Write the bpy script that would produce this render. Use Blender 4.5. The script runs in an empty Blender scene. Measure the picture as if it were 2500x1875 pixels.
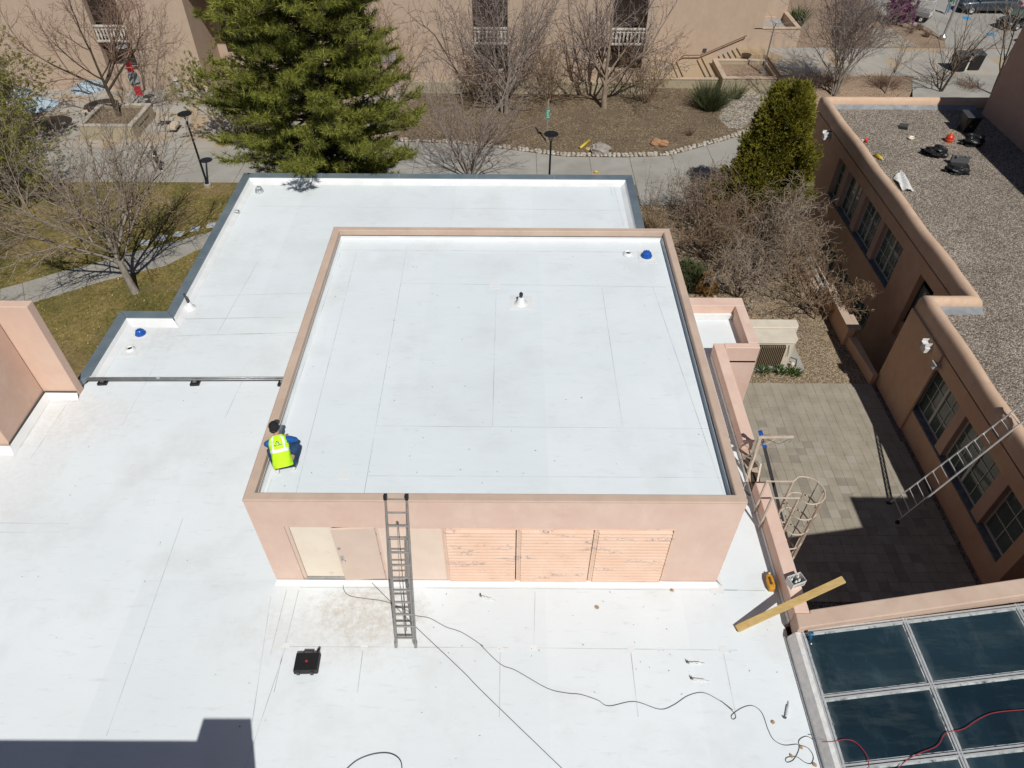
import bpy, math, random
import numpy as np
from mathutils import Vector, Matrix, Quaternion

scene = bpy.context.scene
RAD = math.radians

# ------------------------------------------------------------------ camera
cam_d = bpy.data.cameras.new('camera')
cam_d.sensor_width = 36.0
cam_d.lens = 24.966
cam_d.clip_start = 0.1
cam_d.clip_end = 2000
cam = bpy.data.objects.new('camera', cam_d)
scene.collection.objects.link(cam)
_r = Vector((0.99998491, 0.00269381, 0.00478761))
_u = Vector((-0.0053045, 0.70009334, 0.71403164))
_f = Vector((0.0014283, 0.71404626, -0.70009706))
cam.matrix_world = Matrix(((_r.x, _u.x, -_f.x, 5.304), (_r.y, _u.y, -_f.y, -8.408), (_r.z, _u.z, -_f.z, 23.694), (0, 0, 0, 1)))
scene.camera = cam

# ------------------------------------------------------------------ sky, sun, exposure
SUN_EL, SUN_AZ = 52.0, 19.0            # elevation; shadows fall 19 degrees to the left of straight ahead
world = bpy.data.worlds.new('World')
scene.world = world
world.use_nodes = True
wn = world.node_tree
bg = wn.nodes['Background']
sky = wn.nodes.new('ShaderNodeTexSky')
sky.sky_type = 'NISHITA'
sky.sun_disc = False
sky.sun_elevation = RAD(SUN_EL)
sky.sun_rotation = RAD(180 - SUN_AZ)
sky.altitude = 1500
sky.air_density = 1.0
sky.dust_density = 0.6
wn.links.new(sky.outputs[0], bg.inputs[0])
bg.inputs[1].default_value = 0.05
sun_d = bpy.data.lights.new('sun', 'SUN')
sun_d.energy = 4.3
sun_d.angle = RAD(0.53)
sun_d.color = (1.0, 0.975, 0.93)
sun = bpy.data.objects.new('sun', sun_d)
scene.collection.objects.link(sun)
_d = Vector((-math.sin(RAD(SUN_AZ)) * math.cos(RAD(SUN_EL)), math.cos(RAD(SUN_AZ)) * math.cos(RAD(SUN_EL)), -math.sin(RAD(SUN_EL))))
sun.rotation_euler = _d.to_track_quat('-Z', 'Y').to_euler()
scene.view_settings.view_transform = 'Standard'
scene.view_settings.look = 'None'
scene.view_settings.exposure = -0.12
scene.view_settings.gamma = 1.0
scene.view_settings.use_curve_mapping = False

# ------------------------------------------------------------------ helpers
COL = scene.collection
ORG = {}
RS = random.Random(7)


def tag(o, label=None, cat=None, group=None, kind=None):
    if label: o['label'] = label
    if cat: o['category'] = cat
    if group: o['group'] = group
    if kind: o['kind'] = kind
    return o


def thing(name, label, cat, loc=(0, 0, 0), group=None):
    o = bpy.data.objects.new(name, None)
    o.empty_display_size = 0.2
    COL.objects.link(o)
    o.location = loc
    ORG[o.name] = Vector(loc)
    return tag(o, label, cat, group)


def link_mesh(name, me, parent=None, **tags):
    """link mesh data whose vertices are in world space (or local to the parent's root)"""
    o = bpy.data.objects.new(name, me)
    COL.objects.link(o)
    if parent is not None:
        o.parent = parent
        ORG[o.name] = ORG[parent.name]
    else:
        ORG[o.name] = Vector((0, 0, 0))
    return tag(o, **tags)


def inst(name, me, parent, loc, rot=(0, 0, 0), scale=(1, 1, 1), **tags):
    """one more object on shared mesh data, placed at a world position"""
    o = bpy.data.objects.new(name, me)
    COL.objects.link(o)
    if parent is not None:
        o.parent = parent
        o.location = Vector(loc) - ORG[parent.name]
    else:
        o.location = loc
    o.rotation_euler = rot
    o.scale = scale
    return tag(o, **tags)


def copy_tree(o, parent=None):
    c = o.copy()
    COL.objects.link(c)
    c.parent = parent
    for ch in o.children:
        copy_tree(ch, c)
    return c


class MB:
    def __init__(self):
        self.v, self.f = [], []

    def add(self, vs, fs):
        b = len(self.v)
        self.v.extend(tuple(map(float, p)) for p in vs)
        self.f.extend(tuple(i + b for i in q) for q in fs)
        return self

    def quad(self, *pts):
        return self.add(pts, [tuple(range(len(pts)))])

    def bb(self, x0, x1, y0, y1, z0, z1):
        return self.add([(x0, y0, z0), (x1, y0, z0), (x1, y1, z0), (x0, y1, z0), (x0, y0, z1), (x1, y0, z1), (x1, y1, z1), (x0, y1, z1)],
                        [(3, 2, 1, 0), (4, 5, 6, 7), (0, 1, 5, 4), (1, 2, 6, 5), (2, 3, 7, 6), (3, 0, 4, 7)])

    def box(self, c, s, rz=0.0, rx=0.0, ry=0.0):
        m = Matrix.Rotation(rz, 3, 'Z') @ Matrix.Rotation(ry, 3, 'Y') @ Matrix.Rotation(rx, 3, 'X')
        vs = []
        for z in (-.5, .5):
            for x, y in ((-.5, -.5), (.5, -.5), (.5, .5), (-.5, .5)):
                vs.append(m @ Vector((x * s[0], y * s[1], z * s[2])) + Vector(c))
        return self.add(vs, [(3, 2, 1, 0), (4, 5, 6, 7), (0, 1, 5, 4), (1, 2, 6, 5), (2, 3, 7, 6), (3, 0, 4, 7)])

    def prism(self, poly, z0, z1):
        n = len(poly)
        a = sum(poly[i][0] * poly[(i + 1) % n][1] - poly[(i + 1) % n][0] * poly[i][1] for i in range(n))
        if a < 0: poly = list(poly)[::-1]
        vs = [(p[0], p[1], z0) for p in poly] + [(p[0], p[1], z1) for p in poly]
        fs = [tuple(range(n))[::-1], tuple(range(n, 2 * n))] + [(i, (i + 1) % n, (i + 1) % n + n, i + n) for i in range(n)]
        return self.add(vs, fs)

    def sheet(self, poly, z=None):
        n = len(poly)
        a = sum(poly[i][0] * poly[(i + 1) % n][1] - poly[(i + 1) % n][0] * poly[i][1] for i in range(n))
        if a < 0: poly = list(poly)[::-1]
        return self.add([(p[0], p[1], p[2] if z is None else z) for p in poly], [tuple(range(n))])

    def bar(self, a, b, w, h=None, up=(0, 0, 1)):
        h = w if h is None else h
        a, b = Vector(a), Vector(b)
        d = (b - a).normalized()
        up = Vector(up)
        if abs(d.dot(up)) > .98: up = Vector((0, 1, 0))
        s = d.cross(up).normalized()
        t = s.cross(d)
        vs = []
        for p in (a, b):
            for i, j in ((-.5, -.5), (.5, -.5), (.5, .5), (-.5, .5)):
                vs.append(p + s * (i * w) + t * (j * h))
        return self.add(vs, [(0, 1, 2, 3)[::-1], (4, 5, 6, 7), (0, 1, 5, 4), (1, 2, 6, 5), (2, 3, 7, 6), (3, 0, 4, 7)][0:1] + [(4, 5, 6, 7), (0, 1, 5, 4), (1, 2, 6, 5), (2, 3, 7, 6), (3, 0, 4, 7)])

    def tube(self, pts, r, n=8, closed=False, caps=True):
        pts = [Vector(p) for p in pts]
        k = len(pts)
        rs = list(r) if hasattr(r, '__len__') else [r] * k
        rings = []
        prev = None
        for i, p in enumerate(pts):
            if closed:
                d = pts[(i + 1) % k] - pts[i - 1]
            else:
                d = pts[min(i + 1, k - 1)] - pts[max(i - 1, 0)]
            d = d.normalized() if d.length > 1e-9 else Vector((0, 0, 1))
            if prev is None:
                s = d.orthogonal().normalized()
            else:
                s = prev - d * prev.dot(d)
                s = s.normalized() if s.length > 1e-6 else d.orthogonal().normalized()
            prev = s
            t = d.cross(s)
            rings.append([p + (s * math.cos(2 * math.pi * j / n) + t * math.sin(2 * math.pi * j / n)) * rs[i] for j in range(n)])
        vs = [v for ring in rings for v in ring]
        fs = []
        for i in range(k if closed else k - 1):
            for j in range(n):
                a, b = i * n + j, i * n + (j + 1) % n
                c, d = ((i + 1) % k) * n + (j + 1) % n, ((i + 1) % k) * n + j
                fs.append((a, b, c, d))
        if caps and not closed:
            fs.append(tuple(range(n))[::-1])
            fs.append(tuple((k - 1) * n + j for j in range(n)))
        return self.add(vs, fs)

    def lathe(self, c, prof, n=20, M=None):
        c = Vector(c)
        vs, fs = [], []
        for (r, z) in prof:
            for j in range(n):
                p = Vector((r * math.cos(2 * math.pi * j / n), r * math.sin(2 * math.pi * j / n), z))
                if M is not None: p = M @ p
                vs.append(c + p)
        for i in range(len(prof) - 1):
            for j in range(n):
                fs.append((i * n + j, i * n + (j + 1) % n, (i + 1) * n + (j + 1) % n, (i + 1) * n + j))
        fs.append(tuple(range(n))[::-1])
        fs.append(tuple((len(prof) - 1) * n + j for j in range(n)))
        return self.add(vs, fs)

    def blob(self, c, s, rough=.12, seed=0, nu=10, nv=7, rz=0.0, flat=None):
        rr = random.Random(seed)
        ph = [(rr.uniform(1, 4), rr.uniform(1, 4), rr.uniform(1, 4), rr.uniform(0, 6.3)) for _ in range(6)]
        vs, fs = [], []
        cz, sz = math.cos(rz), math.sin(rz)
        for i in range(nv + 1):
            th = math.pi * i / nv
            for j in range(nu):
                p = 2 * math.pi * j / nu
                d = (math.sin(th) * math.cos(p), math.sin(th) * math.sin(p), math.cos(th))
                k = 1 + rough * sum(math.sin(a * d[0] * 2 + b * d[1] * 2 + e * d[2] * 2 + q) for a, b, e, q in ph) / 2.2
                x, y, z = d[0] * s[0] * k, d[1] * s[1] * k, d[2] * s[2] * k
                if flat is not None: z = max(z, flat)
                vs.append((c[0] + x * cz - y * sz, c[1] + x * sz + y * cz, c[2] + z))
        for i in range(nv):
            for j in range(nu):
                fs.append((i * nu + j, (i + 1) * nu + j, (i + 1) * nu + (j + 1) % nu, i * nu + (j + 1) % nu))
        return self.add(vs, fs)

    def facade(self, o, ud, nd, w, z0, z1, openings, depth):
        """wall face from o along ud (length w); openings (u0,u1,za,zb) with reveals going inwards by depth"""
        o, ud, nd = Vector(o), Vector(ud), Vector(nd)
        us = sorted({0.0, w} | {x for q in openings for x in q[:2]})
        zs = sorted({z0, z1} | {x for q in openings for x in q[2:4]})
        pt = lambda u, z, d=0.0: Vector((o.x, o.y, 0)) + ud * u - nd * d + Vector((0, 0, z))
        for i in range(len(us) - 1):
            for j in range(len(zs) - 1):
                um, zm = (us[i] + us[i + 1]) / 2, (zs[j] + zs[j + 1]) / 2
                if any(q[0] < um < q[1] and q[2] < zm < q[3] for q in openings): continue
                self.quad(pt(us[i], zs[j]), pt(us[i + 1], zs[j]), pt(us[i + 1], zs[j + 1]), pt(us[i], zs[j + 1]))
        for u0, u1, za, zb in [q[:4] for q in openings]:
            self.quad(pt(u0, za), pt(u1, za), pt(u1, za, depth), pt(u0, za, depth))
            self.quad(pt(u0, zb, depth), pt(u1, zb, depth), pt(u1, zb), pt(u0, zb))
            self.quad(pt(u0, za), pt(u0, za, depth), pt(u0, zb, depth), pt(u0, zb))
            self.quad(pt(u1, za, depth), pt(u1, za), pt(u1, zb), pt(u1, zb, depth))
        return self

    def sweep(self, prof, path, closed=False):
        """extrude an open profile [(n,z)] (n to the right of travel) along a mitred plan path"""
        k, m = len(path), len(prof)
        vs, fs = [], []
        for i in range(k):
            p = Vector(path[i][:2])
            d0 = (p - Vector(path[i - 1][:2])).normalized() if (i > 0 or closed) else None
            d1 = (Vector(path[(i + 1) % k][:2]) - p).normalized() if (i < k - 1 or closed) else None
            if d0 is None: d0 = d1
            if d1 is None: d1 = d0
            n0, n1 = Vector((d0.y, -d0.x)), Vector((d1.y, -d1.x))
            b = (n0 + n1)
            b = b / max(1e-6, (1 + n0.dot(n1)))
            for (n, z) in prof:
                vs.append((p.x + b.x * n, p.y + b.y * n, z))
        for i in range(k if closed else k - 1):
            for j in range(m - 1):
                a, c = i * m + j, ((i + 1) % k) * m + j
                fs.append((a, c, c + 1, a + 1))
        if not closed:
            fs.append(tuple(range(m)))
            fs.append(tuple((k - 1) * m + j for j in range(m))[::-1])
        return self.add(vs, fs)

    def mesh(self, name, mat, smooth=False, org=(0, 0, 0)):
        me = bpy.data.meshes.new(name)
        o = Vector(org)
        me.from_pydata([(p[0] - o.x, p[1] - o.y, p[2] - o.z) for p in self.v], [], self.f)
        if mat is not None: me.materials.append(mat)
        if smooth:
            me.polygons.foreach_set('use_smooth', [True] * len(me.polygons))
        me.update()
        return me

    def build(self, name, mat, parent=None, smooth=False, bevel=0.0, **tags):
        org = ORG[parent.name] if parent is not None else (0, 0, 0)
        o = link_mesh(name, self.mesh(name, mat, smooth, org), parent, **tags)
        if bevel:
            md = o.modifiers.new('bevel', 'BEVEL')
            md.width = bevel
            md.segments = 2
            md.limit_method = 'ANGLE'
            md.angle_limit = RAD(40)
        return o


def fast_mesh(name, verts, faces, mat, parent=None, smooth=False, **tags):
    """numpy verts (n,3) and faces (m,k) with one k"""
    verts = np.asarray(verts, dtype=np.float32)
    faces = np.asarray(faces, dtype=np.int32)
    if parent is not None:
        verts = verts - np.array(ORG[parent.name], dtype=np.float32)
    me = bpy.data.meshes.new(name)
    k = faces.shape[1]
    me.vertices.add(len(verts))
    me.vertices.foreach_set('co', verts.ravel())
    me.loops.add(faces.size)
    me.loops.foreach_set('vertex_index', faces.ravel())
    me.polygons.add(len(faces))
    me.polygons.foreach_set('loop_start', np.arange(0, faces.size, k, dtype=np.int32))
    me.polygons.foreach_set('loop_total', np.full(len(faces), k, dtype=np.int32))
    if smooth: me.polygons.foreach_set('use_smooth', np.ones(len(faces), dtype=bool))
    me.materials.append(mat)
    me.update(calc_edges=True)
    return link_mesh(name, me, parent, **tags)


# ------------------------------------------------------------------ materials
def new_mat(name):
    m = bpy.data.materials.new(name)
    m.use_nodes = True
    nt = m.node_tree
    return m, nt, nt.nodes['Principled BSDF']


def nd(nt, t, **kw):
    n = nt.nodes.new(t)
    for k, v in kw.items():
        if k.startswith('i_'):
            key = k[2:].replace('_', ' ')
            n.inputs[int(key) if key.isdigit() else key].default_value = v
        else:
            setattr(n, k, v)
    return n


def ramp(nt, stops, interp='LINEAR'):
    n = nt.nodes.new('ShaderNodeValToRGB')
    e = n.color_ramp.elements
    n.color_ramp.interpolation = interp
    while len(e) < len(stops): e.new(0.5)
    for i, (p, c) in enumerate(stops):
        e[i].position = p
        e[i].color = (*c, 1) if len(c) == 3 else c
    return n


def wpos(nt, scale=(1, 1, 1), rot=(0, 0, 0)):
    g = nt.nodes.new('ShaderNodeNewGeometry')
    mp = nt.nodes.new('ShaderNodeMapping')
    mp.inputs['Scale'].default_value = scale
    mp.inputs['Rotation'].default_value = rot
    nt.links.new(g.outputs['Position'], mp.inputs['Vector'])
    return mp.outputs[0]


def noise(nt, vec, scale, detail=4, rough=.55, out='Fac'):
    n = nd(nt, 'ShaderNodeTexNoise')
    n.inputs['Scale'].default_value = scale
    n.inputs['Detail'].default_value = detail
    n.inputs['Roughness'].default_value = rough
    nt.links.new(vec, n.inputs['Vector'])
    return n.outputs[out]


def mixc(nt, fac, a, b, mode='MIX'):
    n = nt.nodes.new('ShaderNodeMix')
    n.data_type = 'RGBA'
    n.blend_type = mode
    for s, v in ((n.inputs[0], fac), (n.inputs[6], a), (n.inputs[7], b)):
        if hasattr(v, 'is_linked'): nt.links.new(v, s)
        elif isinstance(v, (int, float)): s.default_value = v
        else: s.default_value = (*v, 1)
    return n.outputs[2]


def bump(nt, b, h, strength=.3, dist=.01):
    n = nt.nodes.new('ShaderNodeBump')
    n.inputs['Strength'].default_value = strength
    n.inputs['Distance'].default_value = dist
    nt.links.new(h, n.inputs['Height'])
    nt.links.new(n.outputs[0], b.inputs['Normal'])


def M(name, c1, c2=None, scale=3.0, rough=.8, metal=0.0, bs=0.0, bscale=40.0, bdist=.01, spots=None, detail=5, lo=.35, hi=.65, spec=.3, stretch=(1, 1, 1)):
    """two-tone noise material with fine relief; spots=(colour, scale, threshold, softness)"""
    m, nt, b = new_mat(name)
    v = wpos(nt, stretch)
    if c2 is None: c2 = tuple(x * .85 for x in c1)
    r = ramp(nt, [(lo, c1), (hi, c2)])
    nt.links.new(noise(nt, v, scale, detail), r.inputs[0])
    col = r.outputs[0]
    if spots:
        for (sc, ss, th, so) in spots:
            rr = ramp(nt, [(th, (0, 0, 0)), (min(1, th + so), (1, 1, 1))])
            nt.links.new(noise(nt, v, ss, 6, .6), rr.inputs[0])
            col = mixc(nt, rr.outputs[0], col, sc)
    nt.links.new(col, b.inputs['Base Color'])
    b.inputs['Roughness'].default_value = rough
    b.inputs['Metallic'].default_value = metal
    b.inputs['Specular IOR Level'].default_value = spec
    if bs: bump(nt, b, noise(nt, v, bscale, 3), bs, bdist)
    return m


def plain(name, c, rough=.5, metal=0.0, spec=.5, **kw):
    return M(name, c, tuple(x * .82 for x in c), scale=kw.pop('scale', 9.0), rough=rough, metal=metal, spec=spec, **kw)


def gravel_mat(name, cols, scale=22.0, bdist=.03, patch=None):
    """pebbles: one colour per cell, dark gaps, relief; patch = (colour, scale, thr)"""
    m, nt, b = new_mat(name)
    v = wpos(nt)
    vo = nd(nt, 'ShaderNodeTexVoronoi', feature='F1')
    vo.inputs['Scale'].default_value = scale
    nt.links.new(v, vo.inputs['Vector'])
    sp = nt.nodes.new('ShaderNodeSeparateColor')
    nt.links.new(vo.outputs['Color'], sp.inputs[0])
    k = len(cols)
    r = ramp(nt, [((i + .5) / k, c) for i, c in enumerate(cols)], 'CONSTANT')
    nt.links.new(sp.outputs[0], r.inputs[0])
    de = nd(nt, 'ShaderNodeTexVoronoi', feature='DISTANCE_TO_EDGE')
    de.inputs['Scale'].default_value = scale
    nt.links.new(v, de.inputs['Vector'])
    gap = ramp(nt, [(0.0, (.25, .25, .25)), (.12, (1, 1, 1))])
    nt.links.new(de.outputs['Distance'], gap.inputs[0])
    col = mixc(nt, 1.0, r.outputs[0], gap.outputs[0], 'MULTIPLY')
    big = ramp(nt, [(.3, (.8, .8, .8)), (.7, (1.08, 1.08, 1.08))])
    nt.links.new(noise(nt, v, .5, 4), big.inputs[0])
    col = mixc(nt, 1.0, col, big.outputs[0], 'MULTIPLY')
    if patch:
        pr = ramp(nt, [(patch[2], (0, 0, 0)), (patch[2] + .12, (1, 1, 1))])
        nt.links.new(noise(nt, v, patch[1], 6, .6), pr.inputs[0])
        col = mixc(nt, pr.outputs[0], col, patch[0])
    nt.links.new(col, b.inputs['Base Color'])
    b.inputs['Roughness'].default_value = .9
    b.inputs['Specular IOR Level'].default_value = .2
    inv = ramp(nt, [(0.0, (1, 1, 1)), (.6, (0, 0, 0))])
    nt.links.new(vo.outputs['Distance'], inv.inputs[0])
    bump(nt, b, inv.outputs[0], .9, bdist)
    return m


MT = {}
# surfaces
def stucco(name, c1, c2, stain=None, fine=30.0):
    m, nt, b = new_mat(name)
    v = wpos(nt)
    vs = wpos(nt, (1, 1, .75))
    r = ramp(nt, [(.32, c1), (.68, c2)])
    nt.links.new(noise(nt, v, .9, 5, .55), r.inputs[0])
    r2 = ramp(nt, [(.35, (.965, .965, .965)), (.65, (1.025, 1.025, 1.025))])
    nt.links.new(noise(nt, vs, 3.2, 6, .62), r2.inputs[0])
    col = mixc(nt, 1.0, r.outputs[0], r2.outputs[0], 'MULTIPLY')
    if stain:
        r3 = ramp(nt, [(.52, (0, 0, 0)), (.72, (.6, .6, .6))])
        nt.links.new(noise(nt, vs, 1.7, 7, .68), r3.inputs[0])
        col = mixc(nt, r3.outputs[0], col, stain)
    sc_ = ramp(nt, [(.70, (0, 0, 0)), (.76, (.35, .35, .35))])
    nt.links.new(noise(nt, wpos(nt, (1, 1, 2.5), (.3, .5, 0)), 4.0, 8, .8), sc_.inputs[0])
    col = mixc(nt, sc_.outputs[0], col, tuple(min(1, x * 1.22 + .03) for x in c2))
    dk_ = ramp(nt, [(.69, (0, 0, 0)), (.74, (.3, .3, .3))])
    nt.links.new(noise(nt, wpos(nt, (3.5, 3.5, .5)), 2.2, 8, .8), dk_.inputs[0])
    col = mixc(nt, dk_.outputs[0], col, tuple(x * .6 for x in c1))
    nt.links.new(col, b.inputs['Base Color'])
    b.inputs['Roughness'].default_value = .92
    b.inputs['Specular IOR Level'].default_value = .15
    bump(nt, b, noise(nt, v, fine, 4, .6), .2, .01)
    return m


def membrane_mat():
    m, nt, b = new_mat('white_roof_membrane')
    v = wpos(nt)
    vs = wpos(nt, (.45, 1.7, 1), (0, 0, .25))
    r = ramp(nt, [(.3, (.70, .745, .76)), (.7, (.75, .795, .81))])
    nt.links.new(noise(nt, v, .35, 6, .6), r.inputs[0])
    bk = nd(nt, 'ShaderNodeTexBrick')
    bk.offset = .4
    for k_, v_ in (('Color1', (.965, .97, .97, 1)), ('Color2', (1.02, 1.015, 1.01, 1)), ('Mortar', (1, 1, 1, 1)), ('Scale', 1.0), ('Mortar Size', .004), ('Brick Width', 9.1), ('Row Height', 3.05)): bk.inputs[k_].default_value = v_
    nt.links.new(wpos(nt, (1, 1, 1), (0, 0, RAD(90))), bk.inputs['Vector'])
    base_ = mixc(nt, 1.0, r.outputs[0], bk.outputs['Color'], 'MULTIPLY')
    # broad dirt washes
    d = ramp(nt, [(.5, (0, 0, 0)), (.78, (.5, .5, .5))])
    nt.links.new(noise(nt, v, .5, 8, .66), d.inputs[0])
    col = mixc(nt, d.outputs[0], base_, (.56, .555, .53))
    # scuffs
    s = ramp(nt, [(.57, (0, 0, 0)), (.72, (.42, .42, .42))])
    nt.links.new(noise(nt, vs, 4.5, 8, .72), s.inputs[0])
    col = mixc(nt, s.outputs[0], col, (.54, .55, .54))
    s2 = ramp(nt, [(.665, (0, 0, 0)), (.73, (.5, .5, .5))])
    nt.links.new(noise(nt, vs, 13, 5, .7), s2.inputs[0])
    col = mixc(nt, s2.outputs[0], col, (.42, .42, .41))
    # dried mud in front of the door and along the tower foot: stains with a shape of their own
    for (cx, cy, rx, ry, c, k) in ((2.2, -.75, 1.15, .75, (.42, .35, .26), .6), (1.6, -1.2, 1.9, .8, (.53, .50, .45), .4), (-6.6, 5.0, 1.6, .9, (.58, .52, .47), .35), (-7.2, 3.2, 1.0, 2.4, (.60, .58, .54), .35), (-5.8, 8.4, 1.3, .8, (.56, .54, .49), .4)):
        g = nt.nodes.new('ShaderNodeNewGeometry')
        mp = nd(nt, 'ShaderNodeMapping', vector_type='POINT')
        mp.inputs['Location'].default_value = (-cx / rx, -cy / ry, 0)
        mp.inputs['Scale'].default_value = (1 / rx, 1 / ry, 0)
        nt.links.new(g.outputs['Position'], mp.inputs[0])
        ln = nd(nt, 'ShaderNodeVectorMath', operation='LENGTH')
        nt.links.new(mp.outputs[0], ln.inputs[0])
        nn = nd(nt, 'ShaderNodeMath', operation='MULTIPLY_ADD')
        nt.links.new(noise(nt, v, 3.4, 10, .8), nn.inputs[0])
        nn.inputs[1].default_value = -2.4
        nt.links.new(ln.outputs['Value'], nn.inputs[2])
        sh_ = nd(nt, 'ShaderNodeMath', operation='ADD')
        sh_.inputs[1].default_value = .55
        nt.links.new(nn.outputs[0], sh_.inputs[0])
        rr = ramp(nt, [(0.0, (k, k, k)), (.2, (k * .55, k * .55, k * .55)), (.62, (0, 0, 0))])
        nt.links.new(sh_.outputs[0], rr.inputs[0])
        br_ = ramp(nt, [(.38, (.15, .15, .15)), (.62, (1, 1, 1))])
        nt.links.new(noise(nt, v, 7, 8, .75), br_.inputs[0])
        col = mixc(nt, mixc(nt, 1.0, rr.outputs[0], br_.outputs[0], 'MULTIPLY'), col, c)
    nt.links.new(col, b.inputs['Base Color'])
    b.inputs['Roughness'].default_value = .55
    b.inputs['Specular IOR Level'].default_value = .25
    bump(nt, b, noise(nt, vs, 2.2, 5, .6), .25, .02)
    return m


MT['membrane'] = membrane_mat()
MT['flashing'] = M('white_flashing', (.76, .77, .765), (.68, .69, .68), 1.5, .5, bs=.15, bscale=6, bdist=.02)
MT['seam'] = M('membrane_seam_edge', (.36, .38, .38), (.64, .67, .67), 1.2, .7, lo=.32, hi=.62)
MT['pink'] = stucco('pink_stucco', (.66, .465, .38), (.71, .53, .435), (.75, .60, .49))
MT['pinktop'] = stucco('weathered_pink_stucco_cap', (.52, .38, .295), (.58, .44, .345), (.44, .33, .26))
MT['tower'] = stucco('tower_stucco', (.64, .44, .34), (.68, .49, .385), (.70, .54, .44))
MT['tan'] = stucco('tan_stucco', (.465, .355, .265), (.495, .385, .295), (.43, .335, .26))
MT['plinth'] = stucco('grey_green_plinth', (.36, .31, .21), (.40, .34, .24))
MT['adobe'] = stucco('adobe_stucco', (.56, .355, .235), (.60, .405, .275), (.49, .31, .2))
MT['adobecap'] = stucco('adobe_parapet_stucco', (.57, .395, .275), (.62, .445, .32), (.46, .32, .23))
MT['mauve'] = stucco('mauve_stucco', (.50, .33, .25), (.54, .37, .29))
MT['coping'] = M('blue_grey_metal_coping', (.16, .205, .235), (.22, .265, .29), 1.2, .45, .35, bs=.1, bscale=3, bdist=.02)
MT['copingseam'] = plain('coping_joint', (.34, .39, .41), .4, .4)
MT['concrete'] = M('concrete_walk', (.30, .285, .25), (.36, .345, .31), .7, .9, bs=.2, bscale=60, spots=[((.25, .235, .205), .35, .52, .2), ((.22, .2, .18), 9, .66, .1)])
MT['paver'] = M('concrete_paver', (.285, .25, .195), (.345, .31, .245), 1.3, .95, bs=.35, bscale=50, spots=[((.36, .33, .27), .8, .6, .15), ((.2, .18, .145), 4, .62, .15)])
MT['plaza'] = M('buff_plaza_paving', (.40, .295, .185), (.36, .30, .22), .35, .9, bs=.2, bscale=30, spots=[((.33, .315, .285), .22, .5, .06), ((.47, .32, .17), .6, .6, .1)])
MT['asphalt'] = M('parking_concrete', (.27, .255, .235), (.33, .315, .285), .5, .9, bs=.2, bscale=50)
MT['soil'] = gravel_mat('brown_mulch_bed', [(.20, .145, .09), (.25, .19, .125), (.33, .26, .175), (.16, .115, .07), (.23, .175, .105)], 11, .03, patch=((.155, .11, .075), .6, .54))
MT['dirt'] = gravel_mat('pinkish_dirt', [(.38, .27, .19), (.34, .245, .165), (.41, .30, .215)], 9, .02, patch=((.30, .21, .15), .5, .55))
MT['gravelbed'] = gravel_mat('pale_gravel_bed', [(.45, .40, .32), (.33, .29, .23), (.24, .2, .16), (.52, .47, .39), (.38, .33, .26)], 7, .05)
MT['sidegravel'] = gravel_mat('tan_pea_gravel', [(.40, .31, .205), (.30, .225, .145), (.46, .365, .25), (.24, .175, .115), (.36, .28, .185)], 13, .04, patch=((.40, .29, .18), .8, .6))
MT['darkgravel'] = gravel_mat('grey_gravel_pit', [(.2, .18, .155), (.26, .23, .2), (.15, .135, .12)], 10, .04)
MT['roofgravel'] = gravel_mat('roof_ballast_gravel', [(.40, .34, .275), (.30, .25, .2), (.50, .44, .37), (.2, .165, .135), (.36, .30, .245), (.28, .235, .19), (.45, .375, .295)], 13, .05)


def lawn_mat():
    m, nt, b = new_mat('spring_lawn')
    v = wpos(nt)
    f = wpos(nt, (1, .7, 1))
    r = ramp(nt, [(.3, (.10, .105, .032)), (.48, (.19, .165, .058)), (.62, (.29, .225, .095))])
    nt.links.new(noise(nt, v, .38, 7, .66), r.inputs[0])
    r2 = ramp(nt, [(.32, (.42, .42, .38)), (.68, (1.5, 1.42, 1.3))])
    nt.links.new(noise(nt, f, 5.5, 8, .75), r2.inputs[0])
    col = mixc(nt, 1.0, r.outputs[0], r2.outputs[0], 'MULTIPLY')
    s = ramp(nt, [(.66, (0, 0, 0)), (.72, (.8, .8, .8))])
    nt.links.new(noise(nt, v, 5, 4, .6), s.inputs[0])
    col = mixc(nt, s.outputs[0], col, (.32, .25, .12))
    dr = ramp(nt, [(.5, (0, 0, 0)), (.62, (.9, .9, .9))])
    nt.links.new(noise(nt, v, .17, 5, .6), dr.inputs[0])
    col = mixc(nt, dr.outputs[0], col, (.24, .165, .095))
    nt.links.new(col, b.inputs['Base Color'])
    b.inputs['Roughness'].default_value = .95
    b.inputs['Specular IOR Level'].default_value = .1
    bump(nt, b, noise(nt, f, 14, 4, .7), 1.0, .08)
    return m


MT['lawn'] = lawn_mat()


def glass_mat(name, c, rough=.08, dust=None):
    m, nt, b = new_mat(name)
    v = wpos(nt)
    r = ramp(nt, [(.35, c), (.65, tuple(x * 1.5 for x in c))])
    nt.links.new(noise(nt, v, .8, 4), r.inputs[0])
    col = r.outputs[0]
    if dust:
        d = ramp(nt, [(.52, (0, 0, 0)), (.85, (.35, .35, .35))])
        nt.links.new(noise(nt, wpos(nt, (1, .5, 1), (0, 0, .4)), 1.6, 8, .7), d.inputs[0])
        col = mixc(nt, d.outputs[0], col, dust)
    nt.links.new(col, b.inputs['Base Color'])
    b.inputs['Roughness'].default_value = rough
    b.inputs['Specular IOR Level'].default_value = .5
    b.inputs['Coat Weight'].default_value = .3
    return m


MT['glass'] = glass_mat('window_glass', (.07, .095, .085), .06)
MT['skyglass'] = glass_mat('skylight_glass', (.010, .022, .029), .1, (.11, .14, .145))


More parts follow.
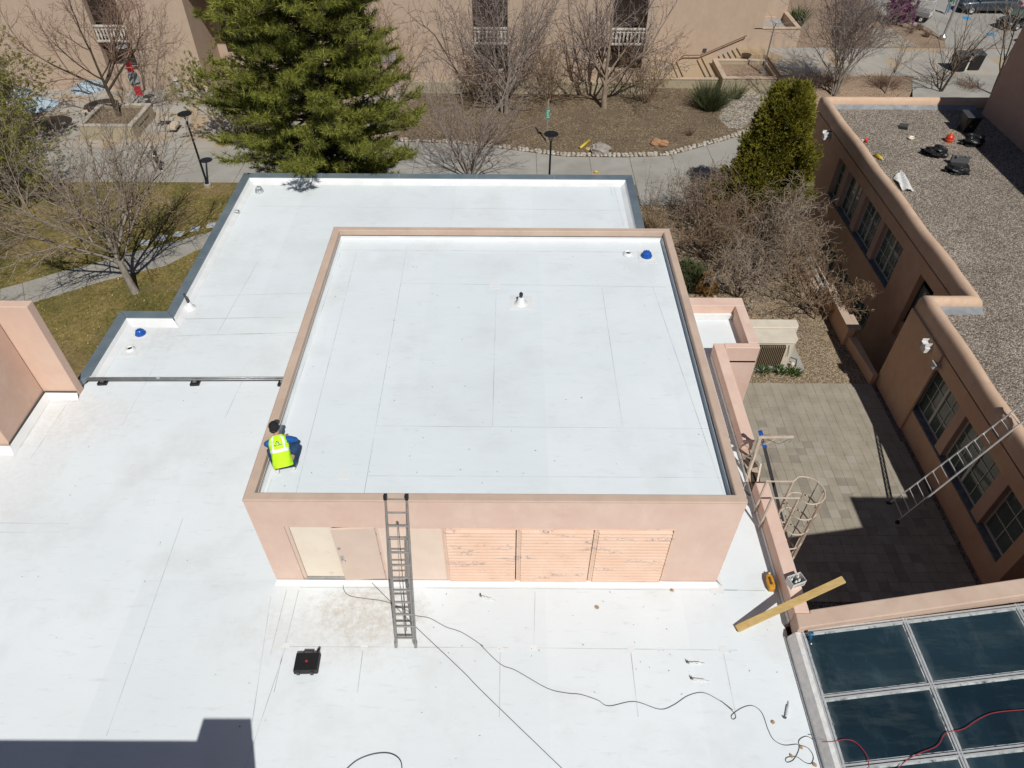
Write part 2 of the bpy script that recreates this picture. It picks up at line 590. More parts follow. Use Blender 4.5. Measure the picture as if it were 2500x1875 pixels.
def pane_dirt_haze(m):
    """dust at the edges of each pane, plus painted haze and reflection streaks"""
    nt = m.node_tree
    b = nt.nodes['Principled BSDF']
    old = b.inputs['Base Color'].links[0].from_socket
    tc = nt.nodes.new('ShaderNodeTexCoord')
    sp = nt.nodes.new('ShaderNodeSeparateXYZ')
    nt.links.new(tc.outputs['Generated'], sp.inputs[0])
    f = None
    for ax in (0, 1):
        a = nd(nt, 'ShaderNodeMath', operation='SUBTRACT')
        nt.links.new(sp.outputs[ax], a.inputs[0])
        a.inputs[1].default_value = .5
        ab = nd(nt, 'ShaderNodeMath', operation='ABSOLUTE')
        nt.links.new(a.outputs[0], ab.inputs[0])
        if f is None: f = ab.outputs[0]
        else:
            mx = nd(nt, 'ShaderNodeMath', operation='MAXIMUM')
            nt.links.new(f, mx.inputs[0])
            nt.links.new(ab.outputs[0], mx.inputs[1])
            f = mx.outputs[0]
    ad_ = nd(nt, 'ShaderNodeMath', operation='MULTIPLY_ADD')
    nt.links.new(noise(nt, wpos(nt), 3.5, 7, .65), ad_.inputs[0])
    ad_.inputs[1].default_value = .12
    nt.links.new(f, ad_.inputs[2])
    r = ramp(nt, [(.48, (0, 0, 0)), (.545, (.10, .10, .10)), (.575, (.6, .6, .6))])
    nt.links.new(ad_.outputs[0], r.inputs[0])
    oi = nt.nodes.new('ShaderNodeObjectInfo')
    pr = ramp(nt, [(0, (.75, .8, .85)), (1, (1.45, 1.4, 1.4))])
    nt.links.new(oi.outputs['Random'], pr.inputs[0])
    old = mixc(nt, 1.0, old, pr.outputs[0], 'MULTIPLY')
    st = ramp(nt, [(.5, (0, 0, 0)), (.8, (.3, .3, .3))])  # pale streaks painted into the glass colour in place of hazy reflections
    nt.links.new(noise(nt, wpos(nt, (.5, 2.6, 1), (0, 0, 1.2)), 1.1, 8, .7), st.inputs[0])
    old = mixc(nt, st.outputs[0], old, (.12, .15, .14))
    nt.links.new(mixc(nt, r.outputs[0], old, (.34, .39, .38)), b.inputs['Base Color'])


pane_dirt_haze(MT['skyglass'])
MT['frame'] = plain('pale_window_frame', (.58, .58, .50), .6)
MT['white'] = plain('white_paint', (.74, .73, .70), .55)
MT['offwhite'] = M('weathered_white_wood', (.66, .62, .55), (.5, .46, .4), 5, .7)
MT['cream'] = M('cream_door_paint', (.76, .66, .53), (.80, .71, .58), 2, .5, spots=[((.68, .56, .43), 5, .62, .1)])
MT['doorpink'] = M('beige_door_paint', (.63, .49, .40), (.67, .53, .44), 2, .5)
MT['steel'] = M('galvanised_steel', (.42, .43, .43), (.55, .56, .56), 6, .38, .8, bs=.05)
MT['alu'] = M('worn_aluminium', (.62, .62, .61), (.74, .74, .73), 8, .4, .5)
MT['dullalu'] = M('dull_aluminium_ladder', (.27, .27, .26), (.36, .36, .35), 8, .45, .55)
MT['black'] = plain('black_plastic', (.012, .012, .013), .45)
MT['darkmetal'] = plain('black_lamp_paint', (.011, .012, .015), .6, .0, .3)
MT['darkgrey'] = plain('dark_grey_plastic', (.06, .06, .062), .5)
MT['slate'] = M('slate_sill', (.12, .125, .135), (.18, .185, .195), 4, .8, bs=.2)
MT['tansteel'] = plain('tan_painted_steel', (.57, .47, .37), .5)
MT['peeled'] = None


def peel_mat():
    m, nt, b = new_mat('peeling_louver_paint')
    v = wpos(nt)
    vh = wpos(nt, (1.3, 1, 6))
    r = ramp(nt, [(.35, (.70, .475, .345)), (.65, (.75, .535, .41))])
    nt.links.new(noise(nt, v, 1.4, 4), r.inputs[0])
    # patches where the paint has flaked off, only towards the middle of each bay
    big = ramp(nt, [(.54, (0, 0, 0)), (.66, (1, 1, 1))])
    nt.links.new(noise(nt, wpos(nt, (.8, 1, 3.2)), 1.3, 4, .6), big.inputs[0])
    fl = ramp(nt, [(.5, (0, 0, 0)), (.54, (1, 1, 1))])
    nt.links.new(noise(nt, vh, 9, 6, .75), fl.inputs[0])
    f = mixc(nt, 1.0, big.outputs[0], fl.outputs[0], 'MULTIPLY')
    col = mixc(nt, f, r.outputs[0], (.21, .205, .21))
    nt.links.new(col, b.inputs['Base Color'])
    b.inputs['Roughness'].default_value = .7
    return m


MT['peeled'] = peel_mat()
# ------------------------------------------------------------------ the setting: ground, walks, courtyard
def ss(a, b, x):
    t = max(0.0, min(1.0, (x - a) / (b - a)))
    return t * t * (3 - 2 * t)


def zt(x, y):
    return 1.5 * ss(26.2, 27.0, x) * ss(43.5, 47.5, y)


def make_ground():
    xs = sorted(set([-400, -200, -100, -60] + list(range(-50, 22, 4)) + [22.62, 24.9, 26.2, 26.4, 26.6, 26.8, 27.0, 28, 30, 34, 38, 44, 52, 60, 80, 120, 250, 450]))
    ys = sorted(set([-300, -100, -50, -20, 0, 12, 15.9, 20, 24, 28, 32, 35.5, 38, 40, 41, 42, 43, 43.5, 44, 44.5, 45, 45.5, 46, 46.5, 47, 47.5, 50, 56, 64, 80, 110, 200, 450]))
    mb = MB()
    vs = [(x, y, zt(x, y)) for y in ys for x in xs]
    n = len(xs)
    fs = []
    for j in range(len(ys) - 1):
        for i in range(n - 1):
            if 22.5 < xs[i] < 24.8 and 15.8 < ys[j] < 35.4: continue
            fs.append((j * n + i, j * n + i + 1, (j + 1) * n + i + 1, (j + 1) * n + i))
    mb.add(vs, fs)
    return mb.build('ground', MT['dirt'], kind='structure')


make_ground()
MB().sheet([(-70, -20), (-5, -20), (-5, 36), (-70, 36)], .010).build('lawn', MT['lawn'], kind='structure')
MB().sheet([(-5, 18), (14, 18), (14, 36), (-5, 36)], .008).build('planting_strip', MT['soil'], kind='structure')
MB().sheet([(10.2, 15.88), (22.35, 15.88), (22.35, 33), (13, 36), (10.2, 36)], .012).build('gravel_yard', MT['sidegravel'], kind='structure')
MB().sheet([(-3.65, 49.9), (-3.65, 40.9), (1.3, 40.6), (4.7, 39.8), (8.9, 38.7), (13.6, 38.65), (16.5, 38.9), (18.7, 40.2), (21.2, 41.5), (24, 43.5), (25.5, 46), (24.6, 51), (16.4, 51)], .012).build('mulch_bed', MT['soil'], kind='structure')
MB().sheet([(21.235,45.147,0.016),(22.25,48.238,0.016),(23.514,50.975,0.016),(27.52,51.033,0.016),(26.552,48.298,0.016),(24.226,45.399,0.016),(22.555,43.309,0.016),(21.613,43.498,0.016)], .02).build('pebble_bed', MT['gravelbed'], kind='structure')

# main walk: dark joint bed with separate slabs
NORTH = [(-70, 39.57), (-15.2, 39.6), (-9, 40.6), (-2.2, 40.88), (1.3, 40.64), (4.74, 39.85), (8.95, 38.73), (13.55, 38.69), (16.45, 38.95), (18.7, 40.2), (21.2, 41.56), (24.2, 43.6), (26.2, 46.4)]


def north(x):
    for (a, b), (c, d) in zip(NORTH, NORTH[1:]):
        if a <= x <= c: return b + (d - b) * (x - a) / (c - a)
    return NORTH[-1][1]


def south(x):
    if x < 12.6: return 34.8
    if x < 16.6: return 32.2
    return 32.2 + (x - 16.6) * 1.05


walk = MB()
pts = [(x, south(x) + .02) for x in (-70, 12.59, 12.61, 16.6, 26)] + [(p[0], p[1] - .02) for p in NORTH[::-1]]
walk = walk.sheet(pts, .016).build('walkway', MT['darkgravel'], kind='structure')
cuts = [-70, -62, -54, -46, -38, -33.5, -29.2, -25, -21.1, -17.2, -13.3, -9.4, -5.4, -1.5, 2.6, 7.0, 10.75, 13.58, 16.6, 19.4, 22.6, 26]
for i, (a, b) in enumerate(zip(cuts, cuts[1:])):
    a2, b2 = a + .014, b - .014
    rows = [(south((a + b) / 2) + .02, 37.75), (37.79, None)] if b < -9 else ([(34.8, None)] if b < 13.6 and a > -10 else [(south((a + b) / 2), None)])
    if 10 < a < 16: rows = [(south((a + b) / 2) + .02, 35.08), (35.12, None)]
    for (y0, y1) in rows:
        k = 5
        top = [(a2 + (b2 - a2) * t / k, north(a2 + (b2 - a2) * t / k) - .02) for t in range(k + 1)] if y1 is None else [(a2, y1), (b2, y1)]
        y0a, y0b = (south(a2), south(b2)) if a > 16.5 else (y0, y0)
        MB().prism([(a2, y0a), (b2, y0b)] + top[::-1], .0, .035 + .004 * math.sin(i * 2.3)).build('slab', MT['concrete'], walk, bevel=.01)

# narrow path across the lawn
LPN = [(-22.741,22.95,0),(-21.781,23.501,0),(-20.28,24.519,0),(-18.581,25.401,0),(-17.195,26.368,0),(-15.528,27.308,0),(-14.049,28.147,0),(-12.898,28.81,0)]
LPS = [(-21.884,21.291,0),(-20.686,21.606,0),(-19.114,22.609,0),(-17.579,23.649,0),(-16.11,24.445,0),(-14.462,25.265,0),(-13.202,26.834,0),(-12.208,27.466,0)]
path = MB().sheet([(p[0], p[1]) for p in LPN] + [(p[0], p[1]) for p in LPS[::-1]], .016).build('lawn_path', MT['darkgravel'], kind='structure')
for i in range(len(LPN) - 1):
    q = [Vector(LPN[i][:2]), Vector(LPN[i + 1][:2]), Vector(LPS[i + 1][:2]), Vector(LPS[i][:2])]
    q[0] = q[0] + (q[1] - q[0]).normalized() * .02
    q[3] = q[3] + (q[2] - q[3]).normalized() * .02
    MB().prism([(p.x, p.y) for p in q], 0, .035).build('slab', MT['concrete'], path, bevel=.01)

MT['stepstone'] = M('pale_stepping_stone', (.36, .37, .37), (.48, .49, .48), 4, .9, bs=.3, bscale=20, spots=[((.2, .19, .16), 6, .6, .1)])
for i, p in enumerate([(-16.521,27.582,0.02),(-15.674,28.074,0.02),(-14.849,28.535,0.02),(-14.013,29.097,0.02),(-13.149,29.534,0.02)]):
    MB().prism([(p[0] + dx + RS.uniform(-.03, .03), p[1] + dy + RS.uniform(-.03, .03)) for dx, dy in ((-.27, -.3), (.27, -.26), (.27, .3), (-.27, .26))], .0, .055).build(
        'stepping_stone', MT['stepstone'], bevel=.02, label='pale square stepping stone by the lawn path, ' + ('nearest the bare tree', 'second from the bare tree', 'middle of the five', 'second from the roof edge', 'nearest the roof edge')[i], cat='stepping stone', group='stepping stones beside the lawn path')

# plaza in front of the tan building: buff bed with grey panels
plaza = MB().sheet([(-70, 39.6), (-15.2, 39.62), (-9, 40.62), (-3.7, 40.9), (-3.7, 50.05), (-70, 50.05)], .018).build('plaza', MT['plaza'], kind='structure')
MT['plazapanel'] = M('grey_plaza_panel', (.34, .315, .275), (.385, .355, .31), .6, .9, bs=.2, bscale=40, spots=[((.42, .31, .2), .5, .58, .15)])
for j, (y0, y1) in enumerate(((39.75, 40.75), (42.0, 44.6), (45.4, 47.7), (48.5, 49.9))):
    for i in range(11):
        x0 = -48.0 + i * 4.1 + (j % 2) * 1.3
        if x0 + 3.3 > -8: continue
        sk = .35 * (-1) ** (i + j)
        MB().prism([(x0, y0), (x0 + 3.3, y0), (x0 + 3.3 + sk, y1), (x0 + sk, y1)], .0, .026).build('panel', MT['plazapanel'], plaza)

# upper level on the right: walk, dirt, parking
MB().sheet([(26.9, 49.9), (75, 49.9), (75, 56.1), (26.9, 56.1)], 1.512).build('upper_walk', MT['plaza'], kind='structure')
for i in range(9):
    x0 = 28.2 + i * 4.6
    MB().prism([(x0, 50.3), (x0 + 3.6, 50.3), (x0 + 3.6, 55.4), (x0, 55.4)], 1.505, 1.52).build('panel', MT['plazapanel'], bpy.data.objects['upper_walk'])
MB().sheet([(34, 41), (47, 41), (50, 49.9), (37.5, 49.9)], 1.508).build('side_walk', MT['concrete'], kind='structure')
pk = [(40.673,64.883,1.516),(42.217,62.503,1.516),(43.51,61.569,1.516),(43.708,58.185,1.516),(42.96,56.258,1.516)]
MB().sheet([(p[0], p[1]) for p in pk] + [(90, pk[-1][1]), (90, 100), (pk[0][0] - 2, 100)], 1.516).build('parking_apron', MT['concrete'], kind='structure')
pa = [(46.928,67.677,1.52),(47.934,64.858,1.52),(47.999,61.097,1.52),(47.678,58.492,1.52),(48.333,55.69,1.52),(48.702,54.184,1.52)]
MB().sheet([(p[0], p[1]) for p in pa] + [(95, pa[-1][1] - 3), (95, 100), (pa[0][0], 100)], 1.522).build('parking_lot', MT['asphalt'], kind='structure')
MB().sheet([(37.655,60.681,1.51),(40.151,60.991,1.51),(40.244,58.649,1.51),(40.732,56.551,1.51),(36.648,56.363,1.51)], 1.509).build('rock_mulch', MT['gravelbed'], kind='structure')
MB().sheet([(37.51,50.22,1.51),(40.208,50.47,1.51),(39.367,48.518,1.51),(37.374,48.488,1.51)], 1.509).build('rock_mulch', MT['gravelbed'], kind='structure')

# courtyard pavers
court = MB().sheet([(11.8, -1.5), (22.8, 1.5), (22.8, 15.87), (11.8, 15.87)], .006).build('courtyard', MT['darkgravel'], kind='structure')
MT['paver2'] = M('light_concrete_paver', (.33, .30, .245), (.37, .34, .28), 1.3, .95, bs=.35, bscale=50)
MT['paver3'] = M('dark_concrete_paver', (.23, .205, .165), (.28, .25, .2), 1.3, .95, bs=.35, bscale=50)
PW = .3975
pm = MB().box((0, 0, 0), (PW, PW, .06))
pme = [pm.mesh('paver', MT[k]) for k in ('paver', 'paver2', 'paver3')]
cells = []
for j in range(31):
    y = 15.87 - .406 * (j + .5)
    sh = 0.0 if y > 12.24 else .105
    for i in range(18):
        x = 15.6 + .406 * (i + .5) + sh
        if x > 22.62: continue
        cells.append((x, y, i, j))
cells.sort(key=lambda c: (c[0] - 5.3) ** 2 + (c[1] + 8.4) ** 2)
cells = [c for c in cells if c[1] > 4.3 and c[0] > 15.9]
rest = MB()
for k, (x, y, i, j) in enumerate(cells):
    dz = RS.uniform(-.004, .004)
    if k < 300:
        m = pme[RS.choice((0, 0, 0, 0, 0, 0, 0, 1, 2, 2))]
        inst('paver', m, court, (x, y, .012 + dz), (RS.uniform(-.006, .006), RS.uniform(-.006, .006), RS.uniform(-.008, .008)))
    else:
        rest.box((x, y, .012 + dz), (PW, PW, .06), RS.uniform(-.008, .008))
rest.build('pavers', MT['paver'], court, kind='stuff')

# sunken gravel pit beside the right-hand building
MB().sheet([(22.4, 15.6), (24.9, 15.6), (24.9, 36), (22.4, 36)], -2.6).build('sunken_gravel_strip', MT['darkgravel'], kind='structure')
MB().quad((22.62, 15.9, -2.6), (24.9, 15.9, -2.6), (24.9, 15.9, 0), (22.62, 15.9, 0)).build('pit_lining', MT['concrete'], kind='structure')
# ------------------------------------------------------------------ low roof building
R0, T0 = 9.15, 12.19
bld = thing('flat_roof_building', 'low building with broad white membrane roof and blue-grey metal edge', 'building', (2, 5, 0))
OUT = [(-18, -16), (11.30, -16), (11.30, -1.05), (11.69, -1.0), (11.69, 7.5), (12.75, 7.5), (12.75, 9.95), (10.2, 9.95), (10.2, 18.42), (-5.67, 18.42), (-5.67, 9.36), (-7.16, 9.36), (-7.16, 6.0), (-18, 6.0)]
MB().prism(OUT, -.3, R0 - .02).build('wall', MT['pink'], bld)
INN = [(-17.98, -16), (11.28, -16), (11.28, -1.02), (11.66, -.97), (11.66, 7.53), (12.72, 7.53), (12.72, 9.92), (10.17, 9.92), (10.17, 18.39), (-5.64, 18.39), (-5.64, 9.33), (-7.13, 9.33), (-7.13, 6.02), (-17.98, 6.02)]
MB().prism(INN, R0 - .019, R0).build('roof_membrane', MT['membrane'], bld)

# metal coping in lengths with joint covers, white cant inside it
CP = [(-.0, 9.10), (-.0, 9.42), (.27, 9.385), (.27, 9.33)]


def coping_run(a, b, inward, step=3.05, m0=1, m1=1):
    a, b, n = Vector(a), Vector(b), Vector(inward)
    L = (b - a).length
    k = max(1, round(L / step))
    d = (b - a).normalized()
    up = Vector((0, 0, 1))
    for i in range(k):
        p, q = a + d * (L * i / k + .006), a + d * (L * (i + 1) / k - .006)
        mb = MB()
        ends = []
        for t, e in ((p, 0), (q, 1)):
            # mitre at the two ends of the run
            mit = .27 if ((e == 0 and i == 0) or (e == 1 and i == k - 1)) else 0
            s = (m0 if e == 0 else -m1) * mit
            ends.append([Vector((t.x, t.y, z)) + n.to_3d() * o + d.to_3d() * (s * o / .27 * (1 if o else 0)) for o, z in ((-.025, 9.12), (-.025, 9.425), (.245, 9.385), (.245, 9.33))])
        (p0, p1, p2, p3), (q0, q1, q2, q3) = ends
        mb.quad(p0, q0, q1, p1).quad(p1, q1, q2, p2).quad(p2, q2, q3, p3).quad(p0, p1, p2, p3).quad(q3, q2, q1, q0)
        mb.build('coping', MT['coping'], bld)
        if i < k - 1:
            c = a + d * (L * (i + 1) / k)
            s = d * .022
            jb = MB()
            A, B = (c - s).to_3d(), (c + s).to_3d()
            N = n.to_3d()
            z = lambda h: Vector((0, 0, h))
            jb.quad(A - N * .031 + z(9.14), B - N * .031 + z(9.14), B - N * .031 + z(9.433), A - N * .031 + z(9.433))
            jb.quad(A - N * .031 + z(9.433), B - N * .031 + z(9.433), B + N * .25 + z(9.392), A + N * .25 + z(9.392))
            jb.build('coping_joint', MT['copingseam'], bld)
    # cant strip of membrane behind the coping
    n3 = n.to_3d()
    A, B = a.to_3d(), b.to_3d()
    mb = MB()
    zz = lambda h: Vector((0, 0, h))
    e0, e1 = d.to_3d() * .2 * m0, d.to_3d() * -.2 * m1
    mb.quad(A + n3 * .235 + e0 + zz(9.36), B + n3 * .235 + e1 + zz(9.36), B + n3 * .31 + e1 * 1.5 + zz(9.24), A + n3 * .31 + e0 * 1.5 + zz(9.24))
    mb.quad(A + n3 * .31 + e0 * 1.5 + zz(9.24), B + n3 * .31 + e1 * 1.5 + zz(9.24), B + n3 * .47 + e1 * 2.2 + zz(9.153), A + n3 * .47 + e0 * 2.2 + zz(9.153))
    mb.build('cant_strip', MT['flashing'], bld)


coping_run((-5.67, 18.42), (10.2, 18.42), (0, -1))
coping_run((10.2, 18.42), (10.2, 9.98), (-1, 0))
coping_run((-5.67, 9.36), (-5.67, 18.42), (1, 0), m0=-1)
coping_run((-7.16, 9.36), (-5.67, 9.36), (0, -1), m1=-1)
coping_run((-7.16, 6.2), (-7.16, 9.36), (1, 0))

# stucco parapet on the courtyard side, with the worn gap where the hoist stands
def para(x0, x1, y0, y1, z0, z1, m='pinktop', nm='parapet'):
    return MB().bb(x0, x1, y0, y1, z0, z1).build(nm, MT[m], bld, bevel=.02)


para(11.38, 11.70, -1.0, 2.50, R0 - .1, 9.66, 'pink')
para(11.38, 11.70, 3.86, 7.70, R0 - .1, 9.66, 'pink')
para(11.40, 11.695, 2.504, 3.856, R0 - .1, 9.30, 'tan')
para(11.704, 12.75, 7.5, 7.72, R0 - .1, 9.66, 'pink')
para(12.44, 12.75, 7.724, 9.52, R0 - .1, 9.66, 'pink')
para(10.02, 12.75, 9.524, 9.95, R0 - .1, 9.66, 'pink')
MB().bb(11.12, 12.42, 9.44, 9.52, R0, 9.36).build('flashing', MT['flashing'], bld, bevel=.01)
MB().bb(11.362, 11.378, -1.0, 7.6, R0, 9.28).build('flashing', MT['flashing'], bld, bevel=.012)

# white fillets round the penthouse foot
MB().quad((-.02, -.15, R0 + .004), (10.05, -.15, R0 + .004), (10.0, -.012, 9.205), (0, -.012, 9.205)).build('cant_strip', MT['flashing'], bld)
MB().quad((10.012, -.01, 9.235), (10.14, -.12, R0 + .004), (10.14, 7, R0 + .004), (10.012, 7, 9.235)).build('cant_strip', MT['flashing'], bld)

# welded seams and patches of the membrane
def seam(pts, w=.014, z=R0, par=bld):
    mb = MB()
    for a, b in zip(pts, pts[1:]):
        a, b = Vector(a[:2]), Vector(b[:2])
        s = Vector(((b - a).y, -(b - a).x)).normalized() * (w / 2)
        mb.quad((a.x - s.x, a.y - s.y, z + .003), (b.x - s.x, b.y - s.y, z + .003), (b.x + s.x, b.y + s.y, z + .003), (a.x + s.x, a.y + s.y, z + .003))
    return mb.build('membrane_seam', MT['seam'], par)


for s in ([(0.274,-0.253,9.15),(0.277,-1.758,9.15)], [(0.547,-0.251,9.15),(0.54,-1.486,9.15)], [(0.531,-1.658,9.15),(0.541,-2.524,9.15)], [(0.63,-1.566,9.15),(5.268,-1.565,9.15)], [(3.406,-0.175,9.15),(10.444,-0.196,9.15)],
          [(5.871,-0.256,9.15),(5.821,-1.508,9.15)], [(5.889,-1.57,9.15),(10.13,-1.598,9.15)], [(5.105,-1.666,9.15),(5.11,-2.984,9.15)], [(7.867,-1.637,9.15),(7.859,-2.972,9.15)], [(9.822,-1.643,9.15),(9.805,-2.963,9.15)],
          [(2.204,-1.649,9.15),(2.229,-2.516,9.15)], [(0.561,-0.178,9.15),(2.61,-0.178,9.15)], [(0.568,-1.497,9.15),(0.342,-3.937,9.15)], [(-0.04,-0.423,9.15),(0.254,-3.108,9.15)],
          [(-7.27,5.509,9.15),(-7.317,3.521,9.15)], [(-7.805,5.506,9.15),(-7.78,3.903,9.15)], [(-7.77,5.576,9.15),(-7.024,5.616,9.15)], [(-2.702,1.668,9.15),(-2.499,-3.379,9.15)],
          [(-7.087,1.509,9.15),(-5.428,1.497,9.15)], [(-6.952,1.247,9.15),(-5.533,1.255,9.15)], [(-5.358,7.178,9.15),(-5.388,4.722,9.15)], [(-2.57,6.561,9.15),(-2.643,5.019,9.15)], [(-5.462,9.311,9.15),(-1.449,9.458,9.15)], [(-5.408,8.472,9.15),(-1.424,8.684,9.15)],
          [(-5.217,8.508,9.15),(-2.535,8.645,9.15)], [(-5.419,9.325,9.15),(-2.737,9.438,9.15)], [(-3.665,12.69,9.15),(-3.933,8.633,9.15)], [(-5.116,10.526,9.15),(-0.994,10.766,9.15)], [(-4.594,16.31,9.15),(10.075,16.123,9.15)], [(9.318,18.124,9.15),(9.346,17.184,9.15)],
          [(9.459,18.101,9.15),(9.549,14.951,9.15)], [(10.151,-0.188,9.15),(11.068,-0.205,9.15)]):
    seam(s)
for k, q in enumerate(([(9.879,0.006,9.15),(10.167,0.008,9.15),(10.13,-0.289,9.15),(9.823,-0.282,9.15)], [(5.741,-1.502,9.15),(5.876,-1.501,9.15),(5.873,-1.625,9.15),(5.733,-1.626,9.15)], [(7.804,-1.539,9.15),(7.947,-1.538,9.15),(7.945,-1.661,9.15),(7.796,-1.662,9.15)], [(9.767,-1.519,9.15),(9.902,-1.519,9.15),(9.889,-1.652,9.15),(9.755,-1.652,9.15)],
                       [(0.471,-1.486,9.15),(0.616,-1.485,9.15),(0.625,-1.583,9.15),(0.477,-1.591,9.15)], [(2.14,-1.517,9.15),(2.291,-1.516,9.15),(2.299,-1.569,9.15),(2.142,-1.569,9.15)], [(5.037,-1.506,9.15),(5.166,-1.505,9.15),(5.167,-1.635,9.15),(5.033,-1.636,9.15)], [(-6.954,9.112,9.15),(-5.891,9.047,9.15),(-5.893,8.152,9.15),(-6.769,8.165,9.15)],
                       [(-6.637,8.062,9.15),(-6.073,8.081,9.15),(-6.057,7.556,9.15),(-6.594,7.552,9.15)], [(-5.541,10.117,9.15),(-4.887,10.084,9.15),(-4.858,9.505,9.15),(-5.459,9.515,9.15)])):
    MB().prism([p[:2] for p in q], R0 + .001, R0 + .006).build('membrane_patch', MT['flashing'], bld)
mb = MB()
q = [Vector(p) for p in [(-3.733,2.212,9.15),(-3.59,2.227,9.15),(-3.565,2.055,9.15),(-3.737,2.054,9.15)]]
seam([q[0], q[1], q[2], q[3], q[0]], .01)

# taller block behind the drone, out of the frame: its shadow falls across the lower left corner of the roof
blk = thing('stair_tower', 'tall pink stucco stair tower south of the white roof', 'building', (-3, -9, 0))
H1 = 4.9
DX, DY = .2544, .7387
MB().prism([(-14, -14), (.37 + DX * H1, -14), (.37 + DX * H1, -3.456 - DY * H1), (-14, -3.456 - DY * H1)], R0, R0 + H1).build('wall', MT['pink'], blk)
h2 = H1 + .58
MB().prism([(-.73 + DX * h2, -14), (.37 + DX * H1 - .01, -14), (.37 + DX * H1 - .01, -3.456 - DY * H1 - .01), (-.73 + DX * h2, -3.456 - DY * H1 - .01)], R0 + H1, R0 + h2).build('parapet', MT['pink'], blk)

# stepped stucco wall at the left edge
tw = thing('stepped_wall_tower', 'stepped pink stucco tower wall standing on the left edge of the white roof', 'building', (-8, 5, 0))
MB().prism([(-14, 3.88), (-7.98, 3.88), (-8.0, 5.84), (-14, 5.84)], R0 + .02, 12.36).build('wall', MT['tower'], tw, bevel=.02)
MB().prism([(-14, 5.845), (-7.06, 5.865), (-7.05, 6.14), (-14, 6.14)], -.2, 12.36).build('fin_wall', MT['tower'], tw, bevel=.02)
MB().quad((-7.95, 3.86, R0 + .16), (-7.95, 5.84, R0 + .16), (-7.80, 5.66, R0 + .005), (-7.80, 3.6, R0 + .005)).quad((-7.97, 5.835, R0 + .16), (-7.06, 5.85, R0 + .16), (-7.0, 5.68, R0 + .005), (-7.8, 5.66, R0 + .005)).quad((-14, 3.84, R0 + .14), (-7.95, 3.84, R0 + .14), (-7.8, 3.62, R0 + .005), (-14, 3.62, R0 + .005)).build('flashing', MT['flashing'], tw)
MB().bb(-7.985, -7.955, 3.87, 5.83, R0 + .12, R0 + .2).bb(-7.95, -7.06, 5.82, 5.855, R0 + .15, R0 + .185).build('metal_reglet', MT['darkgrey'], tw)

# ------------------------------------------------------------------ penthouse
ph = thing('rooftop_penthouse', 'pink stucco plant room with white roof and low parapet, centre of the picture', 'building', (5, 5, R0))
W_, L_ = 10.0, 9.98
mb = MB()
z0, z1 = R0 - .05, T0
mb.facade((0, 0, 0), (1, 0, 0), (0, -1, 0), W_, z0, z1, [(.62, 2.52, z0, R0 + 2.13), (3.91, 8.76, R0 + .03, R0 + 2.10)], .14)
mb.quad((W_, 0, z0), (W_, L_, z0), (W_, L_, z1), (W_, 0, z1)).quad((W_, L_, z0), (0, L_, z0), (0, L_, z1), (W_, L_, z1)).quad((0, L_, z0), (0, 0, z0), (0, 0, z1), (0, L_, z1))
mb.build('wall', MT['pink'], ph)
ring = MB()
t = .2
ring.sweep([(0, T0 - .035), (0, T0 - .004), (-.02, T0 + .012), (-t + .02, T0 + .012), (-t, T0 - .004), (-t, T0 - .16)], [(-.006, -.006), (W_ + .006, -.006), (W_ + .006, L_ + .006), (-.006, L_ + .006)], closed=True)
o = ring.build('parapet_cap', MT['pinktop'], ph)
PZ = T0 - .30
MB().bb(.1, W_ - .1, .1, L_ - .1, PZ - .02, PZ).build('roof_membrane', MT['membrane'], ph)
fl = MB()
i0, i1, j0, j1 = t + .004, W_ - t - .004, t + .004, L_ - t - .004
fl.sweep([(0.004, T0 - .155), (-.012, T0 - .15), (-.012, PZ + .05), (-.05, PZ + .004)], [(t - .006, t - .006), (W_ - t + .006, t - .006), (W_ - t + .006, L_ - t + .006), (t - .006, L_ - t + .006)], closed=True)
fl.build('flashing', MT['flashing'], ph)
MB().sweep([(-.014, T0 - .175), (-.02, T0 - .165), (-.02, T0 - .15), (-.012, T0 - .148)], [(t - .006, t - .006), (W_ - t + .006, t - .006), (W_ - t + .006, L_ - t + .006), (t - .006, L_ - t + .006)], closed=True).build('metal_reglet', MT['darkgrey'], ph)
for s in ([(0.325,0.758,11.89),(0.321,0.4,11.89)], [(0.767,9.095,11.89),(0.913,0.29,11.89)], [(2.215,9.471,11.89),(2.308,0.299,11.89)], [(2.263,7.595,11.89),(9.59,7.491,11.89)], [(4.882,7.555,11.89),(4.896,2.288,11.89)], [(7.798,7.475,11.89),(7.812,2.308,11.89)],
          [(2.246,2.269,11.89),(9.823,2.239,11.89)], [(2.319,0.859,11.89),(9.741,0.858,11.89)], [(9.206,7.488,11.89),(9.694,0.403,11.89)], [(0.274,9.21,11.89),(9.577,9.181,11.89)], [(0.295,9.09,11.89),(0.239,0.461,11.89)]):
    seam(s, .012, PZ, ph)
for q in ([(5.268,7.076,11.89),(5.872,7.04,11.89),(5.862,6.476,11.89),(5.259,6.471,11.89)], [(1.687,1.04,11.89),(1.901,1.041,11.89),(1.927,0.771,11.89),(1.715,0.769,11.89)], [(9.02,9.296,11.89),(9.507,9.286,11.89),(9.497,8.608,11.89),(8.97,8.617,11.89)], [(4.674,7.66,11.89),(4.983,7.663,11.89),(4.987,7.365,11.89),(4.682,7.362,11.89)]):
    MB().prism([p[:2] for p in q], PZ + .001, PZ + .006).build('membrane_patch', MT['flashing'], ph)

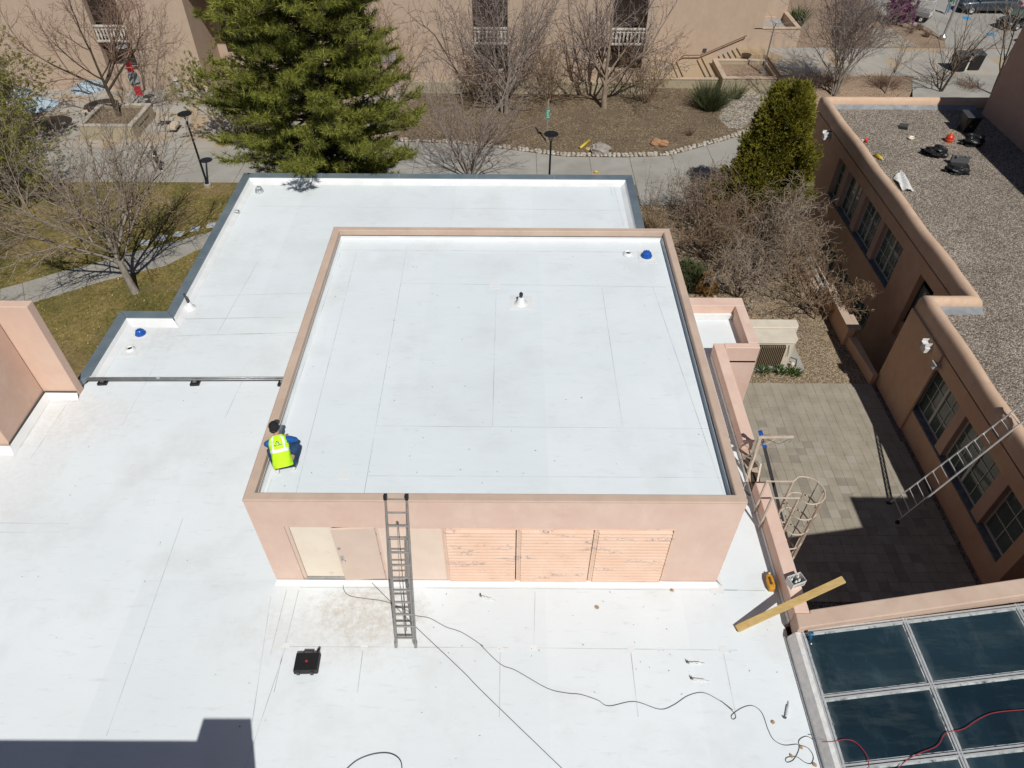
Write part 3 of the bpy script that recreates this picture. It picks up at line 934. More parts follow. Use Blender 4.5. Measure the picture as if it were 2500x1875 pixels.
# doors
MB().bb(.625, .70, .02, .135, R0, R0 + 2.125).bb(2.49, 2.515, .02, .135, R0, R0 + 2.125).bb(.7, 2.49, .02, .135, R0 + 2.09, R0 + 2.125).build('door_frame', MT['doorpink'], ph)
MB().bb(.70, 2.49, .0, .14, R0 - .02, R0 + .10).build('door_sill', MT['steel'], ph)
MB().bb(.6, 2.55, .139, .16, R0, R0 + 2.2).build('dark_interior', MT['black'], ph)
dl = MB().bb(.705, 1.585, .045, .09, R0 + .11, R0 + 2.085).build('door', MT['cream'], ph, bevel=.004, label='closed cream left door leaf')
for z in (.35, 1.1, 1.85):
    MB().bb(.69, .708, .03, .046, R0 + z - .06, R0 + z + .06).build('hinge', MT['steel'], dl)
ang = RAD(3.2)
c_, s_ = math.cos(ang), math.sin(ang)
hx, hy = 2.487, .035


def lp(u, d, z):   # u along the leaf from its right-hand hinge, d outwards
    return (hx - u * c_ - d * s_ * -1 * 0, hy - u * s_ - d * c_, R0 + z)


def leafbox(u0, u1, d0, d1, za, zb):
    mb = MB()
    P8 = [lp(u, d, z) for z in (za, zb) for (u, d) in ((u0, d0), (u1, d0), (u1, d1), (u0, d1))]
    return mb.add(P8, [(3, 2, 1, 0), (4, 5, 6, 7), (0, 1, 5, 4), (1, 2, 6, 5), (2, 3, 7, 6), (3, 0, 4, 7)])


dr = leafbox(0, .9, 0, .045, .11, 2.12).build('door', MT['doorpink'], ph, bevel=.004, label='beige right door leaf standing slightly open')
lk = MB().lathe(lp(.83, .05, 1.42), [(.035, 0), (.035, .02), (.02, .025)], 14, Matrix.Rotation(RAD(90), 3, 'X')).build('deadbolt', MT['steel'], dr, smooth=False)
leafbox(.79, .86, .046, .056, .92, 1.12).build('lock_plate', MT['steel'], dr)
MB().tube([lp(.825, .05, 1.0), lp(.825, .10, 1.0), lp(.74, .11, 1.0)], .012, 8).build('handle', MT['steel'], dr, smooth=True)
for z in (.35, 1.1, 1.85):
    MB().bb(2.484, 2.50, -.012, .03, R0 + z - .06, R0 + z + .06).build('hinge', MT['steel'], dr)
MB().bb(2.56, 3.87, -.006, .01, R0 + .08, R0 + 2.08).build('infill_panel', stucco('pale_infill_stucco', (.73, .585, .48), (.77, .625, .52)), ph)

# louvers: three bays of slats in frames
bays = ((3.93, 5.47), (5.508, 7.092), (7.13, 8.74))
for (a, b) in bays:
    lv = MB().bb(a - .018, a + .03, -.012, .13, R0 + .03, R0 + 2.1).bb(b - .03, b + .018, -.012, .13, R0 + .03, R0 + 2.1).bb(a + .03, b - .03, -.012, .13, R0 + .03, R0 + .055).bb(a + .03, b - .03, -.012, .13, R0 + 2.075, R0 + 2.1).build('louver_frame', MT['peeled'], ph)
    MB().bb(a, b, .131, .138, R0 + .05, R0 + 2.09).build('louver_backing', MT['black'], lv)
    n = 17
    e = (b - a) / 2 - .031
    e2 = e - .022  # slats end short: the black gap stands in for shade at the right jamb
    sl = MB().add([(-e, -.05, -.06), (e2, -.05, -.06), (e2, -.05, -.012), (-e, -.05, -.012), (e2, .09, .052), (-e, .09, .052), (-e, -.04, -.064), (e2, -.04, -.064), (e2, .1, .042), (-e, .1, .042)],
                  [(0, 1, 2, 3), (3, 2, 4, 5), (6, 9, 8, 7), (0, 6, 7, 1), (5, 4, 8, 9), (0, 3, 5, 9, 6), (1, 7, 8, 4, 2)]).mesh('slat', MT['peeled'])
    for i in range(n):
        inst('slat', sl, lv, ((a + b) / 2, 0.006, R0 + .125 + i * 1.89 / (n - 1)))
# ------------------------------------------------------------------ adobe building on the right
def subdiv(path, step=1.0):
    out = [path[0]]
    for a, b in zip(path, path[1:]):
        n = max(1, int(math.hypot(b[0] - a[0], b[1] - a[1]) / step))
        for i in range(1, n + 1):
            out.append((a[0] + (b[0] - a[0]) * i / n, a[1] + (b[1] - a[1]) * i / n))
    return out


def window(par, o, ud, ndv, w, z0, z1, cols=2, rows=3, leaves=2, fr='frame', gl='glass'):
    """window > frame, panes; o = corner on the glazing plane, ud along, ndv outward"""
    o, ud, ndv = Vector(o), Vector(ud), Vector(ndv)
    pt = lambda u, z, d=0.0: Vector((o.x, o.y, 0)) + ud * u + ndv * d + Vector((0, 0, z))

    def slab(mb, u0, u1, za, zb, d0, d1):
        mb.add([pt(u, z, d) for d in (d0, d1) for (u, z) in ((u0, za), (u1, za), (u1, zb), (u0, zb))], [(3, 2, 1, 0), (4, 5, 6, 7), (0, 1, 5, 4), (1, 2, 6, 5), (2, 3, 7, 6), (3, 0, 4, 7)])
    F = MB()
    fw = .07
    slab(F, 0, fw, z0, z1, 0, .06)
    slab(F, w - fw, w, z0, z1, 0, .06)
    slab(F, fw, w - fw, z0, z0 + fw, 0, .058)
    slab(F, fw, w - fw, z1 - fw, z1, 0, .058)
    lw = (w - 2 * fw - (leaves - 1) * .12) / leaves
    win = None
    bars = MB()
    cells_ = []
    for l in range(leaves):
        u0 = fw + l * (lw + .12)
        if l: slab(F, u0 - .12, u0, z0 + fw, z1 - fw, 0, .075)
        for c in range(1, cols):
            slab(bars, u0 + lw * c / cols - .016, u0 + lw * c / cols + .016, z0 + fw, z1 - fw, .005, .045)
        zh = (z1 - z0 - 2 * fw)
        for r_ in range(1, rows):
            slab(bars, u0, u0 + lw, z0 + fw + zh * r_ / rows - .016, z0 + fw + zh * r_ / rows + .016, .004, .044)
        for c in range(cols):
            for r_ in range(rows):
                cells_.append((u0 + lw * c / cols + .012, u0 + lw * (c + 1) / cols - .012, z0 + fw + zh * r_ / rows + .012, z0 + fw + zh * (r_ + 1) / rows - .012))
    win = F.build('window', MT[fr], par)
    if bars.v: bars.build('glazing_bars', MT[fr], win)
    for q in cells_:
        pn = MB()
        slab(pn, q[0], q[1], q[2], q[3], .008, .016)
        pn.build('pane', MT[gl], win)
    return win


ad = thing('adobe_building', 'rounded adobe-style building with gravel roof on the right', 'building', (28, 20, 0))
XN, XF = 22.86, 24.84
near = MB()
near.facade((XN, 4.9), (0, 1, 0), (-1, 0, 0), 11.15, -.3, 4.5, [(.55, 8.4, 1.28, 3.72)], .36)
near.quad((XN, 16.05, -2.7), (XF, 16.05, -2.7), (XF, 16.05, 4.5), (XN, 16.05, 4.5))
near.quad((XN, 4.9, -.3), (XN, 4.9, 4.5), (46, 4.9, 4.5), (46, 4.9, -.3))
near.facade((XF, 16.05), (0, 1, 0), (-1, 0, 0), 20.55, -2.7, 4.5, [(5.6, 15.3, 1.42, 3.8), (5.9, 15.3, -2.2, -.6), (2.0, 3.5, .05, 3.8)], .36)
near.quad((XF, 36.6, -2.7), (46, 36.6, -2.7), (46, 36.6, 4.5), (XF, 36.6, 4.5))
near.build('wall', MT['adobe'], ad)
MB().prism([(22.76, 13.0), (22.87, 12.99), (22.87, 16.05), (22.75, 16.06)], -.2, 4.5).build('pier', MT['adobe'], ad, bevel=.03)
prof = [(0, 4.45), (0, 4.98), (.035, 5.16), (.11, 5.28), (.25, 5.34), (.39, 5.29), (.47, 5.18), (.51, 5.0), (.52, 4.78)]
cap = MB().sweep(prof, subdiv([(XN, 4.9), (XN, 16.05), (XF, 16.05), (XF, 36.6), (46, 36.6)], .7))
jr = random.Random(3)
for i, p in enumerate(cap.v):
    if p[2] > 5.0: cap.v[i] = (p[0] + jr.uniform(-.012, .012), p[1], p[2] + .03 * math.sin(p[1] * 1.1) + jr.uniform(-.012, .012))
cap.build('parapet', MT['adobecap'], ad, smooth=True)
rp = [(XN + .5, 4.9), (46, 4.9), (46, 36.1), (XF + .5, 36.1), (XF + .5, 15.55), (XN + .5, 15.55)]
MB().prism(rp, 4.6, 4.8).build('gravel_roof', MT['roofgravel'], ad)
MT['felt'] = M('grey_roof_felt', (.2, .21, .22), (.3, .31, .32), 2, .7, bs=.3, bscale=5)
MB().quad((XF + .52, 36.08, 4.98), (34.6, 36.08, 4.98), (34.6, 35.75, 4.805), (XF + .52, 35.75, 4.805)).build('flashing', MT['felt'], ad)
MB().quad((XN + .53, 15.53, 4.98), (XF + .5, 15.53, 4.98), (XF + .5, 15.2, 4.805), (XN + .53, 15.2, 4.805)).build('flashing', MT['felt'], ad)
# window bands
MB().bb(XN - .02, XN + .37, 5.46, 13.29, 1.2, 1.283).build('sill', MT['slate'], ad, bevel=.01)
MB().bb(XF - .02, XF + .37, 21.66, 31.34, 1.34, 1.423).build('sill', MT['slate'], ad, bevel=.01)
for y0, y1 in ((10.38, 10.9), (7.06, 7.64)):
    MB().bb(XN + .03, XN + .36, y0, y1, 1.284, 3.715).build('pilaster', MT['mauve'], ad, bevel=.02)
for y0, y1 in ((24.15, 24.65), (26.95, 27.5), (29.7, 30.2)):
    MB().bb(XF + .03, XF + .36, y0, y1, 1.424, 3.795).build('pilaster', MT['mauve'], ad, bevel=.02)
    MB().bb(XF + .03, XF + .36, y0, y1, -2.19, -.605).build('pilaster', MT['mauve'], ad, bevel=.02)
for y0, y1 in ((10.9, 13.28), (7.64, 10.38), (5.46, 7.06)):
    window(ad, (XN + .33, y1), (0, -1, 0), (-1, 0, 0), y1 - y0, 1.29, 3.71, cols=2, rows=3, leaves=2 if y1 - y0 > 2 else 1)
for y0, y1 in ((21.66, 24.15), (24.65, 26.95), (27.5, 29.7), (30.2, 31.34)):
    window(ad, (XF + .33, y1), (0, -1, 0), (-1, 0, 0), y1 - y0, 1.43, 3.79, cols=2, rows=3, leaves=2 if y1 - y0 > 2 else 1)
for y0, y1 in ((21.96, 24.15), (24.65, 26.95), (27.5, 29.7)):
    window(ad, (XF + .33, y1), (0, -1, 0), (-1, 0, 0), y1 - y0, -2.19, -.61, cols=2, rows=2, leaves=2)
window(ad, (XF + .33, 19.5), (0, -1, 0), (-1, 0, 0), 1.42, .95, 3.3, cols=1, rows=3, leaves=1, fr='darkgrey')
MB().bb(XF + .2, XF + .36, 18.06, 19.54, .05, .93).build('apron_panel', MT['adobe'], ad)
# scuppers: open white troughs with a leader head below
for (x, y, z) in ((XN, 13.9, 4.28), (XF, 33.6, 4.2)):
    sc = MB().bb(x - .42, x + .02, y - .15, y + .15, z, z + .02).bb(x - .42, x + .02, y - .17, y - .15, z, z + .16).bb(x - .42, x + .02, y + .15, y + .17, z, z + .16).build('scupper', MT['white'], ad)
    MB().prism([(x - .4, y - .24), (x - .03, y - .24), (x - .03, y + .1), (x - .4, y + .1)], z - .3, z - .04).build('leader_head', MT['white'], sc, bevel=.02)
    MB().bb(x - .03, x - .004, y - .13, y + .13, z + .03, z + .2).build('throat', MT['black'], sc)
fx = MB().box((XN - .16, 12.95, 4.02), (.3, .34, .03), ry=.5).box((XN - .2, 12.95, 3.9), (.22, .3, .16), ry=.5).build('floodlight', MT['offwhite'], ad)
MB().bb(XN - .08, XN, 12.9, 13.0, 3.95, 4.05).build('bracket', MT['offwhite'], fx)
MB().bb(XN - .12, XN - .005, 13.25, 13.5, 3.98, 4.01).build('ledge', MT['offwhite'], ad)

# tall block on the far right
tb = thing('tall_mauve_block', 'tall mauve stucco block rising beside the gravel roof at the right edge', 'building', (40, 28, 0))
MB().prism([(34.62, 12), (60, 12), (60, 35.3), (34.66, 35.3)], -.3, 13.7).build('wall', MT['mauve'], tb, bevel=.05)
MB().bb(34.45, 60.1, 11.9, 35.45, 13.702, 13.95).build('cornice', MT['mauve'], tb)

# ------------------------------------------------------------------ skylight wing, lower right
sk = thing('skylight_wing', 'glazed skylight roof with aluminium bars behind a pink parapet, lower right', 'building', (15, -4, 0))
MB().prism([(11.305, -16), (34, -16), (34, 2.3), (11.72, -1.0)], -.3, 9.28).build('wall', MT['mauve'], sk)
ux, uy = math.cos(RAD(8.98)), math.sin(RAD(8.98))
A = Vector((11.715, -.93))
B = A + Vector((ux, uy)) * 24
nrm = Vector((uy, -ux))
MB().prism([(11.36, -1.36), (11.385, -1.0), (11.70, -1.002), A.to_tuple(), B.to_tuple(), (B + nrm * .44).to_tuple()], 9.2, 9.66).build('parapet', MT['pinktop'], sk, bevel=.025)
C0 = A + nrm * .47 - Vector((ux, uy)) * .2
MB().prism([C0.to_tuple(), (C0 + Vector((ux, uy)) * 24).to_tuple(), (C0 + Vector((ux, uy)) * 24 + nrm * .12).to_tuple(), (C0 + nrm * .05).to_tuple()], 9.2, 9.36).build('gutter', MT['black'], sk)
SZ = 9.45
XL = [11.47, 13.76, 16.35, 19.0, 21.6]
Y0 = [-1.36, -2.72, -3.98, -5.25, -6.5]
yy = lambda k, x: Y0[k] + (x - 11.47) * (.13 - .012 * k)
for k in range(4):
    for i in range(4):
        a, b = XL[i] + .05, XL[i + 1] - .05
        MB().prism([(a, yy(k + 1, a) + .05), (b, yy(k + 1, b) + .05), (b, yy(k, b) - .05), (a, yy(k, a) - .05)], SZ - .02, SZ).build('pane', MT['skyglass'], sk)
# bars: twin rails with a groove, and pale sealant residue on the glass beside them
MT['sealant'] = M('pale_sealant_residue', (.33, .36, .35), (.5, .53, .52), 3, .6, spots=[((.03, .05, .055), 7, .5, .2)])
for i, x in enumerate(XL):
    b = MB()
    for dx in (-.028, .028): b.bar((x + dx, yy(0, x) + .05, SZ + .018), (x + dx, yy(4, x), SZ + .018), .03, .045)
    b.bar((x, yy(0, x), SZ + .005), (x, yy(4, x), SZ + .005), .026, .02).build('glazing_bar', MT['alu'], sk)
    for s in (-1, 1):
        if i == 0 and s < 0: continue
        MB().add([(x + s * .045, yy(0, x) - .1, SZ + .002), (x + s * .075, yy(0, x) - .1, SZ + .002), (x + s * .075, yy(4, x), SZ + .002), (x + s * .045, yy(4, x), SZ + .002)], [(0, 1, 2, 3)]).build('sealant_band', MT['sealant'], sk)
for k in range(5):
    b = MB()
    for dy in (-.028, .028): b.bar((XL[0], yy(k, XL[0]) + dy, SZ + .012), (XL[-1], yy(k, XL[-1]) + dy, SZ + .012), .03, .045)
    b.build('glazing_bar', MT['alu'], sk)
    for s in (-1, 1):
        if k == 0 and s > 0: continue
        p, q = (XL[0], yy(k, XL[0]) + s * .045), (XL[-1], yy(k, XL[-1]) + s * .045)
        MB().add([(p[0], p[1], SZ + .003), (q[0], q[1], SZ + .003), (q[0], q[1] + s * .035, SZ + .003), (p[0], p[1] + s * .035, SZ + .003)], [(0, 1, 2, 3)]).build('sealant_band', MT['sealant'], sk)
MB().add([(11.225, -1.36, 9.30), (11.33, -1.36, 9.49), (11.45, -1.36, 9.49), (11.225, -8, 9.30), (11.33, -8, 9.49), (11.45, -8, 9.49), (11.225, -1.36, 9.1), (11.225, -8, 9.1)], [(0, 1, 4, 3), (1, 2, 5, 4), (6, 0, 3, 7), (6, 2, 1, 0)]).build('curb_cap', MT['white'], sk)
MB().bb(11.2, 11.224, -8, -1.3, 9.14, 9.2).build('curb_foot', MT['flashing'], sk)
# building frame dimly seen below the glass is left to the dark interior

# higher block out of the frame on the right: throws the square shadow into the courtyard
h3 = 12.0
eb = thing('east_block', 'pink stucco block east of the skylight roof', 'building', (28, -6, 0))
cx3, cy3 = 19.21 + DX * h3, 9.24 - DY * h3
MB().prism([(cx3, cy3), (46, cy3), (46, -16), (cx3, -16)], 9.3, h3).build('wall', MT['pink'], eb)

# ------------------------------------------------------------------ tan building at the back
MT['brownglass'] = glass_mat('brown_window_glass', (.03, .022, .018), .08)
MT['brownframe'] = plain('dark_brown_frame', (.07, .05, .04), .6)
tn = thing('tan_building', 'long tan stucco building with dark window bays across the top of the picture', 'building', (0, 52, 0))
YW = 50.0
bays_ = [(-27.2, -24.7, 1.86), (-8.9, -6.0, 1.7), (2.2, 4.9, 1.66), (12.88, 15.6, 1.8)]
left = MB()
left.facade((-70, YW), (1, 0, 0), (0, -1, 0), 70 - 19.66, 0, 12, [(b[0] + 70, b[1] + 70, b[2], 11) for b in bays_[:1]], .7)
left.quad((-19.66, YW, 0), (-19.66, 55, 0), (-19.66, 55, 12), (-19.66, YW, 12))
left.quad((-19.66, 54.4, 0), (-14.2, 54.4, 0), (-14.2, 54.4, 12), (-19.66, 54.4, 12)).quad((-14.2, 55, 0), (-14.2, YW, 0), (-14.2, YW, 12), (-14.2, 55, 12))
left.facade((-14.2, YW), (1, 0, 0), (0, -1, 0), 14.2 + 16.4, 0, 12, [(b[0] + 14.2, b[1] + 14.2, b[2], 11) for b in bays_[1:]], .7)
left.quad((16.4, YW, 0), (16.4, 56.2, 0), (16.4, 56.2, 12), (16.4, YW, 12))
left.quad((16.4, 56.1, -.2), (26.6, 56.1, -.2), (26.6, 56.1, 12), (16.4, 56.1, 12)).quad((26.6, 56.1, 0), (26.6, 60.3, 0), (26.6, 60.3, 12), (26.6, 56.1, 12))
left.quad((26.6, 60.3, 0), (29.8, 60.3, 0), (29.8, 60.3, 12), (26.6, 60.3, 12)).quad((29.8, 60.3, 0), (29.8, 75, 0), (29.8, 75, 12), (29.8, 60.3, 12))
left.build('wall', MT['tan'], tn)
MB().bb(-19.9, -14.0, 49.9, 55, 8.2, 12.1).build('porch_slab', MT['tan'], tn)
MB().bb(-3.5, 16.41, 49.62, 49.998, -.1, .92).build('plinth', MT['plinth'], tn, bevel=.02)
for (a, b, zb) in bays_:
    MB().bb(a, b, 50.68, 50.72, zb, 11).build('bay_back', MT['brownframe'], tn)
    window(tn, (a + .02, 50.6), (1, 0, 0), (0, -1, 0), b - a - .04, zb + .02, 3.7, cols=2, rows=2, leaves=2, fr='brownframe', gl='brownglass')
    window(tn, (a + .02, 50.6), (1, 0, 0), (0, -1, 0), b - a - .04, 5.0, 8.0, cols=2, rows=3, leaves=2, fr='brownframe', gl='brownglass')
    bal = MB().bb(a + .03, b - .03, 49.92, 50.1, 3.72, 3.86).bb(a + .03, b - .03, 49.92, 50.1, 4.83, 4.96).bb(a + .03, b - .03, 49.97, 50.05, 4.62, 4.68).build('balustrade', MT['offwhite'], tn, bevel=.01)
    n = 9
    bm = MB()
    for zz0, zz1, w0, w1 in ((-.48, -.3, .07, .12), (-.3, -.1, .12, .2), (-.1, .06, .2, .09), (.06, .2, .09, .17), (.2, .34, .17, .1), (.34, .49, .1, .07)):
        bm.add([(-w0 / 2, -.02, zz0), (w0 / 2, -.02, zz0), (w1 / 2, -.02, zz1), (-w1 / 2, -.02, zz1), (-w0 / 2, .03, zz0), (w0 / 2, .03, zz0), (w1 / 2, .03, zz1), (-w1 / 2, .03, zz1)], [(0, 1, 2, 3), (7, 6, 5, 4), (0, 3, 7, 4), (1, 5, 6, 2)])
    bme = bm.mesh('baluster', MT['offwhite'])
    for i in range(n):
        inst('baluster', bme, bal, (a + .18 + (b - a - .36) * i / (n - 1), 50.0, 4.345))
bl2 = MB().bb(-18.9, -16.0, 54.2, 54.36, 3.9, 4.05).bb(-18.9, -16.0, 54.2, 54.36, 4.85, 5.0).build('balustrade', MT['offwhite'], tn)
for i in range(8): inst('baluster', bme, bl2, (-18.7 + i * .36, 54.26, 4.45), scale=(1.1, 1, .82))
MB().bb(-18.9, -16, 54.37, 54.39, 1.5, 8).build('window', MT['brownglass'], tn)
# wall sign
sg = MB().bb(-5.6, -3.75, 49.93, 49.995, 2.33, 3.02).build('wall_sign', plain('blue_grey_sign_edge', (.22, .25, .30), .5), tn)
MB().bb(-5.55, -3.8, 49.92, 49.929, 2.38, 2.97).build('sign_face', plain('pale_sign_face', (.46, .48, .50), .5), sg)
sr = random.Random(5)
for r_ in range(4):
    x = -5.42
    z = 2.86 - r_ * .115
    mb = MB()
    while x < -4.35 + (.35 if r_ < 2 else 0):
        w = sr.uniform(.05, .15)
        mb.bb(x, x + w, 49.914, 49.919, z - (.035 if r_ else .045), z)
        x += w + .035
    mb.build('lettering', plain('red_sign_text' if r_ == 0 else 'grey_sign_text', (.35, .09, .09) if r_ == 0 else (.16, .17, .2), .6), sg)
MB().bb(-4.02, -3.86, 49.914, 49.919, 2.42, 2.55).build('emblem', MT['black'], sg)
MB().box((-25.15, 49.75, 2.15), (1.05, .5, .05), rx=RAD(-35)).build('awning', plain('grey_awning', (.13, .15, .17), .5), tn)
MB().bb(21.85, 22.15, 56.0, 56.09, 1.15, 1.4).build('wall_light', MT['darkgrey'], tn)
hr = MB().tube([(19.973,55.85,0.717),(20.252,55.85,0.898),(21.692,55.85,0.926),(25.313,55.85,2.557)], .045, 8).build('handrail', plain('rust_brown_rail', (.16, .07, .045), .5), tn, smooth=True)
for p in ((21.8, .0), (23.5, .7), (25.2, 1.4)):
    MB().bar((p[0], 56.08, p[1] + 1.0), (p[0], 55.86, p[1] + .93), .03).build('rail_bracket', MT['darkgrey'], hr)
# low wall and steps
lw = thing('entrance_steps', 'buff concrete steps climbing beside the tan wall, upper right', 'steps', (22, 54, 0))
n = 0
zst = 0.0
for x0, cnt in ((19.35, 2), (21.5, 2), (23.3, 5)):
    for i in range(cnt):
        zst += 1.5 / 9
        xa = x0 + i * .36
        nxt = xa + .36 if i < cnt - 1 else {19.35: 21.5, 21.5: 23.3, 23.3: 27.2}[x0]
        y0 = 51.25 if xa < 22.2 else 54.42
        MB().bb(xa, nxt - .002, y0, 56.09, -.1, zst).build('step', MT['plaza'], lw, bevel=.01)
MB().sheet([(16.4, 51.2), (19.35, 51.2), (19.35, 56.1), (16.4, 56.1)], .02).build('steps_forecourt', MT['plaza'], kind='structure')
rw = thing('low_plinth_wall', 'low grey-green wall with pale cap left of the square planter', 'wall', (19, 51, 0))
MB().bb(16.42, 22.36, 50.92, 51.2, -.1, .72).build('wall', MT['plinth'], rw)
MB().bb(16.42, 22.34, 50.88, 51.24, .723, .80).build('cap', MT['tan'], rw, bevel=.01)
pl = thing('square_planter', 'square stucco planter holding the silver lamp post beside the steps', 'planter', (24.6, 52.2, 0))
MB().bb(22.37, 27.0, 50.1, 50.45, -.1, 1.12).bb(22.37, 27.0, 53.95, 54.3, -.1, 1.12).bb(22.37, 22.72, 50.45, 53.95, -.1, 1.12).bb(26.65, 27.0, 50.45, 53.95, -.1, 1.12).build('wall', MT['plinth'], pl)
for q in ((22.33, 27.04, 50.06, 50.47), (22.33, 27.04, 53.93, 54.34), (22.33, 22.74, 50.474, 53.926), (26.63, 27.04, 50.474, 53.926)):
    MB().bb(*q, 1.123, 1.2).build('cap', MT['tan'], pl, bevel=.01)
MB().bb(22.7, 26.67, 50.43, 53.97, .5, .86).build('soil', MT['dirt'], pl)
tr = thing('walled_terrace', 'boxy stucco terrace wall at the end of the tan building', 'wall', (28, 57, 1.5))
MB().bb(25.95, 29.9, 56.15, 56.45, 1.0, 3.0).bb(29.6, 29.9, 56.45, 60.5, 1.0, 3.0).build('wall', MT['tan'], tr)
MB().bb(25.9, 29.95, 56.1, 56.5, 3.003, 3.08).bb(29.56, 29.95, 56.503, 60.5, 3.003, 3.08).build('cap', MT['tan'], tr)
MB().bb(26.62, 29.58, 56.47, 60.28, 1.2, 2.4).build('terrace_floor', MT['concrete'], tr)
MB().bb(26.72, 28.9, 60.0, 60.28, 2.4, 2.75).build('bench_ledge', MT['tan'], tr)
window(tn, (26.58, 57.2), (0, 1, 0), (1, 0, 0), 1.9, 3.2, 6.2, cols=1, rows=2, leaves=1, fr='white')

# ------------------------------------------------------------------ retaining wall, rails, small stone wall
rt = thing('retaining_wall', 'pink retaining wall with pale cap beside the sunken windows', 'wall', (22.3, 18, 0))
MB().bb(22.04, 22.40, 18.7, 22.4, -.2, 1.02).build('wall', MT['adobe'], rt)
MB().bb(22.0, 22.42, 18.67, 22.42, 1.023, 1.12).bb(22.423, 22.64, 18.67, 19.78, 1.023, 1.12).build('cap', MT['tan'], rt, bevel=.012)
MB().prism([(22.2, 18.69), (22.42, 15.9), (22.66, 15.9), (22.62, 18.69)], -2.6, .58).build('stub_wall', MT['adobe'], rt, bevel=.02)
MB().bb(22.405, 22.62, 18.7, 35.5, -2.6, .12).build('pit_wall', MT['concrete'], rt)
rl = thing('ramp_handrail', 'pair of pale pipe rails running beside the bare shrubs to the retaining wall', 'handrail', (21.5, 24, 0))
for pts in ([(22.101,28.055,1.15),(21.923,24.647,1.15),(21.767,21.923,1.15)], [(22.192,27.165,1.15),(22.083,24.307,1.15),(22.117,22.238,1.15)]):
    MB().tube(pts, .03, 8).build('rail', MT['offwhite'], rl, smooth=True)
    for t_ in (.1, .5, .9):
        a, b = Vector(pts[0]), Vector(pts[2])
        p = a.lerp(b, t_)
        MB().tube([(p.x, p.y, 0), (p.x, p.y, 1.14)], .022, 6).build('post', MT['offwhite'], rl)
q = [(21.762,26.124,0.3),(22.174,26.009,0.3),(22.126,22.532,0.3),(21.819,22.794,0.3)]
MB().prism([p[:2] for p in q], 0, .3).build('curb_wall', MT['tan'], bevel=.02, label='pale concrete curb running beside the pipe rails', cat='curb')
# ------------------------------------------------------------------ vegetation
def bark(name, c1, c2):
    return M(name, c1, c2, 6, .9, bs=.5, bscale=25, bdist=.02, stretch=(1, 1, .3), spec=.1)


MT['bark_grey'] = bark('grey_bark', (.20, .17, .14), (.29, .25, .21))
MT['bark_tan'] = bark('tan_bark', (.22, .165, .12), (.32, .25, .19))
MT['bark_pale'] = bark('pale_bark', (.30, .27, .23), (.20, .17, .14))
MT['bark_dark'] = bark('dark_pine_bark', (.055, .042, .03), (.09, .07, .05))
MT['twig_red'] = bark('reddish_twigs', (.25, .165, .12), (.33, .22, .165))
MT['twig_mauve'] = bark('mauve_grey_twigs', (.24, .19, .165), (.33, .27, .24))
MT['twig_brown'] = bark('brown_shrub_twigs', (.18, .12, .075), (.31, .22, .15))
MT['twig_grey'] = bark('weathered_grey_twigs', (.26, .205, .155), (.39, .32, .25))


def leaf_mat(name, cols, trans=.0, scale=1.2, rough=.6):
    m, nt, b = new_mat(name)
    g = nt.nodes.new('ShaderNodeNewGeometry')
    k = len(cols)
    r = ramp(nt, [(i / max(1, k - 1), c) for i, c in enumerate(cols)])
    nt.links.new(g.outputs['Random Per Island'], r.inputs[0])
    r2 = ramp(nt, [(.3, (.62, .62, .62)), (.7, (1.25, 1.25, 1.25))])
    nt.links.new(noise(nt, wpos(nt), scale, 3), r2.inputs[0])
    col = mixc(nt, 1.0, r.outputs[0], r2.outputs[0], 'MULTIPLY')
    nt.links.new(col, b.inputs['Base Color'])
    b.inputs['Roughness'].default_value = rough
    b.inputs['Specular IOR Level'].default_value = .25
    if trans:
        tr_ = nt.nodes.new('ShaderNodeBsdfTranslucent')
        nt.links.new(col, tr_.inputs[0])
        mx = nt.nodes.new('ShaderNodeMixShader')
        mx.inputs[0].default_value = trans
        nt.links.new(b.outputs[0], mx.inputs[1])
        nt.links.new(tr_.outputs[0], mx.inputs[2])
        nt.links.new(mx.outputs[0], nt.nodes['Material Output'].inputs[0])
    return m


MT['pine'] = leaf_mat('pine_needles', [(.085, .105, .02), (.165, .185, .03), (.26, .275, .045), (.36, .35, .075)], .22, .8)
MT['arbor'] = leaf_mat('arborvitae_sprays', [(.11, .11, .02), (.24, .225, .03), (.38, .34, .045)], .12, 1.4)
MT['bud'] = leaf_mat('spring_leaves', [(.18, .19, .035), (.28, .28, .06), (.36, .34, .11)], .35, 1.0)
MT['dry'] = leaf_mat('dry_brown_leaves', [(.14, .09, .05), (.22, .15, .09), (.3, .22, .14)], .1)
MT['purple'] = leaf_mat('purple_blossom', [(.13, .02, .09), (.24, .045, .17), (.32, .08, .24)], .15)
MT['shrubgreen'] = leaf_mat('grey_green_shrub', [(.06, .075, .032), (.11, .13, .055), (.17, .18, .085)], .1)
MT['weed'] = leaf_mat('green_weeds', [(.05, .10, .015), (.09, .16, .03)], .15)
MT['straw'] = leaf_mat('straw_stems', [(.3, .22, .11), (.2, .14, .07), (.38, .27, .13)], .1)
MT['orangeshrub'] = leaf_mat('orange_brown_shrub', [(.28, .15, .04), (.4, .23, .07)], .1)


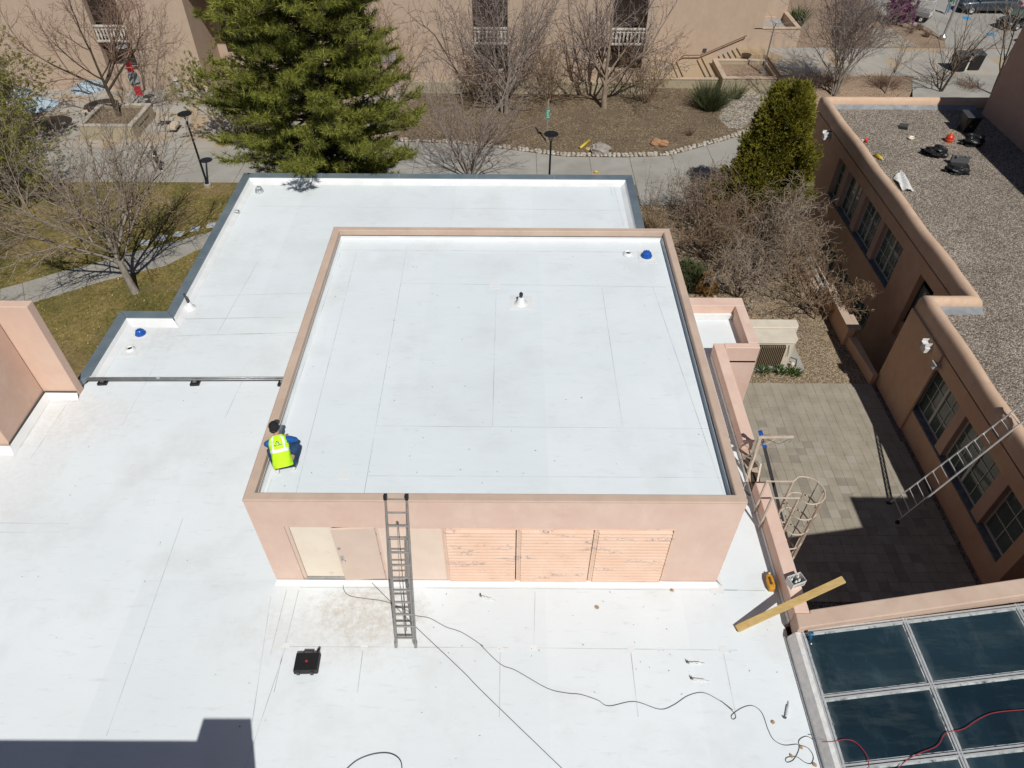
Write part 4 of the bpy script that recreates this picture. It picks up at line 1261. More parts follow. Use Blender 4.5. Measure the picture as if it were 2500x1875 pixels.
class Wood:
    """polyline branches -> one quad mesh"""

    def __init__(self):
        self.v, self.f, self.tips = [], [], []

    def poly(self, pts, rad, n):
        base = len(self.v)
        k = len(pts)
        prev = None
        for i in range(k):
            d = pts[min(i + 1, k - 1)] - pts[max(i - 1, 0)]
            d = d.normalized() if d.length > 1e-9 else Vector((0, 0, 1))
            s = d.orthogonal().normalized() if prev is None else (prev - d * prev.dot(d))
            s = s.normalized() if s.length > 1e-6 else d.orthogonal().normalized()
            prev = s
            t = d.cross(s)
            for j in range(n):
                a = 2 * math.pi * j / n
                self.v.append(pts[i] + (s * math.cos(a) + t * math.sin(a)) * rad[i])
        for i in range(k - 1):
            for j in range(n):
                self.f.append((base + i * n + j, base + i * n + (j + 1) % n, base + (i + 1) * n + (j + 1) % n, base + (i + 1) * n + j))


def grow(w, rng, p, d, L, r, lev, prm, parts):
    """prm[lev] = (segments, jitter, up, children, child length ratio, child angle deg, start fraction)"""
    nseg, jit, up, nch, lr, ang, st = prm[lev]
    pts, rad = [p.copy()], [r]
    dd = d.copy()
    last = lev == len(prm) - 1
    r1 = r * (.42 if not last else .5)
    for i in range(nseg):
        dd = (dd + Vector((rng.gauss(0, jit), rng.gauss(0, jit), rng.gauss(0, jit) + up))).normalized()
        p = p + dd * (L / nseg)
        pts.append(p.copy())
        rad.append(r + (r1 - r) * (i + 1) / nseg)
    tgt = w[0] if lev < parts else w[1]
    tgt.poly(pts, rad, 8 if lev == 0 else (5 if lev == 1 else (4 if lev == 2 else 3)))
    if last:
        w[1].tips.append((pts[-1], dd, pts[len(pts) // 2]))
        return
    for c in range(nch):
        t = st + (1 - st) * (c + rng.uniform(.1, .9)) / nch
        x = t * nseg
        i = min(nseg - 1, int(x))
        q = pts[i].lerp(pts[i + 1], x - i)
        bd = (pts[i + 1] - pts[i]).normalized()
        az = c * 2.4 + rng.uniform(-.6, .6) + lev
        s = bd.orthogonal().normalized()
        s.rotate(Quaternion(bd, az))
        a = RAD(ang * rng.uniform(.7, 1.3))
        nd_ = (bd * math.cos(a) + s * math.sin(a)).normalized()
        rr = (rad[i] + (rad[i + 1] - rad[i]) * (x - i)) * rng.uniform(.55, .8)
        grow(w, rng, q, nd_, L * lr * rng.uniform(.7, 1.25) * (1.15 - .45 * t if lev else 1), max(rr, .012), lev + 1, prm, parts)
    # leader continues
    grow(w, rng, pts[-1], dd, L * lr * rng.uniform(.8, 1.1), max(rad[-1], .012), lev + 1, prm, parts)


def wood_obj(name, w, mat, parent, **tags):
    return fast_mesh(name, np.array([tuple(v) for v in w.v]), np.array(w.f), mat, parent, **tags)


def blades(C, D, n, L, wd, spread, rng, droop=0.0):
    """n thin triangles per centre, fanned round direction D"""
    C, D = np.asarray(C, float), np.asarray(D, float)
    N = len(C)
    c = np.repeat(C, n, 0)
    d = np.repeat(D, n, 0) + rng.normal(0, spread, (N * n, 3))
    d[:, 2] -= droop
    d /= np.linalg.norm(d, axis=1)[:, None] + 1e-9
    s = np.cross(d, rng.normal(0, 1, (N * n, 3)))
    s /= np.linalg.norm(s, axis=1)[:, None] + 1e-9
    l = L * rng.uniform(.6, 1.2, (N * n, 1))
    ww = wd * rng.uniform(.7, 1.3, (N * n, 1))
    a = c - s * ww * .5
    b = c + s * ww * .5
    e = c + d * l
    V = np.stack([a, b, e], 1).reshape(-1, 3)
    F = np.arange(len(V)).reshape(-1, 3)
    return V, F


def leaves(C, size, rng, flat=.5):
    C = np.asarray(C, float)
    N = len(C)
    u = rng.normal(0, 1, (N, 3))
    u /= np.linalg.norm(u, axis=1)[:, None]
    v = np.cross(u, rng.normal(0, 1, (N, 3)))
    v /= np.linalg.norm(v, axis=1)[:, None]
    s = size * rng.uniform(.6, 1.3, (N, 1))
    V = np.stack([C - u * s, C + v * s * flat, C + u * s, C - v * s * flat], 1).reshape(-1, 3)
    return V, np.arange(len(V)).reshape(-1, 4)


def tree(name, label, base, H_, r, prm, seed, wood='bark_grey', twig=None, lean=(0, 0), stems=1, spread=.25, leafm=None, nleaf=0, lsize=.04, parts=2, cat='tree', group=None, base_r=.0):
    rng = random.Random(seed)
    t = thing(name, label, cat, base, group)
    w = (Wood(), Wood())
    for s in range(stems):
        a = 2 * math.pi * (s + rng.uniform(-.3, .3)) / stems
        sp = spread * rng.uniform(.6, 1.3) if stems > 1 else 0
        d = Vector((lean[0] + math.cos(a) * sp, lean[1] + math.sin(a) * sp, 1)).normalized()
        b = Vector(base) + Vector((math.cos(a) * base_r, math.sin(a) * base_r, -.05))
        grow(w, rng, b, d, H_ * rng.uniform(.85, 1.1), r * (1 if stems == 1 else rng.uniform(.7, 1)), 0, prm, parts)
    wood_obj('trunk', w[0], MT[wood], t, smooth=True)
    wood_obj('crown', w[1], MT[twig or wood], t)
    if leafm and nleaf:
        nr = np.random.default_rng(seed)
        tips = [q for q in w[1].tips]
        idx = nr.integers(0, len(tips), nleaf)
        pos = np.array([tuple(tips[i][0].lerp(tips[i][2], float(f))) for i, f in zip(idx, nr.uniform(-.1, 1, nleaf))]) + nr.normal(0, .04, (nleaf, 3))
        V, F = leaves(pos, lsize, nr)
        fast_mesh('leaves', V, F, MT[leafm], t)
    return t


# (segments, jitter, up, children, length ratio, angle, start)
BIG = [(4, .05, .02, 6, 1.55, 46, .6), (6, .08, .04, 6, .55, 36, .22), (4, .12, .03, 5, .56, 38, .2), (4, .15, .02, 5, .55, 40, .15), (3, .18, .02, 0, 0, 0, 0)]
tree('bare_tree', 'bare tree with spreading reddish twigs rising from the left planter box', (-23.9, 43.1, .9), 2.9, .2, BIG, 11, 'bark_dark', 'twig_red', lean=(-.1, .05), leafm='dry', nleaf=900, lsize=.045)
WIDE = [(4, .05, .0, 7, 1.85, 50, .62), (6, .07, .05, 7, .55, 36, .2), (4, .11, .04, 6, .55, 38, .18), (4, .14, .03, 5, .55, 40, .15), (3, .16, .03, 0, 0, 0, 0)]
tree('bare_tree', 'bare grey tree with wide low crown growing on the lawn beside the path', (-15.23, 22.75, 0), 2.6, .24, WIDE, 21, 'bark_pale', 'twig_grey', lean=(-.16, .16))
tree('bare_tree', 'bare tree standing at the left edge of the lawn, mostly outside the picture', (-26.2, 20.2, 0), 2.6, .2, WIDE, 22, 'bark_grey', 'twig_grey')
NARROW = [(4, .04, .03, 5, 1.5, 26, .4), (6, .06, .06, 6, .5, 30, .15), (4, .1, .04, 5, .55, 34, .15), (4, .14, .03, 4, .55, 36, .15), (3, .17, .03, 0, 0, 0, 0)]
UP = [(4, .04, .02, 7, 1.75, 42, .5), (6, .07, .06, 6, .5, 36, .2), (4, .12, .04, 4, .55, 38, .18), (4, .16, .03, 3, .55, 40, .15), (3, .18, .03, 0, 0, 0, 0)]
tree('bare_tree', 'tall bare tree in the mulch bed, right of the two before the tan wall', (12.54, 47.0, 0), 3.1, .26, UP, 31, 'bark_tan', 'twig_mauve', leafm='dry', nleaf=500, lsize=.05)
tree('bare_tree', 'tall bare tree in the mulch bed, left of the two before the tan wall', (4.68, 45.8, 0), 2.9, .21, UP, 32, 'bark_grey', 'twig_mauve', stems=2, spread=.12, leafm='dry', nleaf=500, lsize=.05, base_r=.2)
MULTI = [(5, .07, .03, 6, .6, 38, .2), (4, .11, .04, 4, .55, 38, .2), (4, .14, .04, 3, .55, 38, .15), (3, .16, .03, 0, 0, 0, 0)]
tree('bare_tree', 'small multi-stemmed bare tree overlapping the walk above the roof edge', (2.45, 35.6, 0), 4.7, .085, MULTI, 41, 'bark_grey', 'twig_mauve', stems=7, spread=.42, base_r=.12, parts=1)
tree('bare_tree', 'bare leaning tree right of the pine in front of the wall sign', (-5.2, 47.2, 0), 2.2, .14, UP, 51, 'bark_tan', 'twig_red', lean=(.25, -.05))
tree('bare_tree', 'tall bare mauve tree behind the back parapet of the gravel roof', (30.2, 46.6, 1.2), 2.7, .11, NARROW, 61, 'bark_grey', 'twig_mauve', stems=4, spread=.14, base_r=.2)
SPARSE = [(4, .06, .03, 5, 1.2, 36, .45), (5, .08, .05, 4, .55, 34, .25), (4, .12, .04, 4, .55, 36, .2), (3, .15, .03, 0, 0, 0, 0)]
tree('bare_tree', 'slender young bare tree behind the gravel roof, second from the left', (34.2, 46.8, 1.3), 2.0, .07, SPARSE, 62, 'bark_grey', 'twig_grey')
tree('bare_tree', 'bare forked tree behind the gravel roof next to the dark bench', (38.5, 46.9, 1.3), 2.3, .13, SPARSE, 63, 'bark_dark', 'twig_grey', stems=2, spread=.25)
tree('bare_tree', 'bare tree with straight trunk next to the tall mauve block', (42.3, 46.4, 1.3), 3.0, .13, SPARSE, 64, 'bark_dark', 'twig_grey')
BUSH = [(5, .1, .02, 5, .6, 36, .2), (4, .16, .02, 4, .55, 40, .15), (4, .2, .01, 3, .5, 42, .1), (3, .22, .0, 0, 0, 0, 0)]
tree('flowering_tree', 'small tree covered in purple blossom beside the utility cart', (40.9, 62.3, 1.5), 1.5, .05, BUSH, 65, 'bark_dark', 'twig_mauve', stems=6, spread=.5, leafm='purple', nleaf=14000, lsize=.06, parts=1)
for (lab, loc, hh, seed, st) in (('tangled dry bush against the tan wall between the two tall bare trees', (8.3, 48.3, 0), 2.9, 71, 9), ('tangled dry bush against the tan wall right of the tall bare trees', (16.0, 48.2, 0), 3.0, 72, 9), ('tangled dry bush at the foot of the left tall bare tree', (2.8, 48.4, 0), 2.2, 73, 7)):
    tree('dry_bush', lab, loc, hh, .04, BUSH, seed, 'twig_brown', 'twig_brown', stems=st, spread=.5, leafm='dry', nleaf=900, lsize=.05, parts=1, cat='bush', group='dry bushes along the tan wall', base_r=.2)
# budding trees on the left edge and beside the pine
BUD = [(5, .07, .03, 6, .75, 34, .3), (4, .12, .03, 6, .55, 38, .2), (4, .15, .02, 5, .55, 40, .15), (3, .18, .0, 0, 0, 0, 0)]
for (lab, loc, hh, seed, st, nl) in (('budding pale green tree at the left edge beside the walk', (-29.6, 38.3, 0), 3.9, 81, 5, 42000), ('budding pale green tree behind the parasols at the left edge', (-33.0, 41.5, 0), 3.6, 82, 4, 32000),
                                     ('budding green tree at the left edge over the lawn', (-25.6, 31.3, 0), 3.2, 83, 4, 28000), ('budding tree half hidden behind the left side of the pine', (-14.6, 40.2, 0), 3.2, 84, 4, 30000)):
    tree('budding_tree', lab, loc, hh, .08, BUD, seed, 'bark_grey', 'twig_grey', stems=st, spread=.28, leafm='bud', nleaf=nl, lsize=.05, group='budding trees on the left', base_r=.25)

# big pine close behind the roof edge
def pine(base, H_, Rm, seed):
    t = thing('pine_tree', 'tall dense pine with olive green needles behind the roof edge', 'tree', base)
    rng = random.Random(seed)
    nr = np.random.default_rng(seed)
    MB().tube([(base[0], base[1], base[2] + H_ * i / 10) for i in range(11)], [.34 * (1 - i / 11) + .02 for i in range(11)], 10).build('trunk', MT['bark_dark'], t, smooth=True)
    w = Wood()
    Cc, Dd = [], []
    z = 3.0
    k = 0
    while z < H_ - .4:
        f = z / H_
        R_ = float(np.interp(z, [3, 8, 10, 12, 15, 18, 21, 24.5], [2.9, 3.5, 4.1, 4.05, 3.35, 2.6, 1.5, .3]))
        nb = 11 if f < .75 else 7
        for b in range(nb):
            a = 2 * math.pi * (b + rng.uniform(-.35, .35)) / nb + k * .7
            L = R_ * rng.uniform(.62, 1.1)
            over = 9.35 < z < 10.4 and math.sin(a) < -.55
            if z < 9.4 and math.sin(a) < -.05: L = min(L, (base[1] - 18.95) / -math.sin(a))
            if over: L = min(5.2, (base[1] - 16.5) / -math.sin(a)) * rng.uniform(.9, 1.0)
            p = Vector((base[0], base[1], base[2] + z + rng.uniform(-.2, .2)))
            d = Vector((math.cos(a), math.sin(a), rng.uniform(.06, .12) if over else rng.uniform(-.05, .22)))
            pts = [p.copy()]
            ns = 6
            for i in range(ns):
                d = (d + Vector((rng.gauss(0, .07), rng.gauss(0, .07), .045 * (i - 1.5)))).normalized()
                p = p + d * (L / ns)
                pts.append(p.copy())
            if any(q.y < 18.75 and q.z < 9.55 for q in pts): continue
            w.poly(pts, [.055 * (1 - i / (ns + 1)) + .008 for i in range(ns + 1)], 4)
            nsub = int(6 + L * 5.5)
            for s in range(nsub):
                u = .28 + .72 * (s + rng.random()) / nsub
                x = u * ns
                i = min(ns - 1, int(x))
                q = pts[i].lerp(pts[i + 1], x - i)
                bd = (pts[i + 1] - pts[i]).normalized()
                side = bd.cross(Vector((0, 0, 1))).normalized() * rng.choice((-1, 1))
                sd_ = (bd * .75 + side * rng.uniform(.3, 1.0) + Vector((0, 0, rng.uniform(.0, .55)))).normalized()
                sl = rng.uniform(.3, .75) * (1.1 - .3 * u)
                e = q + sd_ * sl
                if e.y < 18.7 and e.z < 9.58: continue
                w.poly([q, e], [.012, .006], 3)
                for m_ in range(3):
                    Cc.append(tuple(q.lerp(e, .35 + .33 * m_)))
                    Dd.append(tuple(sd_))
            for m_ in range(3 if (pts[-1].y > 18.8 or pts[-1].z > 9.65) else 0):
                Cc.append(tuple(pts[-1] - d * (.12 * m_)))
                Dd.append(tuple(d))
        z += rng.uniform(.36, .48) * (1 if f < .8 else .8)
        k += 1
    wood_obj('branches', w, MT['bark_dark'], t)
    V, F = blades(Cc, Dd, 17, .26, .024, .8, nr)
    fast_mesh('crown', V, F, MT['pine'], t)
    print('pine tufts', len(Cc))
    return t


pine((-3.0, 21.35, 0), 24, 4.9, 5)


def arborvitae(name, label, base, H_, Rm, seed, mat, n=9000, bl=.2, pw=.8):
    t = thing(name, label, 'tree' if H_ > 3 else 'shrub', base)
    nr = np.random.default_rng(seed)
    MB().tube([(base[0], base[1], base[2]), (base[0], base[1], base[2] + H_ * .9)], [.13, .02], 8).build('trunk', MT['bark_grey'], t)
    nc = max(60, n // 55)
    f = nr.uniform(0, 1, nc) ** .9
    a = nr.uniform(0, 2 * np.pi, nc)
    lump = 1 + .17 * np.sin(a * 3 + f * 7) + .13 * np.sin(a * 5 - f * 13)
    rr = Rm * np.clip((1 - f) ** pw * 1.12, 0, 1) * lump * nr.uniform(.72, 1.05, nc) * np.clip(.6 + f * 3, 0, 1)
    cc = np.stack([base[0] + rr * np.cos(a), base[1] + rr * np.sin(a), base[2] + .2 + f * (H_ - .35)], 1)
    cs_ = Rm * .16 * nr.uniform(.7, 1.3, nc)
    idx = nr.integers(0, nc, n)
    off = nr.normal(0, 1, (n, 3))
    off /= np.linalg.norm(off, axis=1)[:, None]
    off *= (nr.uniform(.2, 1, (n, 1)) ** .5) * cs_[idx][:, None]
    off[:, 2] *= 1.5
    C_ = cc[idx] + off
    out = np.stack([np.cos(a), np.sin(a), np.full(nc, .8)], 1)[idx]
    D_ = out * .6 + off / (cs_[idx][:, None]) * .5 + np.array([0, 0, .35])
    V, F = blades(C_, D_, 7, bl, bl * .26, .38, nr)
    fast_mesh('crown', V, F, MT[mat], t)
    return t


arborvitae('arborvitae', 'cone of yellow-green arborvitae rising from the bare shrubs', (20.6, 30.4, 0), 8.4, 2.05, 3, 'arbor', 26000, .2, .36)
arborvitae('arborvitae', 'low spreading arborvitae in front of the tall yellow-green cone', (18.7, 30.2, 0), 4.0, 1.7, 4, 'arbor', 6000, .2, .5)
arborvitae('dwarf_conifer', 'small orange-brown dwarf conifer behind the penthouse corner', (15.9, 22.9, 0), 1.5, .55, 6, 'orangeshrub', 1800, .14)
arborvitae('low_juniper', 'dark green low juniper behind the penthouse corner', (15.2, 24.0, 0), 1.1, 1.0, 7, 'shrubgreen', 2600, .2, .4)

# mass of bare shrubs behind the annex, each one a shrub
CURL = [(5, .12, .015, 6, .62, 42, .25), (5, .2, .01, 5, .55, 44, .15), (5, .3, .0, 4, .6, 46, .1), (4, .36, -.02, 0, 0, 0, 0)]
for i, (lab, x, y, hh, wd, st) in enumerate((('bare grey shrub with curling twigs in front of the yellow-green cone', 18.4, 26.9, 2.9, 'twig_brown', 6), ('bare grey shrub with curling twigs between the cone and the pipe rails', 20.0, 26.0, 2.7, 'twig_grey', 6), ('tall bare shrub with curling twigs against the adobe windows', 21.2, 28.6, 2.3, 'twig_grey', 6),
                                             ('bare brown shrub with curling twigs behind the penthouse corner', 16.7, 26.4, 2.6, 'twig_brown', 6), ('bare shrub with curling twigs over the pipe rails', 21.0, 24.6, 2.0, 'twig_brown', 6), ('low bare shrub with curling twigs right above the annex', 17.6, 22.9, 2.1, 'twig_grey', 6),
                                             ('bare shrub with curling twigs left of the low arborvitae', 17.0, 29.8, 2.5, 'twig_grey', 6), ('small bare shrub with curling twigs at the retaining wall', 21.5, 20.9, 1.9, 'twig_brown', 5), ('low bare shrub with curling twigs in the gravel beside the annex', 19.4, 23.9, 2.2, 'twig_grey', 5))):
    tree('bare_shrub', lab, (x, y, 0), hh, .06, CURL, 100 + i, wd, wd, stems=st, spread=.6, parts=1, cat='shrub', group='bare shrubs between the buildings', base_r=.25, leafm='dry', nleaf=350, lsize=.06)


def stems_plant(name, label, base, h, n, mat, leaf, seed, spread=.3, nl=0, cat='shrub', br=.25, lw_=.006, group=None):
    t = thing(name, label, cat, base, group)
    rng = random.Random(seed)
    w = Wood()
    nr = np.random.default_rng(seed)
    lp_ = []
    for i in range(n):
        a = rng.uniform(0, 6.28)
        b = Vector(base) + Vector((math.cos(a), math.sin(a), 0)) * rng.uniform(0, br)
        d = Vector((math.cos(a) * spread * rng.random(), math.sin(a) * spread * rng.random(), 1)).normalized()
        L = h * rng.uniform(.55, 1.1)
        p = b
        pts = [p]
        for s in range(5):
            d = (d + Vector((rng.gauss(0, .06), rng.gauss(0, .06), 0))).normalized()
            p = p + d * L / 5
            pts.append(p)
        w.poly(pts, [lw_ * 1.6, lw_ * 1.4, lw_ * 1.2, lw_, lw_ * .8, lw_ * .5], 3)
        for s in range(2, 6): lp_.append(tuple(pts[s]))
    wood_obj('stems', w, MT[mat], t)
    if nl:
        C_ = np.array(lp_)[nr.integers(0, len(lp_), nl)] + nr.normal(0, .09, (nl, 3))
        V, F = leaves(C_, .05, nr)
        fast_mesh('leaves', V, F, MT[leaf], t)
    return t


stems_plant('tall_stem_shrub', 'thin upright shrub with sparse dry leaves beside the metal roof corner', (14.0, 31.2, 0), 3.0, 22, 'twig_brown', 'dry', 201, .35, 240, br=.5, group='upright shrubs by the roof corner')
stems_plant('tall_stem_shrub', 'thicker upright shrub with dry leaves in front of the dark shrub by the walk', (15.5, 32.0, 0), 3.0, 26, 'twig_brown', 'dry', 202, .35, 260, br=.5, group='upright shrubs by the roof corner')
stems_plant('straw_grass', 'tuft of straw-coloured ornamental grass beside the metal roof corner', (13.6, 28.6, 0), 1.7, 160, 'straw', 'dry', 203, .55, 0, br=.5, lw_=.012, cat='grass')
stems_plant('green_shrub', 'rounded grey-green broom shrub in the mulch bed', (20.9, 47.0, 0), 2.1, 900, 'shrubgreen', 'shrubgreen', 204, 1.35, 0, br=.7, lw_=.011)
stems_plant('green_shrub', 'small grey-green broom shrub beside the planter wall', (23.4, 48.9, 0), 1.3, 110, 'shrubgreen', 'shrubgreen', 205, .8, 0, br=.3, lw_=.014)
stems_plant('green_shrub', 'dark green strappy shrub behind the walled terrace', (31.6, 61.8, 1.5), 1.6, 150, 'weed', 'shrubgreen', 206, .9, 0, br=.4, lw_=.03)
stems_plant('bare_stem_shrub', 'small reddish leafless shrub in the mulch bed beside the stone edging', (18.5, 42.2, 0), 1.1, 60, 'twig_red', 'dry', 207, .9, 0, br=.12)
for i, (lab, x, y, h, n) in enumerate((('brown thicket of leafless stems right of the square planter', 28.6, 48.0, 1.5, 170), ('brown thicket of leafless stems behind the left end of the back parapet', 30.6, 48.6, 1.3, 170), ('reddish brown thicket behind the middle of the back parapet', 34.6, 48.0, 1.1, 220), ('reddish low thicket behind the right end of the back parapet', 41.0, 47.6, .9, 170))):
    stems_plant('leafless_thicket', lab, (x, y, 1.35), h, n, 'twig_red' if i else 'twig_mauve', 'dry', 210 + i, 1.1, 0, br=.9, lw_=.009, group='thickets behind the gravel roof')
for i, p in enumerate([(41.316,59.985,1.5),(42.463,60.796,1.5),(42.393,58.97,1.5)]):
    stems_plant('dry_grass_clump', ('dry brown grass clump nearest the rock mulch', 'dry brown grass clump touching the pole shadow', 'dry brown grass clump nearest the pole foot')[i], p, .7, 70, 'twig_brown', 'dry', 220 + i, .9, 0, br=.2, lw_=.013, cat='grass', group='dry grass clumps by the cart')
for i, (x, y) in enumerate(((17.5, 16.75), (18.3, 16.7), (19.0, 16.6))):
    stems_plant('green_weeds', ('green weeds at the left foot of the condenser', 'green weeds under the middle of the condenser', 'green weeds on the right of the condenser pad')[i], (x, y, 0), .35, 130, 'weed', 'weed', 230 + i, 1.3, 0, br=.35, lw_=.012, cat='weeds', group='weeds at the condenser')
# low winter grass on the lawn and fallen leaves
nr = np.random.default_rng(77)
N = 60000
gx, gy = nr.uniform(-24, -5, N), nr.uniform(5, 34.7, N)
keep = (gx < -5.9) & ~((gx > -7.3) & (gy < 9))
C_ = np.stack([gx[keep], gy[keep], np.full(keep.sum(), .01)], 1)
V, F = blades(C_, np.tile([[0, 0, 1.]], (len(C_), 1)), 2, .075, .022, .6, nr)
MT['grassblade'] = leaf_mat('grass_blades', [(.09, .105, .03), (.16, .155, .05), (.27, .22, .09), (.33, .26, .12)], .1, .4)
fast_mesh('lawn_grass', V, F, MT['grassblade'], None, label='short mixed green and straw lawn grass left of the roof', cat='grass', kind='stuff')

N = 2600
gx, gy = nr.uniform(-24, -6, N), nr.uniform(6, 34.6, N)
keep = ~((gx > -7.4) & (gy < 9.3)) & (gx < -5.9)
V, F = leaves(np.stack([gx[keep], gy[keep], nr.uniform(.03, .07, keep.sum())], 1), .045, nr, .7)
MT['litter'] = leaf_mat('fallen_leaves', [(.36, .27, .12), (.5, .4, .2), (.28, .19, .09)], .0)
fast_mesh('fallen_leaves', V, F, MT['litter'], None, label='pale fallen leaves scattered over the lawn', cat='leaves', kind='stuff')
N = 1600
gx, gy = nr.uniform(-3.4, 23, N), nr.uniform(40.5, 49.5, N)
keep = (gy > np.interp(gx, [q[0] for q in NORTH], [q[1] for q in NORTH]) + .6)
V, F = leaves(np.stack([gx[keep], gy[keep], nr.uniform(.02, .05, keep.sum())], 1), .05, nr, .7)
fast_mesh('leaf_litter', V, F, MT['dry'], None, label='brown leaf litter scattered over the mulch bed', cat='leaves', kind='stuff')
# ------------------------------------------------------------------ lamp posts, signs, street furniture
def lamp_post(label, base, H_, mat, head, group='saucer lamp posts', dr=.43, banners=None):
    t = thing('lamp_post', label, 'lamp post', base, group)
    x, y, z = base
    MB().lathe((x, y, z - .1), [(.24, 0), (.24, .3), (.2, .34), (.0, .34)], 8).build('footing', MT['concrete'], t)
    MB().lathe((x, y, z + .24), [(.13, 0), (.13, .05), (.085, .12), (.07, .3), (.055, H_ - .75), (.055, H_ - .72)], 14).build('pole', MT[mat], t, smooth=True)
    for k in range(3):
        a = k * 2.094 + .5
        MB().tube([(x + .03 * math.cos(a), y + .03 * math.sin(a), z + H_ - .55), (x + .1 * math.cos(a), y + .1 * math.sin(a), z + H_ - .3), (x + .24 * math.cos(a), y + .24 * math.sin(a), z + H_ - .06)], .02, 6).build('bracket', MT[mat], t, smooth=True)
    hd = MB().lathe((x, y, z + H_), [(.05, -.12), (.26, -.06), (dr, -.01), (dr, .015), (dr * .93, .03), (dr * .86, .028), (.1, .045), (.06, .06), (.0, .065)], 28).build('head', MT[head], t, smooth=True)
    MB().lathe((x, y, z + H_), [(.07, .045), (.075, .06), (.05, .08), (0, .085)], 12).build('finial', MT[mat], hd, smooth=True)
    if banners:
        for (z0, z1, m, w) in banners:
            MB().box((x + .02, y - .06, z + (z0 + z1) / 2), (w, .03, z1 - z0)).build('banner', MT[m], t)
            MB().bar((x - w / 2, y - .06, z + z1 + .02), (x + w / 2, y - .06, z + z1 + .02), .025).build('banner_arm', MT[mat], t)
    return t


MT['palehead'] = plain('pale_blue_lamp_head', (.42, .48, .5), .4, .2)
MT['red'] = plain('red_banner', (.42, .02, .03), .6)
MT['greybanner'] = M('printed_grey_banner', (.36, .38, .39), (.2, .22, .24), 9, .7, lo=.42, hi=.58)
lamp_post('black saucer lamp post standing on the lawn left of the pine', (-14.83, 34.28, 0), 4.92, 'darkmetal', 'darkmetal')
lamp_post('black saucer lamp post rising behind the middle of the roof edge', (7.6, 31.8, 0), 4.92, 'darkmetal', 'darkmetal')
lamp_post('silver lamp post with pale head standing in the square planter', (26.1, 51.9, .86), 4.1, 'steel', 'palehead')
lamp_post('lamp post with red and grey banners beside the left planter box', (-22.75, 44.9, 0), 5.15, 'steel', 'palehead', banners=[(1.7, 2.35, 'red', .52), (2.4, 3.35, 'greybanner', .75), (3.4, 4.1, 'red', .45)])
t = thing('parking_pole', 'tall grey steel pole beside the parking apron', 'pole', (43.58, 58.4, 1.5))
MB().lathe((43.58, 58.4, 1.45), [(.3, 0), (.3, .35), (.12, .4), (.11, .6), (.08, 9)], 12).build('pole', MT['steel'], t, smooth=True)
MB().bb(43.75, 43.95, 58.1, 58.3, 5.2, 5.9).build('pole_sign', MT['white'], t)

t = thing('street_sign', 'green street sign on a wooden post in the mulch bed', 'sign', (7.83, 41.1, 0))
MB().bb(7.78, 7.88, 41.06, 41.14, -.1, 3.1).build('post', MT['bark_pale'], t)
sgn = MB().bb(7.70, 7.98, 41.02, 41.05, 1.75, 2.45).build('sign_panel', plain('green_sign', (.02, .33, .23), .4), t)
for i in range(4):
    MB().bb(7.75 + .02 * (i % 2), 7.93 - .03 * (i % 3), 41.012, 41.018, 1.84 + i * .15, 1.90 + i * .15).build('lettering', MT['white'], sgn)
t = thing('red_marker_post', 'small red marker post behind the yellow-green cone', 'post', (27.4, 45.0, 1.0))
MB().box((27.4, 45.0, 1.6), (.3, .06, 1.0)).build('panel', MT['red'], t)
MB().box((27.5, 44.96, 1.35), (.1, .02, .5)).build('stripe', MT['white'], t)

# stones along the walk, boulders
MT['stone'] = M('pale_river_stone', (.47, .43, .37), (.34, .30, .25), 3, .85, bs=.2, bscale=15, spots=[((.32, .27, .2), 2.2, .6, .15)])
MT['stone2'] = M('tan_river_stone', (.40, .33, .25), (.31, .25, .19), 3, .85, bs=.2, bscale=15)
ed = thing('stone_edging', 'row of pale river stones edging the mulch bed along the walk', 'edging', (8, 39.5, 0))
sm = [MB().blob((0, 0, 0), (.5, .5, .5), .09, 40 + k, 11, 8).mesh('stone', MT['stone' if k < 5 else 'stone2'], True) for k in range(7)]
er = random.Random(9)
x = -3.4
while x < 24.0:
    rows = 2 if (x > 6 and er.random() < .85) else (2 if er.random() < .35 else 1)
    w = er.uniform(.22, .36)
    for r_ in range(rows):
        yy_ = north(x) + .14 + r_ * .27 + er.uniform(-.03, .03)
        inst('stone', er.choice(sm), ed, (x + er.uniform(-.04, .04), yy_, .07), (er.uniform(-.3, .3), er.uniform(-.3, .3), er.uniform(0, 6)), (w * 1.15, w * .9, w * .6))
    x += w * 1.0
inst_b = MB().blob((11.6, 39.4, .22), (.72, .5, .5), .11, 5, 16, 11, .2)
MT['boulder'] = M('grey_boulder', (.36, .33, .29), (.24, .215, .185), 3.5, .9, bs=.6, bscale=9, bdist=.04)
MT['boulder2'] = M('orange_sandstone_boulder', (.42, .24, .13), (.32, .17, .09), 3.5, .9, bs=.6, bscale=9, bdist=.04)
inst_b.build('boulder', MT['boulder'], smooth=False, label='grey boulder among the stone edging beside the yellow tube', cat='boulder')
MB().blob((15.8, 40.8, .16), (.42, .34, .3), .13, 8, 13, 9, -.25).blob((16.3, 40.62, .14), (.4, .3, .26), .13, 9, 13, 9, .4).build('boulder', MT['boulder2'], label='orange sandstone boulder in the mulch bed', cat='boulder')
MT['yellow'] = plain('yellow_plastic', (.62, .46, .05), .5)
a, b = (10.188,39.891,0.12), (10.885,41.021,0.12)
t = thing('yellow_tube', 'yellow plastic tube lying in the mulch beside the grey boulder', 'tube', (a[0], a[1], 0))
MB().tube([a, b], .10, 12).build('tube', MT['yellow'], t, smooth=True)
MB().tube([Vector(b).lerp(Vector(a), .03), Vector(b).lerp(Vector(a), -.01)], .12, 12).build('collar', MT['yellow'], t)
c = (10.749,39.912,0.05)
